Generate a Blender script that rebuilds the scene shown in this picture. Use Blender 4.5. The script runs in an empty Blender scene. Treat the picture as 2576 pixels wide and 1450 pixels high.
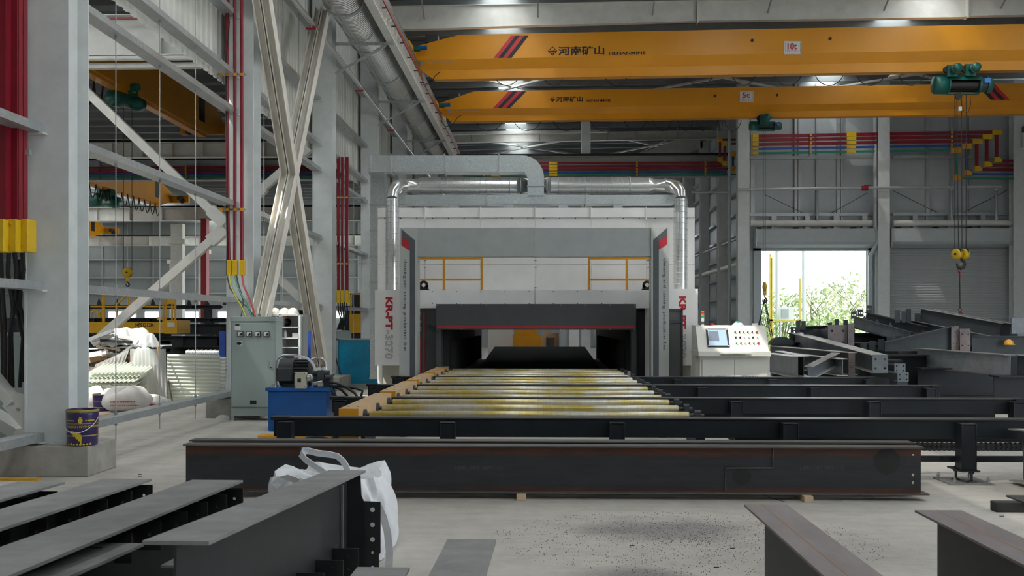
import bpy, math, random
from mathutils import Vector as V, Matrix
random.seed(7)
SC = bpy.context.scene
COL = SC.collection

# ---------------------------------------------------------------- camera, sky, sun, exposure
F = 2504.4; HZ = 812.0; VPX = 1362.0; CAMZ = 1.65
YAW = math.atan((VPX - 1288) / F)
cd = bpy.data.cameras.new('camera'); cam = bpy.data.objects.new('camera', cd); COL.objects.link(cam)
cam.location = (0, 0, CAMZ); cam.rotation_euler = (math.pi / 2, 0, YAW)
cd.lens = 35; cd.sensor_width = 36; cd.shift_y = (HZ - 725) / 2576; cd.clip_end = 500
cd.dof.use_dof = True; cd.dof.focus_distance = 19; cd.dof.aperture_fstop = 7.1
SC.camera = cam
w = bpy.data.worlds.new('sky'); SC.world = w; w.use_nodes = True
bg = w.node_tree.nodes['Background']; bg.inputs[0].default_value = (0.86, 0.93, 1.0, 1); bg.inputs[1].default_value = 1.15
sd = bpy.data.lights.new('sun', 'SUN'); sun = bpy.data.objects.new('sun', sd); COL.objects.link(sun)
sd.energy = 6.5; sd.angle = 0.009; sd.color = (1.0, 0.94, 0.84)
sun.rotation_euler = V((0.50, 0.42, -1.0)).to_track_quat('-Z', 'Y').to_euler()
SC.view_settings.view_transform = 'Standard'; SC.view_settings.look = 'None'
SC.view_settings.gamma = 1; SC.view_settings.exposure = 2.3

# ---------------------------------------------------------------- helpers
def P(x, y, Y):                      # the point at depth Y that the photograph shows at pixel x, y
    X = Y * math.tan(math.atan((x - 1288) / F) - YAW)
    d = -X * math.sin(YAW) + Y * math.cos(YAW)
    return V((X, Y, CAMZ + (HZ - y) * d / F))
def PW(x, y, X):                     # the same for a wall plane at X
    Y = X / math.tan(math.atan((x - 1288) / F) - YAW)
    return P(x, y, Y)
def PF(x, y, z=0.0):                 # the same for a horizontal plane at height z
    d = (CAMZ - z) * F / (y - HZ)
    u = math.atan((x - 1288) / F) - YAW
    Y = d / (math.cos(YAW) - math.sin(YAW) * math.tan(u))
    return V((Y * math.tan(u), Y, z))
WL = {}
class MB:
    def __init__(s): s.v = []; s.f = []; s.sm = []
    def add(s, vs, fs, sm=False):
        n = len(s.v); s.v += [V(a) for a in vs]
        for f in fs: s.f.append(tuple(i + n for i in f)); s.sm.append(sm)
        return s
    def box(s, x0, x1, y0, y1, z0, z1):
        return s.ob(V(((x0+x1)/2, (y0+y1)/2, (z0+z1)/2)), V(((x1-x0)/2, 0, 0)), V((0, (y1-y0)/2, 0)), V((0, 0, (z1-z0)/2)))
    def ob(s, c, a, b, d):           # oriented box from a centre and three half axes
        c, a, b, d = V(c), V(a), V(b), V(d)
        if a.cross(b).dot(d) < 0: a = -a
        vs = [c+i*a+j*b+k*d for k in (-1, 1) for j in (-1, 1) for i in (-1, 1)]
        return s.add(vs, [(0,2,3,1),(4,5,7,6),(0,1,5,4),(2,6,7,3),(0,4,6,2),(1,3,7,5)])
    def bar(s, p0, p1, w, h, up=(0, 0, 1)):
        p0, p1 = V(p0), V(p1); d = p1 - p0; u = V(up); sd = d.cross(u)
        if sd.length < 1e-6: sd = d.cross(V((0, 1, 0)))
        sd.normalize(); u = sd.cross(d).normalized()
        return s.ob((p0+p1)/2, d/2, sd*(w/2), u*(h/2))
    def cyl(s, p0, p1, r0, r1=None, n=12, caps=True):
        p0, p1 = V(p0), V(p1); r1 = r0 if r1 is None else r1
        q = (p1-p0).to_track_quat('Z', 'Y'); vs = []
        for p, r in ((p0, r0), (p1, r1)):
            for i in range(n):
                a = 2*math.pi*i/n; vs.append(p + q @ V((r*math.cos(a), r*math.sin(a), 0)))
        s.add(vs, [(i, (i+1) % n, n+(i+1) % n, n+i) for i in range(n)], True)
        if caps: s.add(vs[:n], [tuple(reversed(range(n)))]); s.add(vs[n:], [tuple(range(n))])
        return s
    def tube(s, pts, r, n=8, caps=True, closed=False):
        pts = [V(p) for p in pts]; m = len(pts); rs = r if isinstance(r, (list, tuple)) else [r]*m
        vs = []; up = None
        for k, p in enumerate(pts):
            if closed: t = pts[(k+1) % m] - pts[k-1]
            else: t = pts[min(k+1, m-1)] - pts[max(k-1, 0)]
            t.normalize()
            if up is None:
                up = t.cross(V((0.13, 0.31, 0.94)))
                if up.length < .1: up = t.cross(V((1, 0, 0)))
            up = (up - t*up.dot(t)).normalized(); sd = t.cross(up)
            for i in range(n):
                a = 2*math.pi*i/n; vs.append(p + rs[k]*(math.cos(a)*up + math.sin(a)*sd))
        fs = [(k*n+i, k*n+(i+1) % n, ((k+1) % m)*n+(i+1) % n, ((k+1) % m)*n+i) for k in range(m if closed else m-1) for i in range(n)]
        s.add(vs, fs, True)
        if caps and not closed: s.add(vs[:n], [tuple(reversed(range(n)))]); s.add(vs[-n:], [tuple(range(n))])
        return s
    def prism(s, poly, ext):         # a flat outline pushed along ext
        poly = [V(p) for p in poly]; e = V(ext); n = len(poly)
        nr = V((0, 0, 0))
        for i in range(n): nr += poly[i].cross(poly[(i+1) % n])
        if nr.dot(e) > 0: poly.reverse()
        vs = poly + [p+e for p in poly]
        return s.add(vs, [tuple(range(n)), tuple(reversed(range(n, 2*n)))] + [(i, n+i, n+(i+1) % n, (i+1) % n) for i in range(n)])
    def ibeam(s, p0, p1, h, b, tf=.014, tw=.01, up=(0, 0, 1)):   # p0, p1 run along the middle of the section
        p0, p1 = V(p0), V(p1); d = (p1-p0).normalized(); u = V(up); sd = d.cross(u).normalized(); u = sd.cross(d)
        for k in (-1, 1): s.bar(p0+u*k*(h-tf)/2, p1+u*k*(h-tf)/2, b, tf, u)
        return s.bar(p0, p1, tw, h-2*tf, u)
    def plate(s, o, ux, uy, t, W, H, holes=(), n=10):            # a plate with round holes, o = its corner, t = thickness vector
        o, ux, uy, t = V(o), V(ux).normalized(), V(uy).normalized(), V(t)
        us = sorted({h[0] for h in holes}); vs_ = sorted({h[1] for h in holes})
        def cuts(a, L): return [0] + [(a[i]+a[i+1])/2 for i in range(len(a)-1)] + [L]
        cu = cuts(us, W); cv = cuts(vs_, H); hd = {(h[0], h[1]): h[2] for h in holes}
        flip = ux.cross(uy).dot(t) < 0
        def emit(vs, fs, sm=False): s.add(vs, [tuple(reversed(f)) for f in fs] if flip else fs, sm)
        pt = lambda a, b, k: o + ux*a + uy*b + t*k
        for i in range(len(cu)-1):
            for j in range(len(cv)-1):
                a0, a1, b0, b1 = cu[i], cu[i+1], cv[j], cv[j+1]
                r = hd.get((us[i], vs_[j])) if us and vs_ else None
                for k in (0, 1):
                    sq = [(a0, b0), (a1, b0), (a1, b1), (a0, b1)]
                    if r is None:
                        f = [(0, 1, 2, 3)] if k else [(3, 2, 1, 0)]
                        emit([pt(a, b, k) for a, b in sq], f)
                    else:
                        c = (us[i], vs_[j]); m = 12; out = []; inn = []
                        for q in range(m):
                            an = 2*math.pi*q/m; dx, dy = math.cos(an), math.sin(an)
                            L = min(((a1-c[0])/dx if dx > 1e-9 else (a0-c[0])/dx if dx < -1e-9 else 9e9), ((b1-c[1])/dy if dy > 1e-9 else (b0-c[1])/dy if dy < -1e-9 else 9e9))
                            out.append((c[0]+dx*L, c[1]+dy*L)); inn.append((c[0]+dx*r, c[1]+dy*r))
                        vv = [pt(a, b, k) for a, b in out+inn]
                        fs = [(q, (q+1) % m, m+(q+1) % m, m+q) for q in range(m)]
                        for qx, (ca, cb) in enumerate(sq):
                            an = math.atan2(cb-c[1], ca-c[0]) % (2*math.pi); q = int(an/(2*math.pi)*m) % m
                            vv.append(pt(ca, cb, k)); fs.append((q, len(vv)-1, (q+1) % m))
                        emit(vv, fs if k else [tuple(reversed(f)) for f in fs])
                        if k:
                            ww = [pt(a, b, 0) for a, b in inn] + [pt(a, b, 1) for a, b in inn]
                            emit(ww, [(q, m+q, m+(q+1) % m, (q+1) % m) for q in range(m)], True)
        for a, b, c, d in (((0,0),(W,0),0,1),((W,0),(W,H),0,1),((W,H),(0,H),0,1),((0,H),(0,0),0,1)):
            emit([pt(*a, 0), pt(*b, 0), pt(*b, 1), pt(*a, 1)], [(0, 1, 2, 3)])
        return s
    def lathe(s, o, ax, prof, n=20): # prof: (radius, distance along ax)
        o = V(o); q = V(ax).to_track_quat('Z', 'Y'); vs = []
        for r, h in prof:
            for i in range(n):
                a = 2*math.pi*i/n; vs.append(o + q @ V((r*math.cos(a), r*math.sin(a), h)))
        return s.add(vs, [(k*n+i, k*n+(i+1) % n, (k+1)*n+(i+1) % n, (k+1)*n+i) for k in range(len(prof)-1) for i in range(n)], True)
    def grid(s, fn, nu, nv, sm=True):
        vs = [fn(i/nu, j/nv) for j in range(nv+1) for i in range(nu+1)]
        return s.add(vs, [(j*(nu+1)+i, j*(nu+1)+i+1, (j+1)*(nu+1)+i+1, (j+1)*(nu+1)+i) for j in range(nv) for i in range(nu)], sm)
    def tri(s, v0, fs): return s.add(v0, fs)
    def build(s, name, m, par=None, label=None, bevel=0):
        me = bpy.data.meshes.new(name); o0 = WL.get(par.name, V((0, 0, 0))) if par else V((0, 0, 0))
        me.from_pydata([tuple(p-o0) for p in s.v], [], s.f); me.update()
        me.polygons.foreach_set('use_smooth', s.sm)
        me.materials.append(m)
        o = bpy.data.objects.new(name, me); COL.objects.link(o)
        if par: o.parent = par
        WL[o.name] = o0.copy()
        if label: o['label'] = label
        if bevel:
            b = o.modifiers.new('bevel', 'BEVEL'); b.width = bevel; b.segments = 2; b.limit_method = 'ANGLE'
        return o
def tag(o, label, cat, group=None):
    o['label'] = label; o['category'] = cat
    if group: o['group'] = group
    return o
def thing(name, label, cat, loc, group=None):
    o = bpy.data.objects.new(name, None); COL.objects.link(o); o.location = loc; o.empty_display_size = .1
    WL[o.name] = V(loc)
    return tag(o, label, cat, group)
def struct(o): o['kind'] = 'structure'; return o
def dup(o, off, par=None):           # a part copied under another thing (off = shift in its own frame)
    c = o.copy(); COL.objects.link(c); c.parent = par if par else o.parent; c.location = o.location + V(off); return c
def copy_tree(o, loc, label=None, par=None):
    c = o.copy(); COL.objects.link(c)
    if par is None: c.location = loc
    else: c.parent = par
    if label: c['label'] = label
    WL[c.name] = V(loc)
    for ch in o.children: copy_tree(ch, loc, None, c)
    return c
FONT = None
def text(s, o, xd, yd, W, H, m, par, name='lettering', off=0, depth=.003, outline=0, space=1):
    cu = bpy.data.curves.new('t', 'FONT'); cu.body = s; cu.size = 1; cu.resolution_u = 3; cu.offset = off; cu.space_character = space
    if outline: cu.fill_mode = 'NONE'; cu.bevel_depth = outline; cu.bevel_resolution = 0
    ob = bpy.data.objects.new('t', cu); COL.objects.link(ob)
    dg = bpy.context.evaluated_depsgraph_get(); me0 = bpy.data.meshes.new_from_object(ob.evaluated_get(dg))
    bpy.data.objects.remove(ob)
    vs = [v.co.copy() for v in me0.vertices]; fs = [tuple(p.vertices) for p in me0.polygons]
    bpy.data.meshes.remove(me0)
    if not vs: return None
    x0 = min(v.x for v in vs); x1 = max(v.x for v in vs); y0 = min(v.y for v in vs); y1 = max(v.y for v in vs)
    xd, yd = V(xd).normalized(), V(yd).normalized(); n = xd.cross(yd); o = V(o)
    b = MB(); b.add([o + xd*((v.x-x0)/(x1-x0)*W) + yd*((v.y-y0)/(y1-y0)*H) + n*(depth + (v.z if outline else 0)*.3) for v in vs], fs)
    return b.build(name, m, par)

# ---------------------------------------------------------------- materials
def nt(name):
    m = bpy.data.materials.new(name); m.use_nodes = True; t = m.node_tree
    return m, t, t.nodes['Principled BSDF']
def node(t, ty, **k):
    n = t.nodes.new(ty)
    for a, b in k.items():
        if a.startswith('i_'): n.inputs[int(a[2:]) if a[2:].isdigit() else a[2:].replace('_', ' ')].default_value = b
        else: setattr(n, a, b)
    return n
def ramp(t, fac, a, b, ca=(0,0,0,1), cb=(1,1,1,1)):
    r = t.nodes.new('ShaderNodeValToRGB'); e = r.color_ramp.elements
    e[0].position = a; e[1].position = b; e[0].color = ca; e[1].color = cb
    t.links.new(fac, r.inputs[0]); return r.outputs[0]
def mix(t, fac, a, b, bt='MIX'):
    n = t.nodes.new('ShaderNodeMix'); n.data_type = 'RGBA'; n.blend_type = bt
    for i, v in ((0, fac), (6, a), (7, b)):
        if hasattr(v, 'links'): t.links.new(v, n.inputs[i])
        else: n.inputs[i].default_value = v if i == 0 else (*v[:3], 1)
    return n.outputs[2]
def coords(t, sc=(1, 1, 1), world=False):
    if world: o = node(t, 'ShaderNodeNewGeometry').outputs['Position']
    else: o = node(t, 'ShaderNodeTexCoord').outputs['Object']
    mp = t.nodes.new('ShaderNodeMapping'); mp.inputs['Scale'].default_value = sc; t.links.new(o, mp.inputs[0]); return mp.outputs[0]
def noise(t, co, sc, det=4, rough=.6):
    n = node(t, 'ShaderNodeTexNoise'); n.inputs['Scale'].default_value = sc; n.inputs['Detail'].default_value = det; n.inputs['Roughness'].default_value = rough
    t.links.new(co, n.inputs['Vector']); return n.outputs[0]
def bumpn(t, p, h, st, dist=.01):
    b = node(t, 'ShaderNodeBump'); b.inputs['Strength'].default_value = st; b.inputs['Distance'].default_value = dist
    t.links.new(h, b.inputs['Height']); t.links.new(b.outputs[0], p.inputs['Normal'])
def M(name, c, rough=.5, metal=0, var=.12, vs=3.0, dirt=None, damt=.25, ds=2.0, bump=0, stretch=(1, 1, 1), spec=.5):
    m, t, p = nt(name); co = coords(t, stretch)
    p.inputs['Roughness'].default_value = rough; p.inputs['Metallic'].default_value = metal; p.inputs['Specular IOR Level'].default_value = spec
    n1 = noise(t, co, vs, 5)
    base = mix(t, ramp(t, n1, .3, .7), [x*(1-var) for x in c], [min(1, x*(1+var*.4)) for x in c])
    if dirt is not None:
        n2 = noise(t, co, ds, 8, .75)
        base = mix(t, ramp(t, n2, .58, .78, cb=(damt,)*3+(1,)), base, dirt)
    t.links.new(base, p.inputs['Base Color'])
    if bump: bumpn(t, p, noise(t, co, vs*12, 3), bump, .004)
    return m
def glow(name, c, s):
    m, t, p = nt(name); p.inputs['Base Color'].default_value = (*c, 1); p.inputs['Emission Color'].default_value = (*c, 1); p.inputs['Emission Strength'].default_value = s
    return m
white = M('white_steel_paint', (.70, .69, .65), .42, dirt=(.35, .31, .26), damt=.35, ds=.9)
colw = M('column_paint', (.66, .69, .69), .38, dirt=(.40, .40, .40), damt=.3, ds=1.2)
mwhite = M('machine_white_panel', (.84, .83, .82), .35, var=.05, dirt=(.5, .48, .45), damt=.25, ds=.8)
mgrey = M('machine_grey_panel', (.34, .365, .36), .4, var=.1, dirt=(.25, .25, .24), damt=.3)
dgrey = M('charcoal_panel', (.06, .064, .07), .4, var=.15)
charc = M('charcoal_strip', (.075, .085, .095), .45)
redp = M('red_paint', (.40, .018, .03), .4)
redc = M('red_conduit', (.24, .008, .022), .35, var=.2)
bluec = M('blue_conduit', (.02, .07, .33), .35)
greenc = M('green_conduit', (.01, .22, .14), .35)
yel = M('crane_yellow', (.68, .275, .004), .38, var=.10, vs=.8)
yel2 = M('lift_yellow', (.78, .42, .01), .35)
yconn = M('yellow_joint_box', (.72, .46, .01), .4)
oran = M('orange_guard', (.74, .33, .015), .4)
litwornor = M('lit_worn_orange_guard', (.60, .40, .22), .5, dirt=(.35, .26, .18), damt=.5)  # worn, dusty orange, also paled for the light on lid and side
hgreen = M('hoist_green', (.008, .12, .095), .35, dirt=(.03, .07, .06), damt=.5)
black = M('black_rubber', (.012, .012, .013), .45)
blackst = M('black_painted_steel', (.013, .017, .022), .45, var=.3, vs=4, dirt=(.05, .05, .05), damt=.2, ds=5, spec=.35)
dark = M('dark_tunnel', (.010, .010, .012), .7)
conc = M('footing_concrete', (.40, .385, .35), .85, var=.25, vs=4, dirt=(.16, .15, .14), damt=.5, ds=6, bump=.4)
cabg = M('cabinet_grey', (.33, .39, .37), .4, var=.06, dirt=(.2, .2, .19), damt=.15)
tankb = M('blue_tank', (.008, .10, .36), .3, var=.2, dirt=(.05, .09, .17), damt=.4)
cyan = M('blue_sheet', (.01, .30, .52), .35, var=.3, vs=2, dirt=(.01, .05, .09), damt=.7, ds=5)
cream = M('console_cream', (.74, .73, .66), .4, var=.05)
navy = M('navy_print', (.03, .035, .22), .5)
blk = M('black_print', (.012, .012, .014), .55, var=0)
whp = M('white_print', (.7, .7, .7), .5, var=0)
greyp = M('grey_print', (.20, .26, .34), .5, var=0)
redpr = M('red_print', (.52, .012, .03), .45, var=0)
wood = M('pale_wood', (.62, .47, .30), .7, stretch=(1, 6, 1))
tubec = M('cardboard', (.42, .27, .16), .8)
chrome = M('machined_steel', (.55, .55, .56), .28, 1, var=.1)
mgry = M('motor_grey', (.045, .05, .055), .45, var=.3)
cloth = M('white_woven_plastic', (.72, .73, .76), .55, var=.12, vs=8, dirt=(.4, .4, .42), damt=.3, ds=6, bump=.3)
rope = M('wire_rope', (.02, .02, .02), .5)
hookm = M('hook_black', (.025, .022, .022), .4)
lead = M('siding_grey', (.45, .49, .51), .5, var=.06)
asph = M('outdoor_paving', (.45, .45, .43), .9)
# zinc with its spangle
def galv(name, c=(.60, .63, .64), sp=45, rough=.32, amt=.5, metal=.9, seam=0):
    m, t, p = nt(name); co = coords(t)
    v = node(t, 'ShaderNodeTexVoronoi'); v.inputs['Scale'].default_value = sp; t.links.new(co, v.inputs['Vector'])
    g = node(t, 'ShaderNodeSeparateColor'); t.links.new(v.outputs['Color'], g.inputs[0])
    b = mix(t, g.outputs[0], [x*(1-amt) for x in c], c)
    b = mix(t, ramp(t, noise(t, co, 1.6, 5), .4, .75), b, [x*.75 for x in c])
    t.links.new(b, p.inputs['Base Color']); p.inputs['Metallic'].default_value = metal
    p.inputs['Roughness'].default_value = rough
    return m
zinc = galv('galvanised_spangle', (.66, .70, .71), sp=60, amt=.30, metal=.75, rough=.32)
zincs = M('bright_zinc_sheet', (.80, .81, .80), .22, .82, var=.10, vs=1.5)
pipem = M('pipe_zinc', (.46, .49, .50), .4, .3, var=.1)
zincg = galv('galvanised_girt', (.50, .53, .54), sp=30, amt=.2, rough=.40, metal=.5)
# bare mill-scale steel with rust
def steel(name, c, rustc, ramt, rough=.5, sc=2.5, st=(1, 1, 1), metal=.25):
    m, t, p = nt(name); co = coords(t, st)
    b = mix(t, ramp(t, noise(t, co, sc, 6, .7), .3, .7), [x*.65 for x in c], [x*1.25 for x in c])
    r = ramp(t, noise(t, co, sc*.6, 8, .75), .5, .8, cb=(ramt,)*3+(1,))
    b = mix(t, r, b, rustc); t.links.new(b, p.inputs['Base Color'])
    p.inputs['Roughness'].default_value = rough; p.inputs['Metallic'].default_value = metal
    bumpn(t, p, noise(t, co, sc*14, 4), .12, .003); return m
RUST = (.22, .075, .022)
stl = steel('mill_scale_steel', (.060, .062, .066), RUST, .25, .42)
stlp = steel('dusty_lit_steel', (.235, .235, .235), (.14, .135, .13), .35, .55, metal=.1)  # pale flanges: light from above put into the colour; floor plates are dusty
stlw = steel('dark_steel_web', (.024, .025, .028), (.035, .032, .03), .3, .5, metal=.1)  # dark webs: shade on the beam sides put into the colour
stlr = steel('rust_tinged_flange', (.21, .175, .18), (.26, .13, .085), .45, .5, st=(1, .25, 1), metal=.15)
stlb = steel('blued_steel', (.17, .19, .21), RUST, .12, .38, metal=.4)
stll = steel('bright_steel_flange', (.50, .485, .46), (.22, .2, .18), .4, .4, metal=.3)  # bright tops of the stacked beams: daylight put into the colour
stlg = steel('slate_primer_steel', (.042, .052, .060), (.05, .045, .045), .3, .5, metal=.1)
bracem = M('weathered_brace', (.80, .76, .69), .55, var=.18, vs=1.5, dirt=(.36, .24, .14), damt=.6, ds=2.2)
def clearplastic(name, c, tr):
    m, t, p = nt(name); p.inputs['Base Color'].default_value = (*c, 1); p.inputs['Roughness'].default_value = .35
    tl = node(t, 'ShaderNodeBsdfTranslucent'); tl.inputs[0].default_value = (*c, 1)
    tp = node(t, 'ShaderNodeBsdfTransparent'); tp.inputs[0].default_value = (.93, .95, .95, 1)
    m1 = node(t, 'ShaderNodeMixShader'); m1.inputs[0].default_value = .45
    m2 = node(t, 'ShaderNodeMixShader'); m2.inputs[0].default_value = tr
    t.links.new(p.outputs[0], m1.inputs[1]); t.links.new(tl.outputs[0], m1.inputs[2])
    t.links.new(m1.outputs[0], m2.inputs[1]); t.links.new(tp.outputs[0], m2.inputs[2])
    t.links.new(m2.outputs[0], t.nodes['Material Output'].inputs[0]); return m
plas = clearplastic('milky_plastic_sheet', (.84, .87, .80), .18)
plasc = clearplastic('clear_plastic_sheet', (.84, .84, .82), .6)
film = clearplastic('plastic_film', (.9, .92, .93), .4)
skyl = clearplastic('skylight_plastic', (.84, .89, .91), .03)
skyc = clearplastic('clear_skylight', (.62, .66, .68), .26)
skym = clearplastic('hazy_skylight', (.62, .66, .68), .13)
# ---------------------------------------------------------------- the building
def floor_mat():
    m, t, p = nt('concrete_floor'); co = coords(t, world=True)
    a = noise(t, co, .35, 6, .65); b = noise(t, co, 3.0, 8, .75)
    c = mix(t, ramp(t, a, .3, .7), (.43, .395, .355), (.59, .55, .50))
    c = mix(t, ramp(t, b, .45, .75, cb=(.45,)*3+(1,)), c, (.27, .265, .25))
    st = noise(t, coords(t, (.55, 3.2, 1), True), 1.7, 8, .75)                     # trowel and tyre streaks
    c = mix(t, ramp(t, st, .50, .75, cb=(.38,)*3+(1,)), c, (.21, .205, .20))
    # grit swept into two patches
    pos = node(t, 'ShaderNodeNewGeometry').outputs['Position']
    tot = None
    for cx, cy, rx, ry in ((1.05, 7.95, 1.0, .55), (.62, 6.45, .55, .35), (2.0, 7.2, 1.6, .9)):
        mp = t.nodes.new('ShaderNodeMapping'); mp.inputs['Location'].default_value = (-cx/rx, -cy/ry, 0); mp.inputs['Scale'].default_value = (1/rx, 1/ry, 0)
        t.links.new(pos, mp.inputs[0]); L = node(t, 'ShaderNodeVectorMath', operation='LENGTH'); t.links.new(mp.outputs[0], L.inputs[0])
        ad = node(t, 'ShaderNodeMath', operation='MULTIPLY_ADD'); ad.inputs[1].default_value = 1.2; ad.inputs[2].default_value = -.6
        t.links.new(noise(t, co, 2.2, 6), ad.inputs[0])
        sm = node(t, 'ShaderNodeMath', operation='ADD'); t.links.new(L.outputs['Value'], sm.inputs[0]); t.links.new(ad.outputs[0], sm.inputs[1])
        k = ramp(t, sm.outputs[0], .35, 1.05, (1, 1, 1, 1), (0, 0, 0, 1))
        if rx > 1.5: k = mix(t, 1.0, k, (.35, .35, .35), 'MULTIPLY')
        tot = k if tot is None else mix(t, 1.0, tot, k, 'LIGHTEN')
    gr = ramp(t, noise(t, co, 55, 3, .8), .38, .62, (1, 1, 1, 1), (.35, .35, .35, 1))
    c = mix(t, mix(t, 1.0, tot, gr, 'MULTIPLY'), c, (.115, .11, .12))
    sp = ramp(t, noise(t, co, 38, 2, .9), .70, .76)
    c = mix(t, mix(t, 1.0, sp, (.55, .55, .55), 'MULTIPLY'), c, (.10, .095, .09))
    t.links.new(c, p.inputs['Base Color'])
    t.links.new(ramp(t, b, .3, .7, (.42,)*3+(1,), (.62,)*3+(1,)), p.inputs['Roughness'])
    bumpn(t, p, b, .08, .01); return m
fm = floor_mat()
b = MB()
for x0, x1, y0, y1 in ((-62, 20, -14, 41.2), (-62, 9.0, 41.2, 92)):
    b.add([(x0, y0, 0), (x1, y0, 0), (x1, y1, 0), (x0, y1, 0)], [(0, 1, 2, 3)])
floor = struct(b.build('floor', fm))
j = MB()                                                   # the saw-cut joint in the slab
p0 = PF(1935, 1250); j.ob((p0.x+.02, p0.y-.1, .0012), (.06, -.2, 0), (.004, .0015, 0), (0, 0, .001)); j.build('slab_joint', blk, floor)
b = MB()
for x0, x1, y0, y1 in ((20, 140, -60, 41.2), (9.0, 140, 41.2, 200), (-120, 20, -60, -14)):
    b.add([(x0, y0, -.05), (x1, y0, -.05), (x1, y1, -.05), (x0, y1, -.05)], [(0, 1, 2, 3)])
g = struct(b.build('ground', asph))

# roof: dark sheets with skylight strips, purlins, rafters
rm = M('roof_sheet', (.13, .14, .15), .5, var=.1, stretch=(1, 9, 1))
ZR = lambda x: 11.37 + .01*(x+5.3)
def slab(b, x0, x1, y0, y1): b.add([(x0, y0, ZR(x0)), (x1, y0, ZR(x1)), (x1, y1, ZR(x1)), (x0, y1, ZR(x0)), (x0, y0, ZR(x0)+.06), (x1, y0, ZR(x1)+.06), (x1, y1, ZR(x1)+.06), (x0, y1, ZR(x0)+.06)], [(3, 2, 1, 0), (4, 5, 6, 7), (0, 1, 5, 4), (1, 2, 6, 5), (2, 3, 7, 6), (3, 0, 4, 7)])
def roof(name, xa, xb, sky, y0, y1, clear=()):   # sky: x range and y range of each strip
    b = MB(); x = xa
    for s in sky:
        slab(b, x, s[0], y0, y1); x = s[1]
        for q0, q1 in ((y0, s[2]), (s[3], y1)):
            if q1-q0 > .01: slab(b, s[0], s[1], q0, q1)
    slab(b, x, xb, y0, y1); o = struct(b.build(name, rm))
    for s in sky:
        cl = [c[1:] for c in clear if c[0] == s[0]]; ed = [s[2]]
        for c0, c1 in cl: ed += [c0, c1]
        ed.append(s[3])
        for i in range(len(ed)-1):
            n = max(1, int((ed[i+1]-ed[i])/8.0)) if i % 2 == 0 else 1; d = (ed[i+1]-ed[i])/n
            for j in range(n):
                k = MB(); ya, yb = ed[i]+j*d, ed[i]+(j+1)*d; k.add([(s[0], ya, ZR(s[0])+.03), (s[1], ya, ZR(s[1])+.03), (s[1], yb, ZR(s[1])+.03), (s[0], yb, ZR(s[0])+.03)], [(3, 2, 1, 0)])
                k.build('skylight_panel', (skym if name == 'ceiling' else skyc) if i % 2 else skyl, o)
    return o
ceil = roof('ceiling', -5.7, 20, [(-1.78, -.75, -14, 66), (5.2, 6.2, -14, 26), (10.9, 11.95, -14, 66), (16.4, 17.4, -14, 26)], -14, 66, [(-1.78, 13.4, 17.7)])  # two shorter strips added, unseen, for more light; hazy panel aims sun at console
ceil2 = roof('ceiling_side_aisle', -62, -5.7, [(-42, -40, -14, 92), (-30, -28, -14, 92), (-15.0, -12.7, 11, 24), (-10.0, -8.3, 11, 20)], -14, 92, [(-15.0, 13.8, 18.8), (-10.0, 15.0, 17.6)])  # short strips added out of view, their clear panels send sun onto brace and heap
pm = M('purlin_grey', (.26, .28, .29), .45)
pr = None
for i in range(27):
    y = 27+i*1.45
    if pr is None:
        b = MB(); b.prism([(-5.6, y, ZR(-5.6)-.26), (19.9, y, ZR(19.9)-.26), (19.9, y, ZR(19.9)-.01), (-5.6, y, ZR(-5.6)-.01)], (0, .07, 0)); pr = b.build('purlin', pm, ceil); y0 = y
    else: dup(pr, (0, y-y0, 0))
pr = None
for i in range(40):
    y = 25+i*1.6
    if pr is None: b = MB(); b.box(-61, -5.8, y, y+.07, 10.5, 10.75); pr = b.build('purlin', pm, ceil2); y0 = y
    else: dup(pr, (0, y-y0, 0))
for k, yr in enumerate((29.75, 36.4, 43.1, 50.0, 57.0)):
    t = thing('roof_rafter', ['white tapered roof rafter nearest the top edge of the frame', 'white roof rafter between the two yellow cranes', 'white roof rafter above the girder with red conduits', 'white roof rafter deep behind the white post', 'farthest white roof rafter near the end gable'][k], 'rafter', (7, yr, 10.6), 'roof rafters')
    b = MB(); hh = .85
    for xa, xb in ((-5.0, 4.6), (4.66, 12.5), (12.56, 19.6)):
        za, zb = ZR(xa)-.26, ZR(xb)-.26; ha, hb = ((.70 if xa < 0 else .60), (.60 if xb < 5 else .64)) if k == 0 else (.42, .42)
        b.prism([(xa, yr, za-ha), (xb, yr, zb-hb), (xb, yr, zb), (xa, yr, za)], (0, .012, 0))
        b.bar((xa, yr+.006, za-ha), (xb, yr+.006, zb-hb), .22, .016); b.bar((xa, yr+.006, za), (xb, yr+.006, zb), .22, .016)
    b.build('web', white, t)
    b = MB()
    for xj in (4.63, 12.53): b = MB(); b.box(xj-.02, xj+.02, yr-.13, yr+.14, ZR(xj)-(.93 if k == 0 else .7), ZR(xj)-.26); b.build('splice_plate', white, t)
    for i in range(7):
        x = -3.5+i*3.4
        for sg in (-1, 1): b = MB(); b.bar((x, yr+sg*.05, ZR(x)-.66), (x, yr+sg*.8, ZR(x)-.26), .035, .035); b.build('knee_brace', pm, t)
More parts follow.
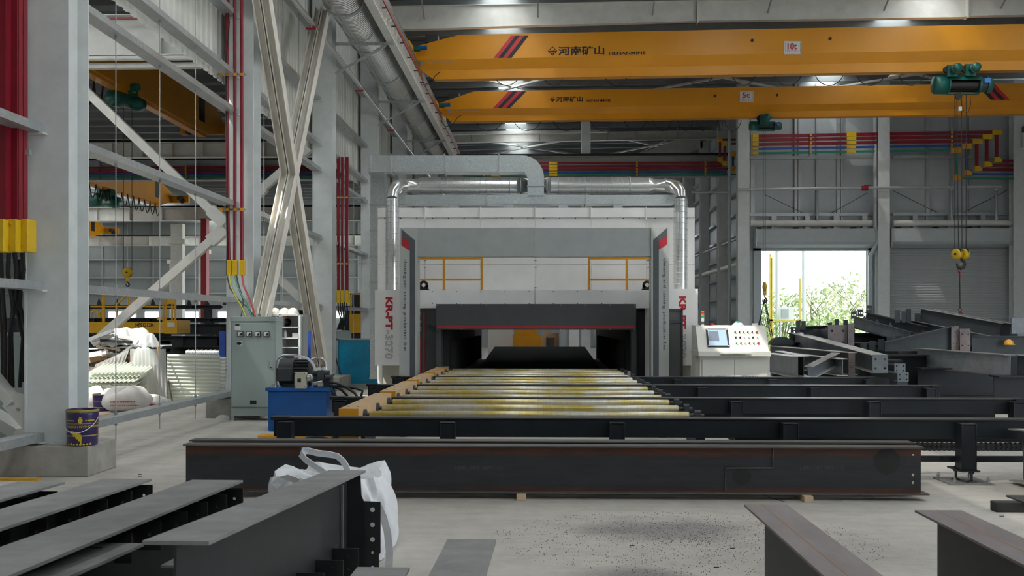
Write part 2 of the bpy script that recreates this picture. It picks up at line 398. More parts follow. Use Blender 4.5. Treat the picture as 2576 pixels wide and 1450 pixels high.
# flat cross bracing under the roof
def brace(pa, pb, lab):
    b = MB(); b.bar(pa, pb, .14, .07); return tag(b.build('roof_brace', white), lab, 'brace', 'roof cross braces')
for (xa, xb, ya, yb, n) in ((-4.2, 1.8, 36.6, 42.9, 'behind the near crane at left'), (4.0, 9.6, 36.6, 40.9, 'behind the near crane at right'), (11.5, 17.0, 36.6, 40.9, 'behind the near hoist'), (-4.5, 2.5, 50.2, 56.8, 'deep beyond the white post'), (3.0, 8.6, 50.2, 56.8, 'deep right of the white post')):
    brace((xa, ya, ZR(xa)-.30), (xb, yb, ZR(xb)-.30), 'white roof brace rising to the right ' + n)
    brace((xa, yb, ZR(xa)-.38), (xb, ya, ZR(xb)-.38), 'white roof brace falling to the right ' + n)
b = MB(); b.bar((-4.9, 48.6, 10.9), (3.2, 48.6, 10.98), .12, .14); tag(b.build('roof_strut', white), 'white horizontal roof strut beyond the far crane', 'strut')

# left wall: corrugated upper cladding, girts, sag rods, columns on footings
CY = [10.65, 17.58, 24.25, 30.8, 37.4, 44.0, 50.6]
XW = -5.74
b = MB(); y = 9.0; pts = []
while y < 66:
    pts += [(y, 0), (y+.10, 0), (y+.125, .028), (y+.225, .028)]; y += .25
vs = [V((XW+d, yy, z)) for z in (5.95, 11.36) for yy, d in pts]; n = len(pts)
b.add(vs, [(i, i+1, n+i+1, n+i) for i in range(n-1)])
wl = struct(b.build('wall_left', M('wall_cladding', (.66, .66, .62), .4, var=.08)))
GZ = [.41, 2.05, 3.75, 5.40, 6.05, 7.12, 8.7]
def girt(y0, y1, z, par):
    b = MB(); x0, x1 = -5.60, -5.39; h = .045
    prof = [(x0, -h), (x1, -h), (x1, h), (x0, h), (x0, h-.006), (x1-.006, h-.006), (x1-.006, -h+.006), (x0, -h+.006)]
    b.prism([(x, y0, z+q) for x, q in prof], (0, y1-y0, 0)); return b.build('girt', zincg, par)
ys = [3.4] + CY
for i in range(7):
    a = ys[i]+(.5 if i else 0); c = ys[i+1]-.004
    for z in GZ:
        if i == 0 and z > 5: continue
        girt(a+.01, c, z, wl)
    if i:
        for fr in (.24, .47, .70):
            yy = a+(c-a)*fr; b = MB(); b.cyl((-5.49, yy, .12), (-5.49, yy, 8.85), .0075, n=6)
            for z in GZ:
                for sg in (-1, 1): b.box(-5.505, -5.475, yy-.012, yy+.012, z+sg*.07-.02, z+sg*.07+.02)
            b.build('sag_rod', zincg, wl)
CL = ['white steel column on the concrete block beside the paint bucket', 'white steel column carrying three red conduits behind the grey cabinet', 'white steel column beside the foot of the sunlit cross brace', 'white steel column between the red busbars and the rectangular duct', 'white steel column rising behind the elbow of the round duct', 'far white wall column under the big spiral duct', 'farthest white wall column at the end of the spiral duct']
for i, y in enumerate(CY):
    t = thing('steel_column', CL[i], 'column', (-5.28, y+.23, 0), 'columns of the left wall')
    x0, x1 = -5.61, -5.128; zb = .33
    b = MB(); b.box(x0, x1, y, y+.02, zb, 11.2); b.build('flange', colw, t)
    b = MB(); b.box(x0, x1, y+.47, y+.49, zb, 11.2); b.build('flange', colw, t)
    b = MB(); b.box(-5.27, -5.25, y+.02, y+.47, zb, 11.2); b.box(x0, x0+.022, y-.01, y+.02, zb, 11.2); b.build('web', colw, t)
    b = MB(); b.box(x0-.12, x1+.1, y-.05, y+.54, zb-.0, zb+.022); b.build('base_plate', colw, t)
    b = MB()
    for bx in (-5.68, -5.08): b.cyl((bx, y+.0, zb+.022), (bx, y+.0, zb+.06), .022, n=6)
    b.build('anchor_bolt', stl, t)
    for z in GZ[:6]:
        b = MB(); b.box(-5.58, -5.36, y-.10, y-.001, z-.064, z-.046); b.build('girt_cleat', colw, t)
    f = MB(); yf0 = y-.15 if i == 0 else y-.55
    f.box(-6.4 if i == 0 else -5.8, -4.84, yf0, y+.56 if i == 0 else y+.9, 0, zb)
    tag(f.build('concrete_footing', conc, bevel=.012), ['rough concrete block under the nearest white column', 'concrete block behind the grey electric cabinet', 'concrete block below the foot of the sunlit brace', 'concrete block behind the cyan board', 'concrete block hidden beside the machine', 'far concrete block at the left wall', 'farthest concrete block at the left wall'][i], 'footing', 'column footings')

# crane runway on both sides
def runway(name, x, y0, y1, lab, step=.55):
    t = thing(name, lab, 'girder', (x, y0, 8.1)); b = MB()
    b.ibeam((x, y0, 8.85), (x, y1, 8.85), .6, .2, .02, .014); b.build('girder_section', white, t)
    b = MB(); y = y0+.3
    while y < y1: b.box(x-.1, x+.1, y, y+.012, 8.57, 9.13); y += step
    o = b.build('stiffener', white, t); o['kind'] = 'stuff'
    b = MB(); b.box(x-.03, x+.03, y0, y1, 9.15, 9.42); b.build('rail', stl, t)
    return t
runway('crane_runway', -3.70, 20, 43.6, 'white crane runway girder above the spiral duct on the left wall')
runway('crane_runway', 19.1, 22, 40.4, 'white crane runway girder end at the right edge')
t = thing('conductor_bar', 'red crane conductor bars running along the left runway', 'conductor bar', (-3.62, 20, 9))
for k in range(4):
    b = MB(); b.bar((-3.56+.02*k, 20, 9.05-.085*k), (-3.56+.02*k, 43.4, 9.05-.085*k), .028, .035); b.build('bar', redc if k else greenc, t)
b = MB()
for i in range(16):
    y = 21+i*1.4; b.box(-3.60, -3.49, y, y+.02, 8.75, 8.78); b.box(-3.60, -3.53, y, y+.02, 9.0, 9.04)
o = b.build('hanger', stl, t); o['kind'] = 'stuff'

# far cross girder with conduits, its posts, side wall and gable of the deep bay
YG = 44.0
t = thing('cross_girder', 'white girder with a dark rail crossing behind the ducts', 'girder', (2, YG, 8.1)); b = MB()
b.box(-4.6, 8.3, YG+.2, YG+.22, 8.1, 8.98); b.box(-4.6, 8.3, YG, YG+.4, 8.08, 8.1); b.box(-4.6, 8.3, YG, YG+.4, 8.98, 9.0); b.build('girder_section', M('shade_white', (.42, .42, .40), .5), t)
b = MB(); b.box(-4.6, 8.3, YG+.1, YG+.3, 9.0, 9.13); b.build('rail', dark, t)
def conduit_row(lab, X0, X1, Y, zs, rs, mats, joints, clamps, slope=0):
    t = thing('busbar_run', lab, 'busbar', ((X0[0]+X1[0])/2, Y, zs[-1]))
    for z, r, m, a, c in zip(zs, rs, mats, X0, X1):
        b = MB(); b.bar((a, Y, z), (c, Y, z+slope*(c-a)), r, r*1.6); b.build('busbar', m, t)
        for jx, jl in joints:
            b = MB(); b.bar((jx, Y-.01, z+slope*(jx-a)), (jx+jl, Y-.01, z+slope*(jx+jl-a)), r*2.2, r*1.9); b.build('joint_box', yconn, t)
    for cx in clamps:
        b = MB()
        for z, r, a in zip(zs, rs, X0): b.box(cx, cx+.07, Y-r-.02, Y+r, z-.05+slope*(cx-a), z+.05+slope*(cx-a))
        b.build('clamp', oran, t); b = MB(); b.box(cx+.02, cx+.05, Y+r, Y+.2, zs[-1]-.1, zs[0]+.1); b.build('clamp_post', zincg, t)
    return t
px = lambda x, Y: P(x, 400, Y).x
pz = lambda y, Y, x=1600: P(x, y, Y).z
CM = [redc, redc, redc, bluec, greenc]
Yb = YG-.12
X0 = [px(1165, Yb)]*5; X1 = [px(x, Yb) for x in (1810, 1822, 1832, 1845, 1855)]
conduit_row('red, blue and green busbars on the dark cross girder behind the ducts', X0, X1, Yb, [pz(y, Yb) for y in (410, 418, 426, 433, 440)], [.06, .06, .06, .045, .045], CM, [(px(1381, Yb), .37), (px(1236, Yb), .34)], [px(1600, Yb), px(1772, Yb), px(1215, Yb)])
t = thing('busbar_drop', 'red and blue busbar drops with yellow elbows by the corner column', 'busbar', P(1815, 400, Yb-.1))
for k, (xx, y0, y1, m, Yk) in enumerate(((1811, 352, 402, redc, 43.7), (1823, 362, 412, redc, 43.5), (1844, 388, 425, bluec, 43.3), (1854, 396, 432, greenc, 43.1))):
    a = P(xx, y0, Yk); c = P(xx, y1, Yk); b = MB(); b.bar(a, c, .09, .07, (0, 1, 0)); b.build('busbar', m, t)
    for q in (a, c): b = MB(); b.box(q.x-.1, q.x+.1, Yk-.08, Yk+.08, q.z-.1, q.z+.1); b.build('elbow_box', yconn if k < 2 else oran, t)
    b = MB(); b.bar(a, (a.x+.75-.14*k, Yk, a.z), .07, .09); b.build('busbar', m, t)
b = MB(); x = px(1474, YG+.6); b.box(x-.2, x+.2, YG+.5, YG+.9, 0, 11.0); tag(b.build('steel_post', colw), 'white square post standing behind the duct crossing', 'post')
b = MB(); b.box(9.0, 9.06, 41.3, 66, 0, 11.4); wd = struct(b.build('wall_deep_right', lead))
b = MB(); b.box(-5.7, 9.0, 66, 66.06, 0, 11.4); wg = struct(b.build('wall_gable', lead))
for x in range(-5, 9, 2):
    b = MB(); b.box(x, x+.9, 65.95, 65.99, 7.0, 7.7); b.build('window_light', glow('window_daylight', (.9, .95, 1), 2.0) if x == -5 else bpy.data.materials['window_daylight'], wg)
for k, y in enumerate((45.8, 51.0, 56.3, 61.4)):
    t = thing('steel_column', ['grey-white column of the deep bay just left of the corner column', 'second white column of the deep bay beside the round duct', 'third column of the deep bay behind the duct elbow', 'last column of the deep bay'][k], 'column', (8.4, y, 0), 'columns of the deep bay')
    b = MB(); b.box(8.1, 8.55, y, y+.02, 0, 10.9); b.build('flange', colw, t); b = MB(); b.box(8.1, 8.55, y+.4, y+.42, 0, 10.9); b.build('flange', colw, t)
    b = MB(); b.box(8.32, 8.34, y+.02, y+.4, 0, 10.9); b.build('web', colw, t)
for k in range(12):
    b = MB(); z = .8+k*.95; b.box(8.72, 8.92, 41.4, 65.5, z, z+.09); b.build('girt', zincg, wd)
for k in range(9):
    b = MB(); y = 43.1+k*2.6; b.box(8.9, 8.99, y, y+.12, 0, 11.3); b.build('stud', zincg, wd)
for k, (z, s) in enumerate(((5.2, .09), (4.1, .16))):
    b = MB(); b.cyl((8.25, 41.6, z), (8.25, 55, z-.0), s*.6, n=10); tag(b.build('wall_pipe', white if k else pipem), ['thin metal pipe along the deep bay side wall', 'thick white pipe along the deep bay side wall'][k], 'pipe')
t = P(1835, 300, 42.6); b = MB(); b.cyl((t.x, 42.6, 0), (t.x, 42.6, 9.9), .075, n=10)
for z in (1.5, 3.6, 5.8, 8): b.cyl((t.x, 42.6, z), (t.x, 42.6, z+.12), .095, n=10)
tag(b.build('downpipe', pipem), 'vertical metal downpipe left of the corner column', 'pipe')

# back wall with the two roller doors
YB = 41.0
xs0, xs1 = 8.35, 20.0
d1a, d1b, d1t = px(1912, YB), px(2181, YB), pz(632, YB, 2050)
d2a, d2b, d2t = px(2240, YB), px(2546, YB), pz(616, YB, 2400)
b = MB()
for x0, x1, z0, z1 in ((xs0, d1a, 0, 11.7), (d1b, d2a, 0, 11.5), (d2b, xs1, 0, 11.5), (d1a, d1b, d1t, 11.5), (d2a, d2b, d2t, 11.5)): b.box(x0, x1, YB, YB+.1, z0, z1)
wb = struct(b.build('wall_back', lead))
b = MB(); b.box(20.0, 20.1, 13, 41.1, 0, 11.5); b.box(20.0, 20.1, -14, 0, 0, 11.5); b.box(20.0, 20.1, 0, 13, 6.5, 11.5); struct(b.build('wall_right', lead))
b = MB(); b.box(-62, 20, -14.1, -14, 0, 11.5); struct(b.build('wall_behind', lead))
for xx, wdt in ((1893, .16), (2002, .12), (2010, .08), (2054, .05), (2109, .12), (2117, .08), (2333, .14), (2441, .12), (2392, .05)):
    b = MB(); x = px(xx, YB-.1); b.box(x-wdt/2, x+wdt/2, YB-.14, YB-.002, 5.75, 11.4); b.build('wall_stud', zincg, wb)
for yy, hh in ((402, .12), (545, .12)):
    for xa, xb in ((1882, 2208), (2240, 2552)):
        b = MB(); b.box(px(xa, YB), px(xb, YB), YB-.3, YB-.15, pz(yy, YB, 2200), pz(yy, YB, 2200)+hh); b.build('wall_rail', zincg, wb)
for k, (xa, xb) in enumerate(((1900, 1985), (1993, 2060), (2065, 2130), (2138, 2200), (2250, 2340), (2345, 2420), (2428, 2500))):
    b = MB(); x = px((xa+xb)/2, YB); b.box(x-.1, x+.1, YB-.34, YB-.1, pz(578, YB, 2200), pz(545, YB, 2200)); b.build('bracket_stub', zincg, wb)
    b = MB(); x = px(xa+8, YB); b.box(x-.12, x+.12, YB-.05, YB-.003, pz(581, YB, 2200), pz(572, YB, 2200)); b.build('vent_slot', dark, wb)
for k, (xa, xb) in enumerate(((1888, 2203), (2246, 2550))):
    z = pz(565, YB, 2200); b = MB(); b.cyl((px(xa, YB-.5), YB-.5, z), (px(xb, YB-.5), YB-.5, z), .12, n=12); tag(b.build('shutter_shaft', white), ['round white shaft above the open roller door', 'round white shaft above the closed roller door'][k], 'shaft')
    za, zb = pz(577, YB-.4, 2200), pz(616, YB-.4, 2200); t = thing('shutter_box', ['grey roller box over the bright open doorway', 'grey roller box over the closed shutter'][k], 'shutter box', (px((xa+xb)/2, YB), YB-.4, zb))
    xa2, xb2 = px((1901, 2240)[k], YB-.5), px((2202, 2562)[k], YB-.5)
    b = MB(); b.prism([(xa2, YB-.7, zb+.1), (xa2, YB-.7, za), (xa2, YB-.2, za), (xa2, YB-.2, zb-.12), (xa2, YB-.62, zb)], (xb2-xa2, 0, 0)); b.build('casing', lead, t)
    b = MB(); b.box(xa2-.03, xa2, YB-.72, YB-.18, zb-.12, za+.02); b.build('end_plate', zincg, t)
# open door frame, closed shutter of real slats
t = struct(bpy.data.objects.new('door_1', None)); COL.objects.link(t); t.location = (d1a, YB, 0); WL[t.name] = V(t.location)
for x0, x1, z0, z1 in ((d1a-.28, d1a, 0, d1t+.25), (d1b, d1b+.14, 0, d1t+.25), (d1a-.28, d1b+.14, d1t, d1t+.25)):
    b = MB(); b.box(x0, x1, YB-.16, YB+.12, z0, z1); b.build('door_frame', lead, t)
t = struct(bpy.data.objects.new('door_2', None)); COL.objects.link(t); t.location = (d2a, YB, 0); WL[t.name] = V(t.location)
sh = M('shutter_slat', (.47, .50, .51), .42, var=.05); n = 46; h = d2t/n; first = None
for i in range(n):
    if first is None:
        b = MB(); b.prism([(d2a, YB+.02, 0), (d2a, YB+.006, h*.10), (d2a, YB-.012, h*.5), (d2a, YB+.006, h*.9), (d2a, YB+.02, h*1.0), (d2a, YB+.04, h*1.0), (d2a, YB+.04, 0)], (d2b-d2a, 0, 0)); first = b.build('shutter_slat', sh, t)
    else: dup(first, (0, 0, i*h))
b = MB(); b.box(d2b-.02, d2b+.18, YB-.14, YB+.05, 0, d2t+.1); b.build('guide_rail', zincg, t)
for k, (xx, ww) in enumerate(((1871, .46), (2224, .46), (2566, .5))):
    x = px(xx, YB-.9); t = thing('steel_column', ['broad white column at the corner left of the open doorway', 'white column standing between the two roller doors', 'white column at the right edge beside the closed shutter'][k], 'column', (x, YB-.7, 0), 'columns of the back wall')
    b = MB(); b.box(x-ww/2, x+ww/2, YB-.9, YB-.88, 0, 11.3); b.build('flange', colw, t)
    b = MB(); b.box(x-ww/2, x+ww/2, YB-.52, YB-.5, 0, 11.3); b.build('flange', colw, t)
    b = MB(); b.box(x-.01, x+.01, YB-.88, YB-.52, 0, 11.3); b.build('web', colw, t)
# pipes on the back wall
b = MB(); Yp = YB-1.0; b.tube([P(1858, 477, Yp), P(2200, 473, Yp), P(2520, 470, Yp)], .06)
tag(b.build('water_pipe', pipem), 'thin horizontal water pipe crossing the back wall', 'pipe')
b = MB(); b.tube([P(1740, 484, 42.5), P(1836, 484, 42.5)], .05); tag(b.build('water_pipe', pipem), 'short horizontal pipe left of the corner column', 'pipe')
for k, (pa, pc) in enumerate((((1925, 490), (2030, 541)), ((2182, 486), (2082, 541)), ((2248, 480), (2366, 540)), ((2536, 478), (2414, 540)))):
    b = MB(); b.cyl(P(*pa, YB-.16), P(*pc, YB-.16), .012, n=5); tag(b.build('tie_rod', stl), ['thin tie rod slanting down left over the open doorway', 'thin tie rod slanting up right over the open doorway', 'thin tie rod slanting down left over the closed shutter', 'thin tie rod slanting up right over the closed shutter'][k], 'tie rod', 'tie rods on the back wall')
b = MB(); b.prism([P(x, y, 51.0) for x, y in ((1585, 397), (1700, 352), (1768, 308), (1768, 372), (1700, 397))], (0, .02, 0)); b.bar(P(1585, 397, 51.0), P(1768, 308, 51.0), .2, .03); tag(b.build('rafter_haunch', white), 'white sloping rafter haunch above the busbars of the cross girder', 'rafter')
b = MB(); q = P(2175, 474, Yp-.02); b.cyl(q-V((.12, 0, 0)), q+V((.12, 0, 0)), .1, n=10); b.box(q.x-.02, q.x+.25, q.y-.02, q.y+.02, q.z+.1, q.z+.13); tag(b.build('pipe_valve', redp), 'small red valve on the horizontal water pipe', 'valve')
b = MB(); Yd = YB-.7; b.tube([P(2202, 290, Yd), P(2202, 570, Yd), P(2208, 585, Yd), P(2207, 612, Yd), P(2198, 628, Yd), P(2190, 645, Yd), P(2190, 812, Yd), P(2190, 905, Yd)], .09, 10)
tag(b.build('downpipe', pipem), 'metal downpipe with an offset bend right of the open doorway', 'pipe')
for k, xx in enumerate((2393, 2506, 2055)):
    b = MB(); b.tube([P(xx, 476, YB-.9), P(xx, 480, YB-.55), P(xx+1, 556, YB-.55)], .055, 8); tag(b.build('drop_pipe', pipem), ['short drop pipe left over the closed shutter', 'short drop pipe right over the closed shutter', 'short drop pipe over the open doorway'][k], 'pipe', 'drop pipes')
# busbars on the back wall
Yb = YB-.75
zz = [P(1900, y, Yb).z for y in (343, 353, 364, 375, 386)]
xa = [px(1898, Yb)]*5; xb = [px(x, Yb) for x in (2495, 2472, 2447, 2425, 2405)]
sl = (P(2480, 333, Yb).z-P(1900, 343, Yb).z)/(px(2480, Yb)-px(1900, Yb))
t = conduit_row('red, blue and green busbars stepping along the back wall', xa, xb, Yb, zz, [.075, .075, .075, .05, .05], CM, [(px(1892, Yb), .24), (px(2129, Yb), .37)], [px(2036, Yb), px(2218, Yb), px(2391, Yb)], sl)
t = thing('busbar_drop', 'stepped busbar drops with yellow elbows at the right of the back wall', 'busbar', P(2480, 400, Yb))
for k, (xx, y0, y1, m, c) in enumerate(((2507, 334, 405, redc, yconn), (2482, 345, 416, redc, yconn), (2457, 357, 427, redc, yconn), (2431, 369, 438, bluec, oran), (2405, 380, 449, greenc, oran))):
    a = P(xx, y0, Yb); d = P(xx, y1, Yb); e = P(2600, y1+1, Yb); rr = .13 if k < 3 else .08
    b = MB(); b.bar(a, d, rr*.9, .08, (0, 1, 0)); b.build('busbar', m, t)
    b = MB(); b.bar(d, e, .08, rr*.8); b.build('busbar', m, t)
    b = MB(); b.box(a.x-.19, a.x+.19, Yb-.1, Yb+.06, a.z-.1, a.z+.1); b.build('elbow_box', c, t)
    b = MB(); b.prism([d+V((-.1, -.1, .14)), d+V((.04, -.1, .14)), d+V((.18, -.1, .06)), d+V((.18, -.1, -.06)), d+V((-.1, -.1, -.08))], (0, .16, 0)); b.build('elbow_box', c, t)
# ---------------------------------------------------------------- blasting and coating machine
def bx(b, x0, y0, x1, y1, Y0, Y1):   # a box whose front face fills that rectangle of the photograph
    a, c = P(x0, y1, Y0), P(x1, y0, Y0); return b.box(a.x, c.x, Y0, Y1, a.z, c.z)
def pb(x0, y0, x1, y1, Y0, Y1, name, m, par=None, bevel=0):
    return bx(MB(), x0, y0, x1, y1, Y0, Y1).build(name, m, par, bevel=bevel)
def sheet(pts, Y, d, name, m, par):  # flat print or trim from an outline
    return MB().prism([P(x, y, Y) for x, y in pts], (0, d, 0)).build(name, m, par)
def vtext(s, x0, x1, y0, y1, Y, m, par, **k):
    a = P(x0, y0, Y); c = P(x1, y1, Y); return text(s, a, (0, 0, -1), (1, 0, 0), a.z-c.z, c.x-a.x, m, par, **k)
def htext(s, x0, x1, y0, y1, Y, m, par, **k):
    a = P(x0, y1, Y); c = P(x1, y0, Y); return text(s, a, (1, 0, 0), (0, 0, 1), c.x-a.x, c.z-a.z, m, par, **k)
YM = 21.8
mt = thing('blasting_machine', 'large white cleaning and coating machine with a dark tunnel mouth', 'machine', (-.1, YM, 0))
a = P(950, 523, YM); c = P(1748, 523, YM); XL, XR, ZT = a.x, c.x, a.z
b = MB(); b.box(XL+.05, -2.35, YM+.06, 33, 0, ZT-.1); b.box(2.2, XR-.05, YM+.06, 33, 0, ZT-.1); b.box(-2.35, 2.2, YM+.06, 33, 2.0, ZT-.1); b.build('body', mwhite, mt)
cols = [950, 1069, 1208, 1347, 1487, 1626, 1748]
for r, (y0, y1, d) in enumerate(((523, 547.5, .05), (548, 666, .0), (666.5, 800, 0))):
    for i in range(6):
        if r == 2 and False: continue
        pb(cols[i]+.3, y0, cols[i+1]-.3, y1, YM-d, YM+.06, 'panel', mwhite, mt)
for i in range(6):
    for y0, y1 in ((548, 800),):
        pass
for x in cols[1:6]: pb(x-1, 520, x+1, 553, YM-.09, YM-.05, 'seam_strip', mwhite, mt)
b = MB()
for i in range(20):
    q = P(968+40*i, 549.5, YM-.01); b.cyl(q, q-V((0, .012, 0)), .012, n=6)
for x in (1069, 1347, 1630):
    for y in (656, 673, 724):
        for d in (-1.5, 1.5): q = P(x+d, y, YM); b.cyl(q, q-V((0, .012, 0)), .010, n=6)
b.build('bolt', stl, mt)['kind'] = 'stuff'
for x0, x1 in ((950, 1004), (1687, 1748)): pb(x0, 800, x1, 1000, YM, YM+.06, 'panel', mwhite, mt)
# ledge panel, dark lower panels, hood, tunnel
YL = 21.15
for x0, x1 in ((1053, 1345), (1346, 1641)): pb(x0, 730, x1, 776, YL, YM, 'ledge_panel', mwhite, mt)
b = MB()
for i in range(10):
    for y in (734, 764):
        q = P(1088+64*i*.95, y, YL); b.cyl(q, q-V((0, .01, 0)), .011, n=6)
b.build('bolt', stl, mt)['kind'] = 'stuff'
pb(1053, 777, 1098, 1012, YL+.05, YM, 'side_panel', dgrey, mt)
sp = pb(1060.5, 850, 1065.5, 945, YL+.03, YL+.045, 'red_stripe', redp, mt)
pb(1063.5, 786, 1068.5, 945, YL+.03, YL+.045, 'red_stripe', redp, mt) if False else None
pb(1054.5, 848, 1059, 946, YL+.035, YL+.048, 'red_stripe', redp, mt)
pb(1064, 786, 1068.5, 946, YL+.035, YL+.048, 'red_stripe', redp, mt)
bpy.data.objects.remove(sp)
for s, y in (('凯', 787), ('昕', 805), ('悦', 823)): htext(s, 1050.5, 1060.5, y, y+10, YL+.04, whp, mt, depth=.004)
YH = 20.75
hd = MB(); bx(hd, 1097, 765, 1600, 830, YH, YH+.02); bx(hd, 1097, 765, 1600, 768, YH+.02, YL); bx(hd, 1097, 765, 1100, 830, YH+.02, YL); bx(hd, 1597, 765, 1600, 830, YH+.02, YL); hd = hd.build('hood', dgrey, mt)
pb(1099, 819.5, 1599, 826, YH-.006, YH-.001, 'red_stripe', redp, hd)
b = MB()
for i in range(9):
    for y in (768, 829 if i % 1 == 0 else 0):
        q = P(1099+62.2*i, y, YH); b.cyl(q, q-V((0, .008, 0)), .011, n=6)
b.build('bolt', chrome, hd)['kind'] = 'stuff'
for x0, x1 in ((1097, 1110), (1588, 1601)): pb(x0, 830, x1, 1010, YL-.3, YL+.1, 'hood_post', dgrey, mt)
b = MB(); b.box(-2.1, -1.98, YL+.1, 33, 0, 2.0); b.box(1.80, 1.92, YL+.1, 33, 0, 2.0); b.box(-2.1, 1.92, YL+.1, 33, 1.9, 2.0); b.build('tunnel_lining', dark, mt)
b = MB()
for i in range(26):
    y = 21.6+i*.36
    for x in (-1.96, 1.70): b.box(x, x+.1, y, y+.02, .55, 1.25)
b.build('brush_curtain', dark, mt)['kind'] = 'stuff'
b = MB(); b.box(2.0, 2.2, YL+.1, YM, 0, 2.0); b.box(1.93, 2.2, YM-.05, YM, 0, 2.0); b.build('side_recess', dark, mt)  # black block filling a dark opening, its shade put into the colour
# lifting eyes and handrails on the ledge
for x in (1065.5, 1628):
    q = P(x, 735, YL+.25); s = 1/117.
    b = MB(); n = 14; rr, ri = .098, .045; c0 = q+V((0, 0, .15))
    vs = [c0+V((r*math.cos(2*math.pi*k/n), d, r*math.sin(2*math.pi*k/n))) for d in (0, .06) for r in (rr, ri) for k in range(n)]
    f = []
    for k in range(n):
        k2 = (k+1) % n; f += [(k, k2, n+k2, n+k), (2*n+k2, 2*n+k, 3*n+k, 3*n+k2), (k2, k, 2*n+k, 2*n+k2), (n+k, n+k2, 3*n+k2, 3*n+k)]
    b.add(vs, f); b.box(q.x-.098, q.x-.05, q.y, q.y+.06, q.z, c0.z); b.box(q.x+.05, q.x+.098, q.y, q.y+.06, q.z, c0.z); b.box(q.x-.11, q.x+.11, q.y-.02, q.y+.1, q.z, q.z+.07)
    b.build('lifting_eye', black, mt)
for k, (xa, xm, xb) in enumerate(((1055, 1116.5, 1212), (1482, 1577, 1634))):
    t = thing('handrail', ['short orange handrail left above the tunnel mouth', 'short orange handrail right above the tunnel mouth'][k], 'handrail', P((xa+xb)/2, 729, YL+.15), 'handrails on the machine ledge'); Yr = YL+.12
    A, B2 = P(xa, 650.5, Yr), P(xb, 650.5, Yr); zt = A.z; zb = P(xa, 704, Yr).z; z0 = P(xa, 730, Yr).z
    for x in ((xm, xb) if k == 0 else (xa, xm)):
        q = P(x, 700, Yr); b = MB(); b.box(q.x-.025, q.x+.025, Yr, Yr+.05, z0, zt+.02); b.build('post', oran, t)
        b = MB(); b.box(q.x-.04, q.x+.04, Yr-.03, Yr+.09, z0, z0+.012); b.build('foot_plate', oran, t)
    for z in (zt, zb): b = MB(); b.box(A.x-.0, B2.x, Yr+.005, Yr+.045, z-.022, z+.022); b.build('rail', oran, t)
# portal frame in front
YP = 19.85
gt = thing('portal_frame', 'grey portal frame with charcoal and red trim before the machine', 'frame', P(1344, 1012, YP))
for k, (x0, x1) in enumerate(((1005, 1050), (1638.5, 1683.5))):
    o = pb(x0, 573, x1, 1020, YP, YP+.42, 'post', M('portal_grey', (.40, .415, .405), .42, var=.08) if k == 0 else bpy.data.materials['portal_grey'], gt)
    if k == 0:
        X = lambda x, y: (940+x/3.625, 560+y/3.625); yb = 1640
        ch = [(253, 60), (378, 165), (378, yb), (330, yb), (330, 182), (253, 127)]; rd = [(253, 125), (330, 180), (330, 258), (253, 207)]
        vtext('clenaing and  coating  production  line', 1013.4, 1023.4, 653.5, 883, YP, blk, o)
    else:
        X = lambda x, y: (1350+x/3.624, 360+y/3.624); yb = 2340
        ch = [(1188, 775), (1188, 842), (1114, 903), (1114, yb), (1062, yb), (1062, 885)]; rd = [(1188, 840), (1188, 922), (1114, 972), (1114, 900)]
        vtext('clenaing and  coating  production  line', 1666, 1676, 651, 882, YP, blk, o)
    sheet([X(*q) for q in ch], YP-.004, .0035, 'charcoal_trim', charc, o); sheet([X(*q) for q in rd], YP-.007, .0025, 'red_trim', redp, o)
for x0, x1 in ((1050.3, 1343), (1343.6, 1638.2)): pb(x0, 573, x1, 646, YP+.03, YP+.4, 'lintel', mgrey, gt)
# white sign boxes either side
YS = 20.5
for k, (x0, x1, y0) in enumerate(((943, 1006, 730), (1680, 1755.5, 727))):
    t = thing('sign_box', ['white sign box with red and outlined lettering left of the portal', 'white sign box with red and outlined lettering right of the portal'][k], 'sign', P((x0+x1)/2, 1015, YS), 'sign boxes of the machine')
    o = pb(x0, y0, x1, 920, YS, YS+.9, 'casing', mwhite, t)
    if k == 0: vtext('KR-PT', 970, 988, 748, 830, YS, redpr, o, off=.045); vtext('-3070', 968.5, 988, 831.5, 904, YS, blk, o, outline=.012)
    else: vtext('KR-PT', 1708, 1726, 745.5, 828, YS, redpr, o, off=.045); vtext('-3070', 1706.5, 1726.5, 830, 902, YS, blk, o, outline=.012)
    pb((952, 1738)[k], 920, (961, 1746)[k], 1013, YS+.02, YS+.12, 'leg', mwhite, t)
    pb((961, 1700)[k], 920, (1004, 1738)[k], 1013, YS+.3, YS+.32, 'kick_panel', M('kick_cream', (.40, .395, .33), .5) if k == 0 else bpy.data.materials['kick_cream'], t)
t = thing('steel_door', 'dark grey steel door leaf between the portal and the right sign box', 'door', P(1700, 1012, YS-.15))
pb(1684, 777, 1716.5, 1016, YS-.16, YS-.12, 'leaf', M('door_dark_grey', (.10, .10, .105), .45), t); pb(1684, 777, 1717, 782, YS-.2, YS-.16, 'rim', dgrey, t); pb(1684, 806, 1716, 813, YS-.2, YS-.16, 'rail', dgrey, t); pb(1714.5, 777, 1718, 1016, YS-.2, YS-.16, 'edge', dgrey, t)
# handle lever by the hood
b = MB(); b.bar(P(1079, 818, YL-.02), P(1098, 824, YL-.1), .05, .03); b.build('latch_lever', black, mt)

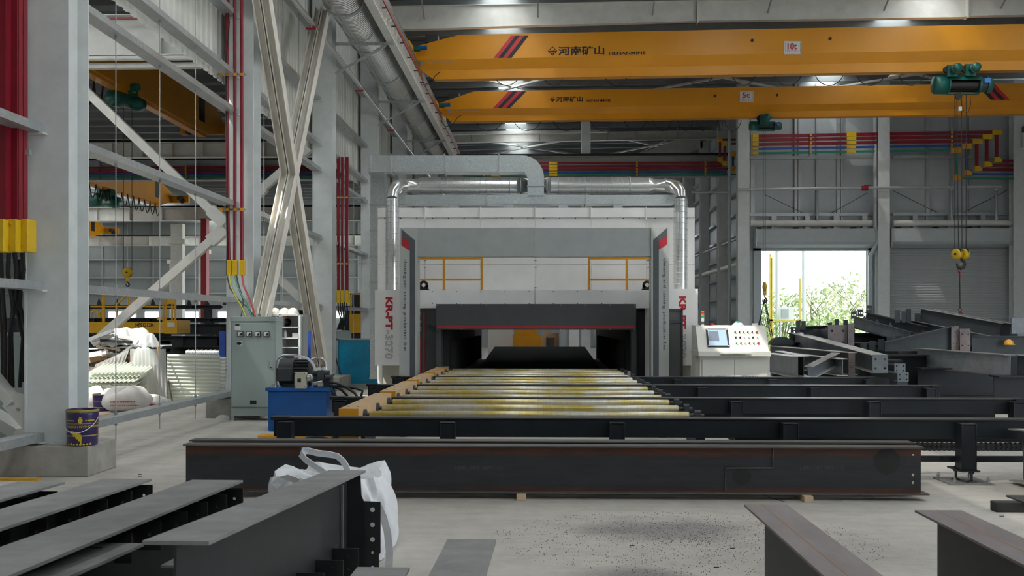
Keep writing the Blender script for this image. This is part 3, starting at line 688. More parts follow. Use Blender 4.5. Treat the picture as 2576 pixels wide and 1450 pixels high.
# ---------------------------------------------------------------- ductwork on top of the machine
YD = 22.02
def arc(c, r, a0, a1, n, u, w): return [V(c)+V(u)*r*math.cos(a0+(a1-a0)*i/n)+V(w)*r*math.sin(a0+(a1-a0)*i/n) for i in range(n+1)]
for k, (xv, xe, xh0, xh1, xc, lab) in enumerate(((986.5, 1012, 1062, 1300, 1338, 'left'), (1712, 1686, 1632, 1386, 1345, 'right'))):
    t = thing('spiral_duct', 'round metal duct with a caged riser on the %s of the machine front' % lab, 'duct', P(xv, 730, 21.35), 'round ducts of the machine')
    s = 1 if k == 0 else -1; Yv = 21.35
    top = P(xv, 500, Yv); bot = P(xv, 735, Yv); el = P(xe, 467, 22.2); h0 = P(xh0, 467, 22.3); r1 = .128
    b = MB(); b.cyl(bot, top, r1, n=16); b.build('riser', zincs, t)
    b = MB(); pts = [top, top+V((0, .05, .12)), top+V((s*.05, .25, .25)), P(xv+s*12, 471, 21.95), P(xe+s*4, 467, 22.15)]
    b.tube(pts, [r1, r1, .14, .15, .15], 16); b.build('elbow', zincs, t)
    b = MB(); c0 = P(xe+s*3, 467, 22.15); c1 = P(xh0-s*16, 467, 22.3); b.tube([c0, c1, P(xh0, 467, 22.3), P(xh0+s*2, 467, 22.3)], [.15, .15, .185, .185], 18); b.build('reducer', zincs, t)
    b = MB(); b.cyl(P(xh0, 467, 22.3), P(xh1, 467, 22.3), .185, n=20); b.build('main_run', zincs, t)
    b = MB(); b.tube([P(xh1, 467, 22.3), P(xh1+s*14, 469, 22.45), P(xh1+s*34, 474, 22.8), P(xc, 476, 23.2)], [.185, .18, .13, .12], 18); b.build('tail_cone', zincs, t)
    b = MB()
    for i in range(12):
        x = xh0+s*(52+i*13.5); b.tube(arc(P(x, 467, 22.3), .186, 0, 2*math.pi*.999, 18, (0, 1, 0), (0.08*s, 0, 1)), .0025, 4)
    b.build('spiral_seam', zincg, t)['kind'] = 'stuff'
    for x in (xe+s*12, xh0+s*48, xh1-s*18, xh1+s*10):
        q = P(x, 467, 22.3); b = MB(); rr = .165 if x == xe+s*12 else .196; b.cyl(q-V((.012, 0, 0)), q+V((.012, 0, 0)), rr, n=20); b.build('flange_ring', zincg, t)
    b = MB()
    for i in range(17):
        z = bot.z+.05+i*(top.z-bot.z-.1)/16; b.tube(arc((bot.x, Yv, z), .146, 0, 2*math.pi*.999, 14, (1, 0, .09*s), (0, 1, 0)), .0035, 4)
    for i in range(10):
        an = i*math.pi/5; b.cyl((bot.x+.146*math.cos(an), Yv+.146*math.sin(an), bot.z), (bot.x+.146*math.cos(an), Yv+.146*math.sin(an), top.z), .003, n=4)
    b.build('wire_cage', zincg, t)
# rectangular supply duct with its big elbow
t = thing('rectangular_duct', 'spangled rectangular supply duct with a curved drop above the machine', 'duct', P(1340, 490, YD))
def rduct(x0, x1, y0, y1, Y0, Y1, nm='duct_section'): return pb(x0, y0, x1, y1, Y0, Y1, nm, zinc, t)
rduct(966, 1116, 391, 432, YD, YD+.42); rduct(1119, 1253, 391, 433, YD, YD+.42)
out = [P(1256, 391, YD), P(1310, 391, YD)]; ce = P(1312, 447, YD); ro = P(1368.5, 447, YD).x-ce.x
out += [ce+V((ro*math.sin(i*math.pi/16), 0, ro*math.cos(i*math.pi/16))) for i in range(1, 9)] + [P(1368.5, 467, YD)]
ri = P(1327, 447, YD).x-ce.x
inn = [P(1327, 467, YD)] + [ce+V((ri*math.cos(i*math.pi/12), 0, ri*math.sin(i*math.pi/12))) for i in range(0, 7)] + [P(1256, 433, YD)]
MB().prism(out+inn, (0, .42, 0)).build('elbow', zinc, t)
rduct(1327, 1368.5, 468.5, 492, YD, YD+.42)
for x in (1117.5, 1254.5, 983): pb(x-1.4, 387, x+1.4, 437, YD-.04, YD+.46, 'flange_ring', zincg, t)
pb(1325, 466.8, 1371, 469, YD-.04, YD+.46, 'flange_ring', zincg, t)
b = MB(); q = P(922, 391, YD); q2 = P(966, 433, YD); w_ = q2.x-q.x; pl = [(q2.x, YD)]
pl = [V((q2.x, YD, q2.z))] + [V((q2.x-.28-.10*math.sin(i*math.pi/12)*0+(-(w_-.28))*math.sin(i*math.pi/12), YD+.35*(1-math.cos(i*math.pi/12)), q2.z)) for i in range(0, 7)] + [V((q.x, YD+1.0, q2.z)), V((q.x+.3, YD+1.0, q2.z)), V((q.x+.3, YD+.42, q2.z)), V((q2.x, YD+.42, q2.z))]
b.prism(pl, (0, 0, q.z-q2.z)).build('corner_elbow', zinc, t)
t = thing('duct_riser', 'stacked galvanised rectangular duct riser left of the white machine wall', 'duct', P(947, 960, 23.0))
for i, (y0, y1) in enumerate(((440, 513), (517, 578), (582, 643), (647, 708), (712, 775), (779, 950))): pb(931, y0, 966, y1, 23.0, 23.4, 'duct_section', zinc, t); pb(929, y1, 968, y1+4, 22.97, 23.43, 'flange_ring', zincg, t)
t = thing('plenum_duct', 'low flat galvanised plenum duct across the machine roof', 'duct', P(1345, 523, 22.25))
for x0, x1 in ((1003, 1221), (1223, 1473), (1475, 1696)): pb(x0, 490, x1, 513, 22.09, 22.53, 'duct_section', zinc, t)
for x in (1222, 1474): pb(x-1.4, 486, x+1.4, 517, 22.06, 22.56, 'flange_ring', zincg, t)
for x0, x1 in ((1131, 1154), (1268, 1292), (1405, 1429), (1544, 1566), (1003, 1013)): pb(x0, 513, x1, 535, 22.12, 22.5, 'outlet', zinc, t)
t = thing('blower', 'round blower casing half hidden behind the plenum duct', 'blower', P(1338, 540, 24)); q = P(1338, 552, 24); b = MB(); b.cyl(q, q+V((0, .5, 0)), .40, n=28); b.build('casing', zincs, t); b = MB(); b.cyl(q-V((0, .03, 0)), q, .44, n=28, caps=True); b.build('rim', zincg, t)
# big spiral duct along the left wall
t = thing('spiral_duct', 'large spiral ventilation duct slung along the left wall', 'duct', (-4.3, 17, 8.3))
XD, ZD, RD = -4.42, 8.98, .455
y = 16.0; i = 0
while y < 46:
    y2 = y+3.1; b = MB(); pr = []; n = 30
    q = y
    while q < y2-.11:
        pr += [(RD, q-y), (RD, q-y+.07), (RD+.012, q-y+.085), (RD, q-y+.10)]; q += .10
    b.lathe((XD, y, ZD), (0, 1, 0), pr, 26); b.build('duct_section', zincs, t)
    b = MB(); b.lathe((XD, y2-.06, ZD), (0, 1, 0), [(RD, 0), (RD+.05, 0), (RD+.05, .035), (RD, .035)], 26); b.build('flange_ring', zincg, t)
    y = y2; i += 1
for i, y in enumerate((24.3, 30.7, 37.4, 44.0)):
    k = thing('duct_bracket', ['triangular wall bracket under the big duct, nearest', 'triangular wall bracket under the big duct beside the fourth column', 'triangular bracket under the far run of the big duct', 'farthest triangular bracket under the big duct'][i], 'bracket', (-4.9, y, 8), 'duct brackets')
    b = MB(); b.bar((-5.05, y-.05, 8.48), (-3.6, y-.05, 8.48), .06, .06); b.build('arm', zincg, k); b = MB(); b.bar((-5.05, y-.05, 7.75), (-3.8, y-.05, 8.44), .05, .05); b.build('strut', zincg, k)
# handrail pipe along the wall under the duct
b = MB(); b.cyl(PW(740, 0, -4.95)+V((0, -3, 0)), (-4.95, 52, PW(740, 0, -4.95).z), .055, n=10); z = PW(740, 0, -4.95).z
tag(b.build('sprinkler_pipe', zincs), 'slim metal pipe along the left wall below the big duct', 'pipe')
for i, y in enumerate((21.5, 27.3, 33.0, 39)):
    b = MB(); b.lathe((-4.95, y, z), (0, 1, 0), [(.075, -.03), (.075, .03)], 12); b.box(-5.12, -4.9, y-.03, y+.03, z-.09, z-.06); tag(b.build('pipe_clamp', redp), ['red clamp on the wall pipe above the sunlit brace', 'red clamp on the wall pipe beyond the third column', 'red clamp on the far wall pipe', 'farthest red clamp on the wall pipe'][i], 'clamp', 'pipe clamps')

# ---------------------------------------------------------------- roller conveyor and transfer beams
rol, _t, _p = nt('worn_roller'); _oi = node(_t, 'ShaderNodeObjectInfo'); _mu = node(_t, 'ShaderNodeMath', operation='MULTIPLY'); _mu.inputs[1].default_value = 60; _t.links.new(_oi.outputs['Random'], _mu.inputs[0]); _va = node(_t, 'ShaderNodeVectorMath', operation='ADD'); _t.links.new(coords(_t, (1.0, 1.0, 1.0)), _va.inputs[0]); _t.links.new(_mu.outputs[0], _va.inputs[1]); _c = _va.outputs[0]; _n = noise(_t, _c, 1.5, 7, .7); _f = noise(_t, coords(_t, (30, 1, 1)), 2, 3)
_b = mix(_t, ramp(_t, _n, .40, .58), (.66, .64, .58), (.56, .43, .10)); _b = mix(_t, ramp(_t, _f, .45, .75, cb=(.28, .28, .28, 1)), _b, (.20, .16, .09)); _t.links.new(_b, _p.inputs['Base Color'])
_p.inputs['Metallic'].default_value = .45; _p.inputs['Roughness'].default_value = .3
t = thing('roller_conveyor', 'roller conveyor with worn yellow rollers leading into the tunnel', 'conveyor', (-.1, 16, 0)); ZRL = .62
first = None
for i in range(13):
    y = 11.08+.86*i
    if first is None:
        r_ = MB(); r_.lathe((-1.92, y, ZRL), (1, 0, 0), [(0, 0), (.034, 0), (.043, .012), (.043, 3.54), (.034, 3.555), (0, 3.555)], 18); r_ = r_.build('roller', rol, t)
        s_ = MB(); s_.cyl((-2.02, y, ZRL), (1.80, y, ZRL), .02, n=8); s_ = s_.build('shaft', stl, t)
        h_ = MB(); h_.box(1.70, 1.755, y-.06, y+.06, ZRL-.14, ZRL+.045); h_.cyl((1.695, y, ZRL+.01), (1.76, y, ZRL+.01), .05, n=10); h_ = h_.build('bearing_block', mgry, t)
        w_ = MB(); w_.cyl((-1.985, y, ZRL), (-1.955, y, ZRL), .062, n=16); w_ = w_.build('end_collar', stl, t); first = y
    else:
        for o in (r_, s_, h_, w_): dup(o, (0, y-first, 0))
for x in (-1.99, 1.73):
    b = MB(); b.box(x-.05, x+.05, 10.9, 22.2, ZRL-.30, ZRL-.14); b.build('side_rail', blackst, t)
for y in (11.5, 14.3, 17, 19.5):
    for x in (-1.99, 1.73): b = MB(); b.box(x-.05, x+.05, y, y+.1, 0, ZRL-.3); b.build('leg', blackst, t)
for i, (y0, y1) in enumerate(((10.75, 13.12), (13.5, 15.82), (16.12, 18.28), (18.6, 20.3), (20.45, 22.0))):
    b = MB(); b.box(-2.20, -1.985, y0+.01, y1, .36, .715); o = b.build('drive_guard', litwornor, t)
    b = MB(); b.box(-2.20, -1.985, y0-.002, y0+.01, .36, .713); b.build('guard_front', oran, o)
    b = MB()
    for yy in (y0+.25, y0+.9, y1-.3):
        b.cyl((-2.14, yy, .715), (-2.14, yy, .717), .013, n=8); b.cyl((-2.04, yy, .715), (-2.04, yy, .717), .013, n=8)
    b.build('screw', blk, o)
b = MB(); q = P(1579, 945, 18.2); b.box(q.x, q.x+.05, 18.2, 18.25, .3, P(1579, 934, 18.2).z); b.build('stop_post', chrome, t)
TB = [(10.45, .65, -2.83, 6.35, (1126, 1552, 1986, 2432), 1), (13.2, .655, -2.79, 6.32, (1852, 2198, 2560), 2), (15.93, .655, -2.79, 6.30, (1767, 2050, 2340), 3), (18.37, .652, -2.76, 6.08, (1706, 1945, 2187), 4)]
TL = ['black steel transfer beam nearest the camera, just behind the long dark girder', 'second black transfer beam, behind the first rollers', 'third black transfer beam, halfway up the roller line', 'fourth black transfer beam, in front of the cream console']
for (y, zt, xa, xb, legs, k) in TB:
    t = thing('transfer_beam', TL[k-1], 'beam', (1.8, y, 0), 'transfer beams')
    b = MB(); b.box(xa, xb, y, y+.14, zt-.205, zt-.012); b.build('box_beam', blackst, t, bevel=.006)
    b = MB(); b.box(xa+.03, xb-.02, y-.02, y+.16, zt-.012, zt); b.build('wear_strip', M('wear_strip', (.085, .085, .09), .35, .5) if k == 1 else bpy.data.materials['wear_strip'], t)
    b = MB(); b.box(xa-.025, xa+.16, y-.03, y+.17, zt-.03, zt+.004); b.build('end_cap', blackst, t)
    b = MB(); b.box(xb-.14, xb+.02, y-.03, y+.17, zt-.03, zt+.002); b.build('end_cap', blackst, t)
    lx = [P(q, 1000, y-.1).x for q in legs]
    if k == 1: lx = [xa+.15] + lx
    else: lx = [xa+.13] + lx
    L0 = None
    for x in lx:
        if L0 is None:
            b = MB(); w2 = .078
            b.box(x-w2, x-w2+.009, y-.16, y-.001, .14, zt-.04); b.box(x+w2-.009, x+w2, y-.16, y-.001, .14, zt-.04); b.box(x-w2, x+w2, y-.152, y-.142, .14, zt-.05); b.box(x-w2, x+w2, y-.16, y-.001, zt-.045, zt-.036)
            b1 = b.build('leg', blackst, t, bevel=.003)
            b = MB(); b.box(x-.10, x+.10, y-.19, y+.15, .125, .14); b2 = b.build('sole_plate', blackst, t)
            b = MB()
            for dx, dy in ((-.045, .06), (.04, -.12)): b.cyl((x+dx, y+dy, .03), (x+dx, y+dy, .16), .014, n=8); b.cyl((x+dx, y+dy, .012), (x+dx, y+dy, .03), .055, .03, n=14); b.cyl((x+dx, y+dy, .1), (x+dx, y+dy, .125), .026, n=6)
            b3 = b.build('levelling_foot', stl, t)
            b = MB(); b.box(x-.22, x+.22, y-.24, y+.22, .0, .012); b4 = b.build('floor_plate', stlp, t)
            b = MB()
            for dx, dy in ((-.16, -.19), (.18, -.19), (-.18, .17), (.14, .17)): b.cyl((x+dx, y+dy, .012), (x+dx, y+dy, .075), .010, n=6); b.cyl((x+dx, y+dy, .03), (x+dx, y+dy, .048), .02, n=6)
            b5 = b.build('anchor_bolt', chrome, t); L0 = x
        else:
            for o in (b1, b2, b3, b4, b5): dup(o, (x-L0, 0, 0))
    b = MB(); b.box(xa+.3, xb-.1, y+.02, y+.08, .20, .26); b.build('tie_bar', blackst, t)
    b = MB(); b.box(2.1 if k == 1 else 2.2, xb-.2, y+.42, y+.52, .36, .42); b.build('chain_guide', blackst, t)
    if k <= 2:
        b = MB(); x = 2.1
        while x < xb-.2: b.cyl((x, y+.40, .335), (x, y+.47, .335), .020, n=7); b.cyl((x, y+.40, .285), (x, y+.47, .285), .020, n=7); x += .052
        b.box(2.1, xb-.2, y+.41, y+.42, .27, .345); b.build('chain', stl, t)['kind'] = 'stuff'
# ---------------------------------------------------------------- the two yellow bridge cranes
SK = math.radians(2.05)
class Crane:
    def __init__(s, x, y, Y): s.o = P(x, y, Y); s.d = V((math.cos(SK), -math.sin(SK), 0)); s.n = V((math.sin(SK), math.cos(SK), 0))   # n points away
    def at(s, x, y, back=0):
        o = s.o + s.n*back; tn = math.tan(math.atan((x-1288)/F)-YAW)
        u = (o.y*tn-o.x)/(math.cos(SK)+math.sin(SK)*tn); q = o+s.d*u; dd = -q.x*math.sin(YAW)+q.y*math.cos(YAW)
        return V((q.x, q.y, CAMZ+(HZ-y)*dd/F))
def festoon(C, loops, y0, dep, par):
    for a, c in loops:
        A, B2 = C.at(a, y0, .35), C.at(c, y0, .35); n = 12; dz = dep*A.y/F; b = MB()
        b.tube([A.lerp(B2, i/n)+V((0, 0, -dz*(1-(2*i/n-1)**2)**.75)) for i in range(n+1)], .012, 5); b.build('festoon_cable', black, par)
def crane(C, lab, ref, top, f1, f2, bot, xr, stripes, dia, cn, en, sgn, holes, txt, ser, R):
    (lx, ly), (sx, sy) = ref[0], ref[1]
    t = thing('bridge_crane', lab, 'crane', C.at(lx, ly))
    q = lambda x, y, bk=0: C.at(x, y, bk)
    zt = q(sx, sy).z; z1 = q(*f1).z; z2 = q(*f2).z; z3 = q(*bot).z
    L = 22.5; e = lambda u, z, bk=0: C.o + C.d*u + C.n*bk + V((0, 0, z-C.o.z))
    us = (q(sx, sy)-C.o).dot(C.d); ub = (q(*bot)-C.o).dot(C.d); ul = (q(*f1)-C.o).dot(C.d); zl = q(lx, ly).z
    W = .52
    b = MB(); b.prism([e(0, zl), e(us, zt), e(L-us, zt), e(L, zl), e(L-ul, z1), e(ul, z1)], C.n*W); b.build('box_girder', yel, t)
    b = MB(); b.add([e(0, z1), e(0, z1, W), e(0, z1), e(0, z1)], [])
    b = MB(); vs = []
    for u in (ul, L-ul): vs += [e(u, z1), e(u, z1, W), e(u+(.18 if u < 9 else -.18), z2, W-.14), e(u+(.18 if u < 9 else -.18), z2, .14)]
    b.add(vs, [(0, 1, 2, 3), (7, 6, 5, 4), (0, 3, 7, 4), (1, 5, 6, 2), (3, 2, 6, 7), (0, 4, 5, 1)]); b.build('lower_trough', yel, t)
    b = MB(); b.prism([e(ul+.2, z2, .13), e(ub, z3, .13), e(L-ub, z3, .13), e(L-ul-.2, z2, .13)], C.n*.03); b.bar(e(ub, z3+.008, W/2), e(L-ub, z3+.008, W/2), .30, .016); b.build('rail_flange', yel, t)
    for (x0, x1, y0), (x2, x3, y3) in stripes:        # bottom edge, top edge
        for i in range(4):
            c = [redpr, blk, redpr, blk][i] if x2 > x0 else [blk, redpr, blk, redpr][i]
            pa = [(x0+(x1-x0)*i/4, y0), (x0+(x1-x0)*(i+1)/4, y0), (x2+(x3-x2)*(i+1)/4, y3), (x2+(x3-x2)*i/4, y3)]
            MB().prism([q(*p_)-C.n*.004 for p_ in pa], C.n*.003).build('stripe', c, t)
    def ct(s_, x0, x1, y0, y1, m, **k):
        A, B2 = q(x0, y1), q(x1, y0); k.setdefault('depth', .003)
        return text(s_, A-C.n*k['depth'], C.d, (0, 0, 1), (B2-A).dot(C.d), B2.z-A.z, m, t, **k)
    ct('河南矿山', *cn, blk, off=.027); ct('HENANMINE', *en, blk, off=.02)
    x0, x1, y0, y1 = dia; cx, cy, r = (x0+x1)/2, (y0+y1)/2, (x1-x0)/2
    b = MB()
    for k in range(4):
        ang = [(0, -1), (1, 0), (0, 1), (-1, 0)]; a_, c_ = ang[k], ang[(k+1) % 4]
        b.prism([q(cx+a_[0]*r, cy+a_[1]*r)-C.n*.004, q(cx+c_[0]*r, cy+c_[1]*r)-C.n*.004, q(cx+c_[0]*r*.8, cy+c_[1]*r*.8)-C.n*.004, q(cx+a_[0]*r*.8, cy+a_[1]*r*.8)-C.n*.004], C.n*.003)
    for dx in (-1, 1): b.bar(q(cx-dx*r*.35, cy-r*.3)-C.n*.003, q(cx+dx*r*.15, cy+r*.25)-C.n*.003, .004, .03, C.n)
    b.bar(q(cx-r*.7, cy+r*.08)-C.n*.003, q(cx+r*.7, cy+r*.08)-C.n*.003, .004, .03, (0, 0, 1)); b.bar(q(cx-r*.3, cy+r*.5)-C.n*.003, q(cx+r*.3, cy+r*.5)-C.n*.003, .004, .04, (0, 0, 1))
    b.build('emblem', blk, t)
    x0, x1, y0, y1 = sgn
    sp = MB().prism([q(x, y)-C.n*.02 for x, y in ((x0, y1), (x1, y1), (x1, y0), (x0, y0))], C.n*.012).build('load_sign', whp, t)
    w_, h_ = x1-x0, y1-y0
    ct(txt, x0+w_*.17, x0+w_*.74, y0+h_*.14, y0+h_*.66, redpr, off=.02, depth=.024); ct('吊具下严禁站人', x0+w_*.12, x0+w_*.88, y0+h_*.70, y0+h_*.83, redpr, depth=.024)
    b = MB()
    for (xa, ya), (xb, yb) in (((x0+2, y0+2), (x1-2, y0+2)), ((x0+2, y1-2), (x1-2, y1-2)), ((x0+2, y0+2), (x0+2, y1-2)), ((x1-2, y0+2), (x1-2, y1-2))): b.bar(q(xa, ya)-C.n*.0225, q(xb, yb)-C.n*.0225, .004, .008, C.n)
    b.build('sign_border', blk, t)
    b = MB()
    for x, y in holes: p_ = q(x, y); b.cyl(p_-C.n*.03, p_, .045, n=12)
    b.build('hole_disc', blk, t)  # dark discs standing in for holes, the shade inside put into the colour
    ct(ser[0], *ser[1], greyp, depth=.0035); p_ = q(ser[1][0]-16, ser[1][2]+3); b = MB(); b.cyl(p_-C.n*.006, p_, .06, n=16); b.build('badge', greyp, t)
    # end truck, its drive and buffer
    for u0 in (-.02, L-.26):
        b = MB(); b.ob(e(u0+.05, zl-.2, W/2), C.d*.12, C.n*1.35, V((0, 0, .12))); b.build('end_truck', yel, t)
        for bk in (-.75, 1.25): b = MB(); b.cyl(e(u0-.02, zl-.26, bk), e(u0+.12, zl-.26, bk), .16, n=16); b.build('wheel', stl, t)
    b = MB(); b.cyl(e(.06, zl-.12, -.30), e(.34, zl-.12, -.30), .085, n=12); b.build('drive_gearbox', hgreen, t); b = MB(); b.cyl(e(.33, zl-.10, -.30), e(.55, zl-.10, -.30), .07, n=12); b.build('drive_motor', tankb, t)
    b = MB(); b.ob(e(.62, zl+.30, .25), C.d*.19, C.n*.15, V((0, 0, .11))); b.build('cable_box', mgry, t)
    b = MB(); b.tube([e(.9, z3+.2, -.02), e(.75, z3+.08, -.02), e(.62, z3-.12, -.02), e(.35, z3-.2, -.02), e(.2, z3-.02, -.02)], .013, 5); b.build('collector_lead', black, t)
    return t
C1 = Crane(1033, 120, 29.9)
c1 = crane(C1, 'yellow ten tonne bridge crane nearest the camera', [(1033, 120), (1156, 87.5)], 0, (1043, 150.6), (1052, 175), (1090, 198), 2576,
    [((1241.8, 1286.7, 146), (1285.3, 1330, 90))], (1378, 1402, 116, 141), (1404, 1520, 115, 140), (1532, 1624, 129, 138.5), (1973, 2015, 104, 137), [(1892, 102), (2088, 97.5)], '10t', ('10t 22.5m 2406115245', (1078, 1138, 155, 161)), .2)
festoon(C1, [(1242, 1308), (1365, 1420), (1520, 1580), (1727, 1794), (1842, 1900), (1948, 2016), (2051, 2121), (2155, 2225), (2261, 2325)], 190, 25, c1)
C2 = Crane(1097, 262, 35.6)
c2 = crane(C2, 'yellow five tonne bridge crane behind the near one', [(1097, 262), (1192.6, 230)], 0, (1104, 275), (1113, 290), (1133, 304.7), 2576,
    [((1240, 1283, 272), (1279.5, 1323.8, 230)), ((2492, 2541, 251), (2452, 2500, 209))], (1383, 1397, 243, 257), (1398, 1466, 242, 257), (1476, 1537, 249.5, 256.5), (1861, 1895, 229.5, 256.5), [(1798.5, 242), (1955, 239.5)], '5t', ('5t22.5m2406115246', (1146, 1204, 277, 282)), .2)
festoon(C2, [(1197, 1265), (1292, 1362), (1390, 1460), (1484, 1547), (1570, 1627), (1643, 1691), (1705, 1743), (1753, 1783), (1787, 1805), (1804, 1812), (1808, 1818), (1822, 1865)], 303, 26, c2)
# hoists
def hoist(C, x0, x1, y0, y1, trol, lab, ropes, ymid):
    a, c = C.at(x0, (y0+y1)/2, .26), C.at(x1, (y0+y1)/2, .26); L = (c-a).length; r = (C.at(x0, y0, .26).z-C.at(x0, y1, .26).z)/2; ax = (c-a).normalized(); zc = (a.z+c.z)/2
    a = V((a.x, a.y, zc)); t = thing('rope_hoist', lab, 'hoist', a+ax*L/2, 'green rope hoists')
    e = lambda f: a+ax*L*f
    b = MB(); b.lathe(e(0), ax, [(0, 0), (r*.85, 0), (r, .05), (r, L*.22), (0, L*.22)], 20); b.build('gear_case', hgreen, t)
    b = MB(); b.cyl(e(.24), e(.78), r*.62, n=18); b.build('rope_drum', black, t)
    b = MB()
    for f in (.23, .76): b.cyl(e(f), e(f+.03), r*.98, n=20)
    n = 12; pr = [e(.24)+V((0, 0, 0))]
    vs = []
    for f in (.24, .78):
        for i in range(n+1):
            an = math.radians(-40+i*200/n); vs.append(e(f)+C.n*(-.97*r*math.cos(an))*(-1)+V((0, 0, r*.97*math.sin(an))))
    b.add(vs, [(i, i+1, n+2+i, n+1+i) for i in range(n)], True); b.bar(e(.24)+V((0, 0, -r*.95)), e(.78)+V((0, 0, -r*.95)), r*.5, .03); b.build('drum_shell', hgreen, t)
    b = MB(); b.cyl(e(.79), e(.90), r*.78, n=16); b.build('motor', mgry, t)
    b = MB(); b.lathe(e(.90), ax, [(r*.88, 0), (r*.9, L*.04), (r*.75, L*.095), (0, L*.1)], 18); b.build('motor_cowl', hgreen, t)
    b = MB(); b.ob(e(.87)-C.n*r*.95+V((0, 0, r*.25)), ax*L*.045, C.n*.04, V((0, 0, r*.25))); b.build('terminal_box', M('hoist_blue', (.05, .22, .62), .4) if 'hoist_blue' not in bpy.data.materials else bpy.data.materials['hoist_blue'], t)
    zf = C.at((x0+x1)/2, trol[0][2], .26).z
    b = MB(); b.ob(V(((e(.5).x), e(.5).y, (zf-.25+zc+r*.6)/2)), ax*L*.22, C.n*.12, V((0, 0, abs(zf-.25-zc-r*.6)/2+.03))); b.build('suspension_plate', hgreen, t)
    for (tx0, tx1, ty) in trol:
        m = C.at((tx0+tx1)/2, ty, .0); w_ = (C.at(tx1, ty).x-C.at(tx0, ty).x)
        for dx in (-.3, .3):
            b = MB(); b.cyl(m+ax*dx*w_+C.n*.02, m+ax*dx*w_+C.n*.12, w_*.27, n=16); b.build('trolley_wheel', black, t)
        b = MB(); b.ob(m+V((0, 0, -.05)), ax*w_*.36, C.n*.03, V((0, 0, .17))); b.build('trolley_plate', hgreen, t)
        mm = m+ax*w_*.14+V((0, 0, -.03)); b = MB(); b.lathe(mm, -C.n, [(0, 0), (.13, 0), (.13, .22), (.14, .24), (.12, .33), (0, .33)], 16); b.build('travel_motor', hgreen, t)
        b = MB(); b.lathe(mm, -C.n, [(.145, .22), (.148, .235), (.145, .25)], 16); b.build('motor_band', M('pale_band', (.45, .47, .42), .5) if 'pale_band' not in bpy.data.materials else bpy.data.materials['pale_band'], t)
    p_ = C.at(ropes[0]+ (9 if len(ropes) > 2 else 2), y1+6, .2)
    if len(ropes) > 2: b = MB(); b.cyl(p_-C.n*.04, p_+C.n*.04, .1, n=18); b.build('guide_sheave', black, t)
    return t
h1 = hoist(C1, 2347, 2494, 190, 236, [(2378, 2413, 174), (2424, 2460, 172)], 'green rope hoist on the near crane at the upper right', (2402, 2407, 2419, 2431), 0)
h2 = hoist(C2, 1885, 1966, 305, 329, [(1907, 1937, 297)], 'green rope hoist on the far crane above the doorway', (1920, 1924), 0)
b = MB(); q0 = C1.at(2440, 236, .1)
b.tube([C1.at(2440, 236, .1), C1.at(2442, 262, .1), C1.at(2436, 283, .1), C1.at(2425, 282, .1), C1.at(2421, 265, .1)], .009, 5); b.build('limit_cable', black, h1)
b = MB(); q = C1.at(2415, 274, .1); b.ob(q, (.04, 0, 0), (0, .04, 0), (0, 0, .06)); b.build('limit_switch', whp, h1)
# hook blocks on their ropes
def hook(b, c, s):                   # a lifting hook, c = eye of the shank
    pts = [(0, 0), (0, -.35), (.10, -.55), (.30, -.75), (.36, -1.0), (.26, -1.25), (0, -1.38), (-.27, -1.25), (-.36, -1.0), (-.36, -.82)]
    rr = [.11, .11, .13, .16, .18, .19, .19, .16, .10, .03]
    b.tube([V(c)+V((x*s, 0, z*s)) for x, z in pts], [k*s for k in rr], 8)
def links(b, a, c, r, n, w=.6):
    a, c = V(a), V(c); d = (c-a)/n; t_ = d.normalized(); s1 = t_.cross(V((0, 1, .2))).normalized(); s2 = t_.cross(s1)
    for i in range(n):
        m = a+d*(i+.5); s_ = s1 if i % 2 else s2; L = d.length*.62
        b.tube([m+t_*L*math.cos(k*math.pi/3)+s_*L*w*math.sin(k*math.pi/3) for k in range(6)], r, 4, closed=True)
Yk = C1.at(2416, 230, .26).y
t = thing('hook_block', 'twin yellow hook block hanging on four ropes before the closed shutter', 'hook', P(2416, 652, Yk))
for i, x in enumerate((2402, 2407, 2419, 2431)):
    xb = (2402, 2411, 2420, 2430)[i]; b = MB(); b.cyl(P(x, 237, Yk), P(xb, 634, Yk), .011, n=6); b.build('wire_rope', rope, t)
for i, x in enumerate((2407, 2426)):
    q = P(x, 640, Yk); b = MB(); ax = V((.8, .6, 0)) if i == 0 else V((.85, .5, 0)); b.lathe(q-ax*.08, ax, [(0, 0), (.10, 0), (.155, .02), (.155, .14), (.10, .16), (0, .16)], 20); o = b.build('sheave_cover', yconn, t)
    b = MB(); b.cyl(q-ax*.1, q+ax*.1, .035, n=10); b.build('axle', black, o); b = MB(); b.ob(q+V((.06, -.1, .10)), (.015, 0, 0), (0, .06, 0), (0, 0, .06)); b.build('rope_slot', black, o)
b = MB(); q = P(2416.5, 636, Yk); b.ob(q, (.06, 0, 0), (0, .05, 0), (0, 0, .1)); hook(b, q+V((0, 0, -.05)), .30); b.build('hook', hookm, t)
t = thing('lifting_chain', 'single black lifting chain with red link below the twin hook block', 'chain', P(2414, 783, Yk)); b = MB()
a = P(2414, 672, Yk); b.tube([a+V((.045*math.cos(k*math.pi/4), 0, -.09+.11*math.sin(k*math.pi/4))) for k in range(8)], .012, 5, closed=True); b.tube([a+V((0, .035*math.cos(k*math.pi/4), -.25+.07*math.sin(k*math.pi/4))) for k in range(8)], .012, 5, closed=True); b.build('red_link', redp, t)
b = MB(); links(b, P(2414, 684, Yk), P(2415, 775, Yk), .009, 36); b.build('chain_run', hookm, t)
b = MB(); a = P(2415, 776, Yk); b.tube([a+V((.05*math.cos(k*math.pi/5), 0, -.05+.05*math.sin(k*math.pi/5))) for k in range(10)], .008, 5, closed=True); hook(b, a+V((0, 0, -.1)), .07); b.build('end_hook', stl, t)
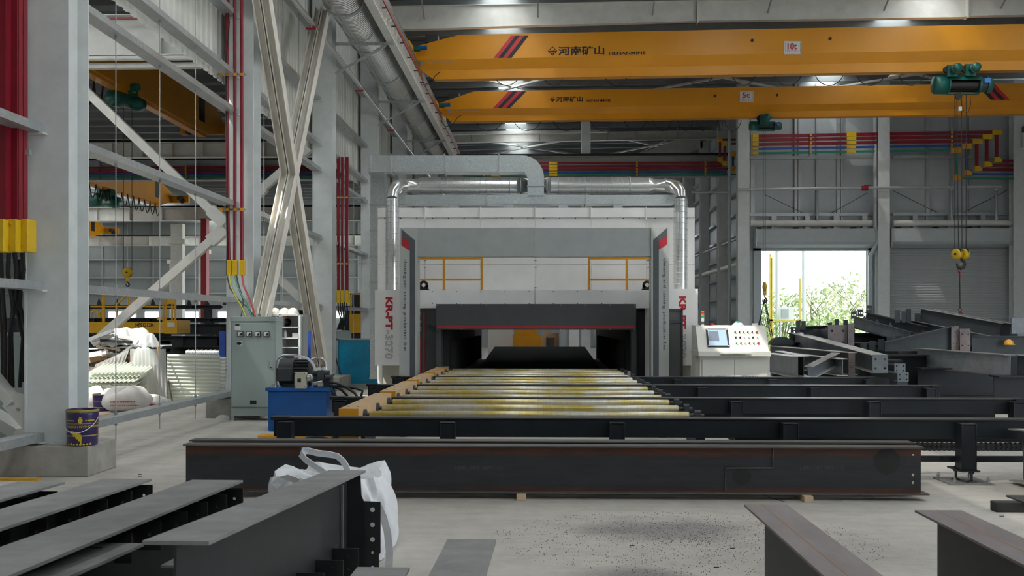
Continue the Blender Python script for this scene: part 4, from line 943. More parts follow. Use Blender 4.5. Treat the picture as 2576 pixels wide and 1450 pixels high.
b = MB(); q = P(2416, 792, Yk); b.cyl(q+V((0, 0, -.07)), q+V((0, 0, .07)), .05, n=10); b.build('red_tag', redp, t)
Yk = C2.at(1922, 320, .26).y
t = thing('hook_block', 'slim yellow hook block on two ropes in the open doorway', 'hook', P(1923, 735, Yk))
for x in (1920, 1925): b = MB(); b.cyl(P(x, 330, Yk), P(x, 716, Yk), .010, n=6); b.build('wire_rope', rope, t)
q = P(1923.5, 722, Yk); b = MB(); b.lathe(q-V((.055, 0, 0)), (1, 0, 0), [(0, 0), (.12, 0), (.16, .02), (.16, .09), (.12, .11), (0, .11)], 18); b.build('sheave_cover', yconn, t)
b = MB(); b.ob(q+V((0, 0, -.2)), (.06, 0, 0), (0, .05, 0), (0, 0, .1)); b.build('block_cheek', yconn, t)
b = MB(); hook(b, q+V((0, 0, -.28)), .20); b.build('hook', hookm, t)
t = thing('chain_sling', 'two-leg black chain sling hanging from the slim hook block', 'chain', P(1925, 820, Yk)); b = MB(); a = P(1924, 753, Yk)
for (x, y, w_) in ((1908, 818, 0), (1912, 817, .1), (1945, 852, 0), (1941, 848, .12)): b = MB(); links(b, a+V((0, w_, 0)), P(x, y, Yk)+V((0, w_, 0)), .010, 30); b.build('chain_leg', hookm, t)['kind'] = 'stuff'
t = thing('high_bay_lamp', 'small white bell lamp hanging between the two cranes', 'lamp', P(2250, 194, 36.5)); q = P(2250, 188, 36.5)
b = MB(); b.lathe(q, (0, 0, -1), [(.03, -.12), (.06, -.05), (.2, .03), (.22, .09), (0, .09)], 18); b.build('shade', whp, t); b = MB(); b.cyl(q+V((0, 0, .1)), (q.x, q.y, ZR(q.x)), .01, n=5); b.build('cord', black, t)
# ---------------------------------------------------------------- cabinet, conduits, hydraulic unit
Yc = 16.6
t = thing('electric_cabinet', 'grey-green electric cabinet with four round meters beside the white column', 'cabinet', P(640, 1060, Yc))
o = pb(580, 809.5, 693.5, 1026, Yc, Yc+.42, 'body', cabg, t, .006); pb(579, 797, 695, 809, Yc-.02, Yc+.44, 'roof_cap', cabg, t, .006); pb(581, 1027.5, 693, 1047, Yc+.01, Yc+.42, 'plinth', cabg, t, .004)
pb(584, 813, 690, 1024, Yc-.022, Yc-.002, 'door', cabg, t, .006)
Yd = Yc-.023
for x in (597, 619, 641, 663.3):
    m = pb(x, 834, x+13.5, 847.5, Yd-.03, Yd, 'meter', blk, t); pb(x+1.3, 835.5, x+12.3, 846, Yd-.034, Yd-.031, 'dial', whp, m)
    q = P(x+11.5, 845, Yd-.036); b = MB(); n = 8; b.add([q]+[q+V((-.045*math.cos(k*math.pi/2/n), 0, .045*math.sin(k*math.pi/2/n))) for k in range(n+1)], [(0, k+2, k+1) for k in range(n)]); b.build('dial_mask', blk, m)
m = pb(597, 858, 609, 870, Yd-.008, Yd, 'switch_plate', whp, t); q = P(603, 864, Yd); b = MB(); b.cyl(q, q-V((0, .05, 0)), .028, n=12); b.ob(q+V((.01, -.06, 0)), (.035, 0, 0), (0, .012, 0), (0, 0, .01)); b.build('knob', blk, m)
pb(592, 816, 602, 820, Yd-.004, Yd, 'label_plate', blk, t); pb(590.5, 821, 605, 831, Yd-.004, Yd, 'label_plate', whp, t); pb(629, 1008, 645, 1018, Yd-.004, Yd, 'name_plate', blk, t)
m = pb(678.8, 907, 684.2, 929, Yd-.02, Yd, 'handle', cabg, t, .004); q = P(681.5, 925, Yd-.022); b = MB(); b.cyl(q, q-V((0, .01, 0)), .012, n=8); b.build('lock', blk, m)
for x in (581, 686): pb(x, 1047, x+7, 1062, Yc+.02, Yc+.1, 'leg', cabg, t); pb(x, 1047, x+7, 1060, Yc+.33, Yc+.4, 'leg', cabg, t)
Yr = 17.32
CN = ['left', 'middle', 'right']
for k, (x, xe) in enumerate(((571, 576), (590.5, 590.5), (607.5, 608.5))):
    t = thing('busbar_riser', '%s of the three red conduits on the white column above the cabinet' % CN[k], 'conduit', P(xe, 693, Yr), 'red conduits on the column')
    b = MB(); b.tube([P(x, -40, Yr), P(x+.5, 300, Yr), P(x+.5*(xe-x)+.3, 560, Yr), P(xe, 660, Yr)], .030, 8); b.build('conduit', redc, t)
    pb(xe-6.5, 655, xe+5.5, 693, Yr-.05, Yr+.05, 'end_box', yconn, t, .006)
for k, y in enumerate((187, 527)):
    t = thing('conduit_clamp', ['upper clamp rail across the three red conduits', 'lower clamp rail across the three red conduits'][k], 'clamp', P(585, y, Yr), 'clamp rails on the column')
    pb(549, y-2.5, 617, y+2.5, Yr+.045, Yr+.07, 'rail', zincg, t)
    for x in (555, 571.5, 591, 608.5): pb(x-4, y-3.5, x+4, y+3.5, Yr-.06, Yr-.035, 'saddle', oran, t)
for nm_, pts, m, lab in (('yg', [(577, 693), (581, 720), (592, 745), (607, 770), (619, 797)], M('yellow_green_sheath', (.40, .42, .02), .4), 'yellow-green cable dropping into the grey cabinet'),
    ('g', [(591, 693), (596, 715), (606, 740), (620, 765), (634, 797)], greenc, 'green cable dropping into the grey cabinet'), ('r', [(609, 693), (611, 715), (622, 740), (633, 765), (642, 797)], redp, 'red cable dropping into the grey cabinet'),
    ('k', [(577, -20), (575, 30), (577, 55), (574, 100), (570, 140), (568, 187), (569, 300), (573, 420), (569, 520), (571, 600), (570, 690), (578, 725), (600, 755), (625, 775), (640, 797)], black, 'black cable running down beside the red conduits'), ('k2', [(595, 693), (601, 720), (609, 745), (612, 765), (606, 797)], black, 'short black cable curling into the cabinet top')):
    b = MB(); b.tube([P(x, y, Yr-.04-(.5 if y > 700 else 0)*min(1, (y-690)/107 if y > 690 else 0)) for x, y in pts], .015 if nm_[0] != 'k' else .010, 6); tag(b.build('power_cable', m), lab, 'cable')
# hydraulic power unit
Yh = 15.0
t = thing('hydraulic_unit', 'blue hydraulic tank with a black motor and valves behind the near transfer beam', 'hydraulic unit', P(747, 1088, Yh))
pb(674, 985, 821, 1084, Yh, Yh+.75, 'tank', tankb, t, .01); pb(667, 976.5, 828, 985, Yh-.04, Yh+.8, 'lid', tankb, t, .006)
zl = P(700, 976.5, Yh).z
for x in (678, 812): pb(x, 1080, x+9, 1086.5, Yh-.03, Yh+.05, 'foot', tankb, t)
m0 = P(708, 935, Yh+.35); m1 = P(782, 935, Yh+.35); rr = .20; zc = zl+.22
b = MB(); b.cyl((m0.x, m0.y, zc), (m0.x+.22, m0.y, zc), rr*1.08, n=22); b.build('fan_cowl', mgry, t)
b = MB(); b.cyl((m0.x+.2, m0.y, zc), (m1.x, m0.y, zc), rr*.82, n=20)
for k in range(20):
    an = 2*math.pi*k/20; c = V((0, math.cos(an), math.sin(an))); b.ob(V(((m0.x+.22+m1.x)/2, m0.y, zc))+c*rr*.9, ((m1.x-m0.x-.24)/2, 0, 0), c*.028, c.cross(V((1, 0, 0)))*.006)
b.build('motor_body', mgry, t)
b = MB(); b.box(m0.x+.05, m1.x-.02, m0.y-.15, m0.y+.15, zl, zl+.05); b.build('motor_foot', mgry, t)
b = MB(); b.ob((m0.x+.12, m0.y-.24, zc-.02), (.11, 0, 0), (0, .07, 0), (0, 0, .1)); b.build('terminal_box', mgry, t, bevel=.01)
o = pb(740.5, 937.5, 769, 978, Yh-.06, Yh+.05, 'control_box', M('control_beige', (.48, .47, .38), .5), t, .006); pb(748, 953, 757, 962.5, Yh-.066, Yh-.061, 'display', blk, o)
b = MB()
for x, y in ((741.5+2, 941), (766, 941), (743, 974), (766, 974)): q = P(x, y, Yh-.06); b.cyl(q, q-V((0, .005, 0)), .008, n=6)
b.build('screw', blk, o)
b = MB(); b.tube([(m0.x-.03, m0.y-.2, zl), (m0.x-.03, m0.y-.2, zl+.38), (m0.x+.0, m0.y-.2, zl+.45), (m0.x+.08, m0.y-.2, zl+.49), (m0.x+.3, m0.y-.2, zl+.49)], .018, 8); b.build('return_pipe', chrome, t)
b = MB(); b.tube([P(740, 898, Yh+.15), P(758, 897, Yh+.15), P(775, 903, Yh+.15), P(787, 915, Yh+.15), P(794, 932, Yh+.15)], .02, 8); b.build('clear_hose', film, t)
b = MB(); b.tube([P(784, 905, Yh+.2), P(790, 902, Yh+.2), P(812, 903, Yh+.2), P(819, 911, Yh+.2), P(820, 930, Yh+.2)], .016, 8); b.build('steel_pipe', chrome, t)
b = MB(); bx(b, 788, 945, 830, 976, Yh+.15, Yh+.4); bx(b, 798, 932, 815, 957, Yh+.1, Yh+.3); b.build('valve_block', mgry, t, bevel=.006)
b = MB(); b.cyl(P(786, 939, Yh+.15), P(799, 939, Yh+.15), .035, n=12); b.cyl(P(815, 939, Yh+.15), P(829, 939, Yh+.15), .04, n=12); b.cyl(P(818, 949, Yh+.1), P(834, 949, Yh+.1), .034, n=12); b.build('solenoid', mgry, t)
b = MB(); bx(b, 798, 926, 806, 932, Yh+.15, Yh+.25); bx(b, 812, 925, 818, 932, Yh+.15, Yh+.25); b.build('coil_plug', whp, t)
q = P(782, 951, Yh-.02); b = MB(); b.lathe(q, (-.4, -.9, .1), [(0, 0), (.055, 0), (.055, .05), (.05, .055), (0, .055)], 16); b.build('pressure_gauge', chrome, t)
b = MB(); b.cyl(P(790, 966, Yh), P(812, 962, Yh), .03, n=10); b.cyl(P(800, 970, Yh-.02), P(814, 969, Yh-.02), .028, n=10); b.build('fitting', chrome, t)
b = MB(); b.cyl(P(690, 977, Yh+.1), P(690, 968, Yh+.1), .05, n=14); b.build('filler_cap', chrome, t)
for k, pts in enumerate(([(826, 961), (848, 965), (872, 975), (893, 990), (902, 1006), (900, 1030)], [(828, 972), (860, 973), (895, 977), (912, 984), (908, 1000), (898, 1025)], [(815, 958), (834, 980), (845, 1005), (848, 1030)], [(836, 972), (858, 980), (873, 995), (872, 1012), (860, 1030)], [(822, 963), (838, 978), (842, 1000), (838, 1030)], [(818, 967), (830, 975), (840, 987), (856, 1015), (856, 1035)])):
    b = MB(); b.tube([P(x, y, Yh+.1+.04*k) for x, y in pts], .021 if k < 5 else .012, 8); b.build('hose', black, t)
# rack with helmets behind the cabinet
Yk = 19.3
t = thing('shelf_rack', 'white open shelf rack behind the electric cabinet', 'rack', P(732, 1020, Yk))
for x0, x1 in ((702, 705.5), (751, 755)): pb(x0, 792, x1, 1020, Yk, Yk+.5, 'upright', colw, t)
pb(705, 795, 752, 1020, Yk+.47, Yk+.5, 'back_panel', lead, t)
for y in (792, 823, 850, 874, 905): pb(672 if y == 792 else 704, y, 753, y+2.2, Yk, Yk+.5, 'shelf', whp, t)
pb(755, 792, 762, 1020, Yk+.1, Yk+.5, 'side_board', M('rack_side', (.25, .26, .25), .5), t)
def helmet(x, y, Y, m, lab, s=.115, group=None, tilt=0):
    q = P(x, y, Y); b = MB(); prof = [(s*math.cos(k*math.pi/2/7), s*1.15*math.sin(k*math.pi/2/7)) for k in range(8)]
    th = thing('safety_helmet', lab, 'helmet', q, group); ax = V((tilt, 0, 1))
    b.lathe(q, ax, prof, 18); b.ob(q+V((0, -s*1.05, .008)), (s*.7, 0, 0), (0, s*.25, 0), (0, 0, .006)); b.build('shell', m, th)
    b = MB(); b.lathe(q, ax, [(s*1.02, 0), (s*1.05, .012), (s*.99, .02)], 18); b.build('rim', m, th)
helmw = M('helmet_white', (.55, .54, .48), .35)
for k, x in enumerate((691.5, 716, 737)): helmet(x, 791.5, Yk+.15, helmw, ['left', 'middle', 'right'][k] + ' white helmet on top of the shelf rack', group='white helmets on the rack')
q = P(716, 820, Yk+.2); b = MB(); th = thing('safety_helmet', 'orange helmet lying on its side on the upper rack shelf', 'helmet', q); b.lathe(q+V((.02, .08, .06)), (-.25, -1, .25), [(.10*math.sin(k*math.pi/2/7)+.0, -.12*math.cos(k*math.pi/2/7)) for k in range(8)], 18); b.build('shell', oran, th); b = MB(); b.lathe(q+V((.02, .08, .06)), (-.25, -1, .25), [(.085, -.01), (.085, -.03), (0, -.06)], 16); b.build('liner', black, th)
b = MB(); q = P(718, 850, Yk+.1); b.lathe(q, (0, 0, 1), [(0, 0), (.03, 0), (.03, .1), (.012, .13), (.012, .15), (0, .15)], 12); tag(b.build('water_bottle', film), 'clear water bottle on the second rack shelf', 'bottle')
b = MB(); bx(b, 735, 838, 749, 849.7, Yk+.1, Yk+.3); tag(b.build('carton', whp), 'small white carton on the second rack shelf', 'box')
b = MB(); bx(b, 728, 840, 734, 849.7, Yk+.1, Yk+.3); tag(b.build('tool_pouch', black), 'small black pouch beside the carton on the rack', 'pouch')
t = pb(764, 833, 781, 1006, Yk+1.5, Yk+1.55, 'blue_sheet', bluec); tag(t, 'dark blue panel leaning behind the shelf rack', 'panel')
# sunlit cross brace in the wall bay
def double_channel(pa, pb_, par, w_=.37):
    pa, pb_ = V(pa), V(pb_); d = (pb_-pa).normalized(); s = d.cross(V((1, 0, 0))).normalized()
    for k in (-1, 1):
        b = MB(); x = V((k*.083, 0, 0)); b.bar(pa+x, pb_+x, .138, .02, s)
        for j in (-1, 1): b.bar(pa+V((k*(.083+j*.063), 0, 0))+s*.07*0-s*.06, pb_+V((k*(.083+j*.063), 0, 0))-s*.06, .012, .11, s); b.bar(pa+V((k*(.083+j*.063), 0, 0))+s*.06, pb_+V((k*(.083+j*.063), 0, 0))+s*.06, .012, .11, s)
        b.build('channel', bracem, par)
    b = MB()
    for f in (.18, .36, .64, .84): q = pa.lerp(pb_, f); b.ob(q, (.03, 0, 0), d*.05, s*.05)
    b.build('batten', bracem, par)
XBr = -4.93
t = thing('cross_brace', 'sunlit weathered steel cross brace between two white columns', 'brace', PW(728, 440, XBr))
double_channel(PW(650, -60, XBr), PW(806, 925, XBr), t); double_channel(PW(812, 25, XBr-.013), PW(655, 800, XBr-.009), t)
b = MB(); q = PW(806, 925, XBr); b.box(q.x-.1, q.x+.12, q.y-.15, q.y+.3, .33, q.z); b.build('foot_gusset', bracem, t)
# white K-bracing behind the wall
def strut(pa, pc, lab, X=24.4, wd=.2):
    A, B2 = P(*pa, X), P(*pc, X); th = thing('diagonal_strut', lab, 'strut', (A+B2)/2, 'white diagonal struts'); b = MB(); b.bar(A, B2, .2, wd, V((0, 1, 0)).cross(B2-A)); b.build('tube', white, th)
    b = MB(); d = (B2-A).normalized(); b.ob(B2-d*.1, d*.25, V((0, .11, 0)), V((0, 1, 0)).cross(d)*.15); b.build('gusset', white, th)
strut((150, 165), (556, 553), 'white strut falling from the near column to the conduit column')
strut((235, 865), (556, 585), 'white strut rising from the scrap heap to the conduit column', 24.43)
strut((792, 362), (640, 492), 'white strut rising behind the upper part of the sunlit brace', 26); strut((800, 790), (640, 645), 'white strut falling behind the lower part of the sunlit brace', 26.03)
# near-left: busbars, joint boxes, cables, gusset
Yr = 10.25
for k, (x0, x1) in enumerate(((-16, 18), (22, 47), (49, 60))):
    t = thing('busbar_riser', '%s dark red busbar channel at the left edge of the frame' % ['leftmost', 'middle', 'right'][k], 'busbar', P(x0+10, 635, Yr), 'busbar channels at the left edge'); Yk = Yr+.1*k
    b = MB(); bx(b, x0+3, -60, x1-4, 555, Yk, Yk+.10); bx(b, x0, -60, x0+3.5, 555, Yk-.02, Yk+.12); bx(b, x1-5, -60, x1, 555, Yk+.02, Yk+.1); b.build('channel', redc, t)
    X0, X1 = ((-22, 9), (17, 40), (52, 69))[k]
    o = pb(X0, 551, X1, 634, Yk-.07, Yk+.12, 'joint_box', yconn, t, .008); pb(X0+1, 584, X0+17, 599, Yk-.073, Yk-.07, 'clasp', yconn, o)
    b = MB()
    for y in (564, 620): q = P((X0+X1)/2-2, y, Yk-.07); b.cyl(q, q-V((0, .015, 0)), .014, n=8)
    b.build('screw', oran, o)
for k, pts in enumerate(([(2, 630), (4, 700), (8, 760), (12, 820), (14, 975)], [(22, 630), (20, 690), (30, 750), (34, 790), (24, 850), (26, 975)], [(36, 630), (42, 680), (38, 745), (30, 800), (28, 850), (32, 975)], [(56, 630), (60, 680), (52, 730), (50, 770), (62, 815), (68, 830), (60, 960)], [(-8, 630), (-4, 700), (2, 770), (6, 830), (8, 975)], [(46, 650), (50, 720), (44, 780), (52, 825), (58, 850), (50, 975)])):
    b = MB(); b.tube([P(x, y, Yr+.1+.03*k+.65*max(0, min(1, (y-650)/220))) for x, y in pts], .024, 8); tag(b.build('power_cable', black), ['leftmost', 'second', 'third', 'rightmost', 'edge', 'back'][k] + ' thick black cable below the yellow joint boxes', 'cable', 'black cables at the left edge')
t = thing('electric_cabinet', 'grey cabinet mostly hidden behind the nearest white column', 'cabinet', P(40, 1150, 11.9)); o = pb(-60, 838, 82, 1160, 11.9, 12.4, 'body', cabg, t, .006); pb(-55, 848, 72, 1130, 11.88, 11.898, 'door', cabg, t, .004); pb(55, 923, 68, 930, 11.87, 11.879, 'handle', cabg, t)
for y, x1 in ((383, 74),): tag(pb(-40, 376, 74, 389, Yr+.25, Yr+.3, 'strut_rail', zincg), 'short perforated rail behind the red busbar channels', 'rail')
t = thing('brace_gusset', 'white bolted brace end with gusset at the foot of the near column', 'brace', P(40, 1100, 10.72))
b = MB(); b.prism([P(x, y, 10.72) for x, y in ((4, 1022), (40, 988), (76, 997), (76, 1100))], (0, .016, 0)); b.build('gusset', white, t)
b = MB(); b.bar(P(-70, 885, 10.80), P(36, 1015, 10.80), .1, .2, (0, 1, 0)); b.build('brace_tube', white, t)
b = MB()
for x, y in ((31, 1016), (46, 1030)): q = P(x, y, 10.72); b.cyl(q, q-V((0, .022, 0)), .017, n=6)
b.build('bolt', zincg, t)
b = MB(); b.bar(P(-90, 1004, 11.3), P(52, 1088, 11.3), .12, .3, (0, 1, 0)); b.build('lower_tube', white, t)
# odds and ends beside the cabinet
def _hose():
    b = MB(); b.tube([PF(760, 1112, .05), PF(775, 1103, .1), PF(800, 1100, .12), PF(822, 1106, .08), PF(832, 1113, .04)], .03, 8); tag(b.build('rubber_hose', black), 'black hose looping under the near transfer beam', 'hose')
    q = PF(720, 1112); b = MB(); b.box(q.x-.5, q.x+.75, q.y+.35, q.y+.6, 0, .04); tag(b.build('orange_plate', oran), 'orange plate on the floor under the near transfer beam', 'plate')
_hose()
# paint bucket on the near footing
def bucket(x, y, Y, r, h, lab, full=True):
    q = P(x, y, Y); t = thing('paint_bucket', lab, 'bucket', q); pur = bpy.data.materials.get('bucket_purple') or M('bucket_purple', (.035, .018, .11), .3, var=.4, vs=9)
    b = MB(); b.lathe(q, (0, 0, 1), [(0, .003), (r*.93, 0), (r*.95, .012), (r*.97, h*.5), (r*1.0, h*.86), (r, h), (r*.96, h), (r*.93, h*.9), (r*.9, .02), (0, .02)], 28); b.build('pail', pur, t)
    b = MB(); b.lathe(q, (0, 0, 1), [(r*1.0, h*.93), (r*1.04, h*.95), (r*1.045, h*.975), (r*1.0, h*1.0), (r*.95, h)], 28)
    for f in (.28, .62): b.lathe(q, (0, 0, 1), [(r*.97, h*f-.006), (r*.995, h*f), (r*.97, h*f+.006)], 28)
    b.build('rim', M('bucket_rim', (.35, .28, .03), .4) if 'bucket_rim' not in bpy.data.materials else bpy.data.materials['bucket_rim'], t)
    if not full: return t
    yl = M('bucket_gold', (.62, .46, .02), .45)
    def wrap(o, rr):
        for v in o.data.vertices:
            X, Z = v.co.x, v.co.z; an = X/rr; v.co.x = rr*math.sin(an); v.co.y = -rr*math.cos(an)
    R = r*1.004
    for s_, W, H, dx, z, m in (('GOLDEN FLYING HORSE', .40, .024, .08, .195, yl),):
        o = text(s_, q+V((dx-W/2, 0, z)), (1, 0, 0), (0, 0, 1), W, H, m, t, off=.01); wrap(o, R*(1.0 if z > .2 else .995))
    b = MB()
    for x in [-.14+.022*i for i in range(6)]+[.10+.022*i for i in range(5)]: b.add([q+V((x, 0, .265)), q+V((x+.015, 0, .265)), q+V((x+.015, 0, .278)), q+V((x, 0, .278))], [(0, 1, 2, 3)])
    o = b.build('base_print', yl, t); wrap(o, R)
    b = MB(); cr = [(-.02, .30), (-.025, .27), (-.018, .25), (0, .235), (.018, .25), (.025, .27), (.02, .30), (.008, .285), (.012, .31), (-.012, .31), (-.008, .285)]
    b.add([q+V((.05+x*1.0, 0, z)) for x, z in cr], [tuple(range(len(cr)))]); o = b.build('emblem', yl, t); wrap(o, R)
    b = MB(); wg = [(-.09, .165), (-.05, .16), (.0, .15), (.035, .125), (.045, .09), (.04, .03), (.03, .035), (.02, .06), (.012, .05), (.0, .08), (-.012, .07), (-.025, .105), (-.04, .095), (-.055, .13), (-.07, .125)]
    b.add([q+V((.02+x, 0, z)) for x, z in wg], [tuple(range(len(wg)))]); o = b.build('wing_print', yl, t); wrap(o, R)
    b = MB(); n = 8
    for i in range(9): x = -.13+i*.034; b.add([q+V((x, 0, .012)), q+V((x+.022, 0, .012)), q+V((x+.022, 0, .024+.008*(i % 3))), q+V((x, 0, .024))], [(0, 1, 2, 3)])
    o = b.build('base_print', yl, t); wrap(o, R)
    b = MB(); rr = r*1.06; b.tube([q+V((rr*math.cos(a), rr*math.sin(a), h*.78-.16*abs(math.sin(a)))) for a in [math.pi+math.pi*i/16 for i in range(17)]], .005, 5); b.build('bail_handle', whp, t)
    return t
bucket(207.5, 1119, 10.63-.0, .165, .385, 'purple and yellow paint bucket on the near concrete block')

# ---------------------------------------------------------------- scrap heap beyond the wall
def corr(o, u, v, L, W, pitch, amp, m, lab, grp='corrugated plastic sheets', bend=0):    # u across the ribs, v along them
    o, u, v = V(o), V(u).normalized(), V(v).normalized(); n = u.cross(v); nu = max(8, int(L/pitch*6)); b = MB()
    b.grid(lambda a, c: o+u*(a*L)+v*(c*W)+n*(amp*math.sin(2*math.pi*a*L/pitch)+bend*math.sin(math.pi*a)), nu, 3)
    x = b.build('plastic_sheet', m); so = x.modifiers.new('thick', 'SOLIDIFY'); so.thickness = .003
    return tag(x, lab, 'plastic sheet', grp)
Yp = 19.2
a = P(331, 1032, Yp); c = P(421, 878, Yp); corr(a, (1, 0, 0), (0, -.06, 1), c.x-a.x, c.z-a.z, .075, .014, plasc, 'upright clear corrugated sheet standing against the scrap heap')
a = P(421, 1010, 20.4); c = P(560, 900, 20.4)
corr(P(421, 1012, 20.4), (0, 0, 1), (1, .25, -.035), 1.0, 1.05, .075, .016, plas, 'corrugated sheet with horizontal ribs leaning right of the clear sheet')
corr(P(492, 1008, 20.9), (0, .05, 1), (1, .1, .0), .92, .62, .075, .016, plas, 'greenish corrugated sheet leaning by the conduit column')
corr(P(428, 1014, 20.7), (0, .08, 1), (1, .2, -.02), .95, 1.0, .075, .016, plasc, 'second ribbed sheet behind the leaning one')
rnd = random.Random(3)
for i in range(7):
    z = .22+.075*i; corr((-9.0+.05*i+rnd.uniform(-.08, .08), 18.75+rnd.uniform(-.1, .1), z), (1, .10*rnd.uniform(-1, 1), .06*rnd.uniform(-1, 1)), (.05, 1, .10+.03*i), 1.10+.03*rnd.uniform(-3, 3), .62, .085, .022, plas, '%s milky corrugated sheet in the flat stack' % ['lowest', 'second lowest', 'third', 'fourth', 'fifth', 'second highest', 'topmost'][i])
corr(P(222, 968, 19.6), (1, .1, .45), (.25, .25, 1), .72, .42, .09, .016, plasc, 'clear corrugated offcut tilted above the flat stack')
bagm = M('printed_bag', (.62, .60, .58), .6, var=.15, vs=10, dirt=(.3, .27, .25), damt=.4)
def bag(c, sx, sy, sz, rz, lab, print_=True):
    c = V(c); q = Matrix.Rotation(rz, 3, 'Z'); b = MB(); rr = random.Random(lab)
    ph = [rr.uniform(0, 6) for _ in range(6)]
    def fn(a, e):
        th = 2*math.pi*a; fi = math.pi*(e-.5); cx, cz = math.cos(fi), math.sin(fi); w_ = 1+.06*math.sin(5*th+ph[0])*cx+.05*math.sin(9*th+7*e+ph[1])
        p = V((sx*math.copysign(abs(math.cos(th))**.6, math.cos(th))*cx**.6*w_, sy*math.copysign(abs(math.sin(th))**.6, math.sin(th))*cx**.6*w_, sz*(cz+1)*.5*(1+.15*math.sin(3*th+ph[2]))+.0))
        return c+q @ p
    b.grid(fn, 36, 14); t = thing('cement_bag', lab, 'bag', c, 'printed bags by the heap'); o = b.build('sack', bagm, t)
    if print_:
        b = MB(); rr = random.Random(len(lab))
        for row, (hh, zz) in enumerate(((.026, .30), (.010, .20))):
            x = -sx*.62
            while x < sx*.6:
                w_ = rr.uniform(.012, .03); a = x+w_/2; th = math.acos(max(-1, min(1, a/sx))); yy = -sy*(max(.05, math.sin(th))**.6)*1.02-.012
                o_ = c+q @ V((a, yy, sz*zz*1.6)); b.ob(o_, q @ V((w_*.42, 0, 0)), V((0, .008, 0)), V((0, 0, hh*.5))); x += w_+rr.uniform(.006, .016)
        b.build('red_print', redpr, t)['kind'] = 'stuff'
bag(PF(292, 1042)+V((0, .5, 0)), .42, .30, .42, .25, 'printed white bag lying highest at the foot of the heap'); bag(PF(360, 1036)+V((0, .3, 0)), .40, .27, .26, .1, 'printed white bag lying lower right at the foot of the heap'); bag(PF(235, 1040)+V((-.25, .9, 0)), .4, .3, .4, -.2, 'pale bag half hidden behind the purple tub', False)
q = PF(256, 1038); bucket(256, HZ+CAMZ*F/(q.y+.3+0), q.y+.3, .16, .34, 'small purple tub among the bags by the heap', False)
b = MB(); A, B2 = PF(238, 1056, .08), PF(303, 1049, .08); b.cyl(A, B2, .075, n=16); tag(b.build('cardboard_tube', tubec), 'brown cardboard tube lying behind the paint bucket', 'tube')
# the heap: a hidden mound of debris carrying single pieces
heap = M('debris', (.16, .14, .12), .8, var=.6, vs=14, dirt=(.35, .33, .3), damt=.6, ds=9, bump=.6)
b = MB(); hc = V((-8.85, 20.7, 0)); rr = random.Random(5)
hx = [[rr.uniform(-.07, .07) for _ in range(30)] for _ in range(30)]
b.grid(lambda a, e: hc+V(((a-.5)*1.9, (e-.5)*1.8, max(0, 1.05*(1-(2*a-1)**4)*(1-(2*e-1)**4))+hx[int(a*24)][int(e*24)]*(1 if 0 < a < 1 and 0 < e < 1 else 0))), 24, 24, False)
o = b.build('debris_mound', heap); tag(o, 'dark loose debris under the scrap heap', 'debris'); o['kind'] = 'stuff'
def film_blob(c, sx, sy, sz, m, lab, seed):
    rr = random.Random(seed); ph = [rr.uniform(0, 6) for _ in range(8)]; b = MB(); c = V(c)
    def fn(a, e):
        th = 2*math.pi*a; r = e; w_ = 1+.16*math.sin(3*th+ph[0])+.10*math.sin(7*th+ph[1]); h = sz*(1-r**2.2)*(1+.25*r*math.sin(3*th+4*r+ph[2]))+.09*sz*math.sin(7*th+9*r+ph[3])*r+.06*sz*math.sin(12*th-8*r+ph[4])*r+.10*sz*math.sin(9*r+ph[5])
        return c+V((sx*r*w_*math.cos(th), sy*r*w_*math.sin(th), h-.25*sz*r**6))
    b.grid(fn, 56, 14, True); return tag(b.build('plastic_film', m), lab, 'plastic film')
wf = M('white_film', (.82, .82, .80), .4, var=.08, vs=6, bump=.3)
film_blob(P(318, 858, 20.3), .52, .4, .27, wf, 'crumpled white film crowning the scrap heap', 1); film_blob(P(372, 868, 19.9), .24, .2, .22, film, 'torn clear film hanging right of the heap top', 2); film_blob(P(362, 905, 19.35), .25, .12, .25, film, 'crumpled clear film behind the upright clear sheet', 4)
pcs = [((228, 858), (285, 836), .09, .07, zincg, 'grey folded metal trim at the left of the heap'), ((236, 862), (290, 846), .08, .06, zincs, 'second folded metal trim under the first'), ((225, 878), (431, 869), .05, .03, whp, 'long thin white strip laid across the heap'), ((268, 895), (333, 888), .12, .05, zincg, 'grey metal channel in the middle of the heap'), ((270, 893), (300, 905), .1, .08, zincs, 'short bright metal angle pointing down the heap'), ((295, 900), (335, 870), .08, .05, zincg, 'metal channel offcut slanting up the heap'), ((222, 900), (262, 893), .12, .1, whp, 'white boxed profile at the left of the heap'), ((245, 872), (300, 880), .06, .03, wood, 'wooden batten poking from the heap'), ((225, 915), (262, 902), .2, .1, tubec, 'brown carton edge in the heap'), ((330, 900), (345, 925), .16, .12, tubec, 'light brown carton tipped in the heap'), ((255, 857), (330, 862), .1, .05, stlw, 'dark plastic gutter piece in the heap'), ((290, 848), (350, 858), .08, .06, whp, 'pale gutter offcut near the heap top'), ((350, 868), (372, 866), .1, .05, tankb, 'blue scrap of sheet near the heap top'), ((300, 880), (330, 870), .04, .04, stl, 'rusty rod in the heap'), ((395, 862), (400, 905), .02, .02, oran, 'thin orange cord hanging from the heap'), ((424, 958), (434, 1012), .02, .02, stl, 'rusty rod leaning beside the clear sheet'), ((222, 962), (330, 958), .25, .35, M('ochre_board', (.40, .29, .02), .6), 'ochre board under the heap')]
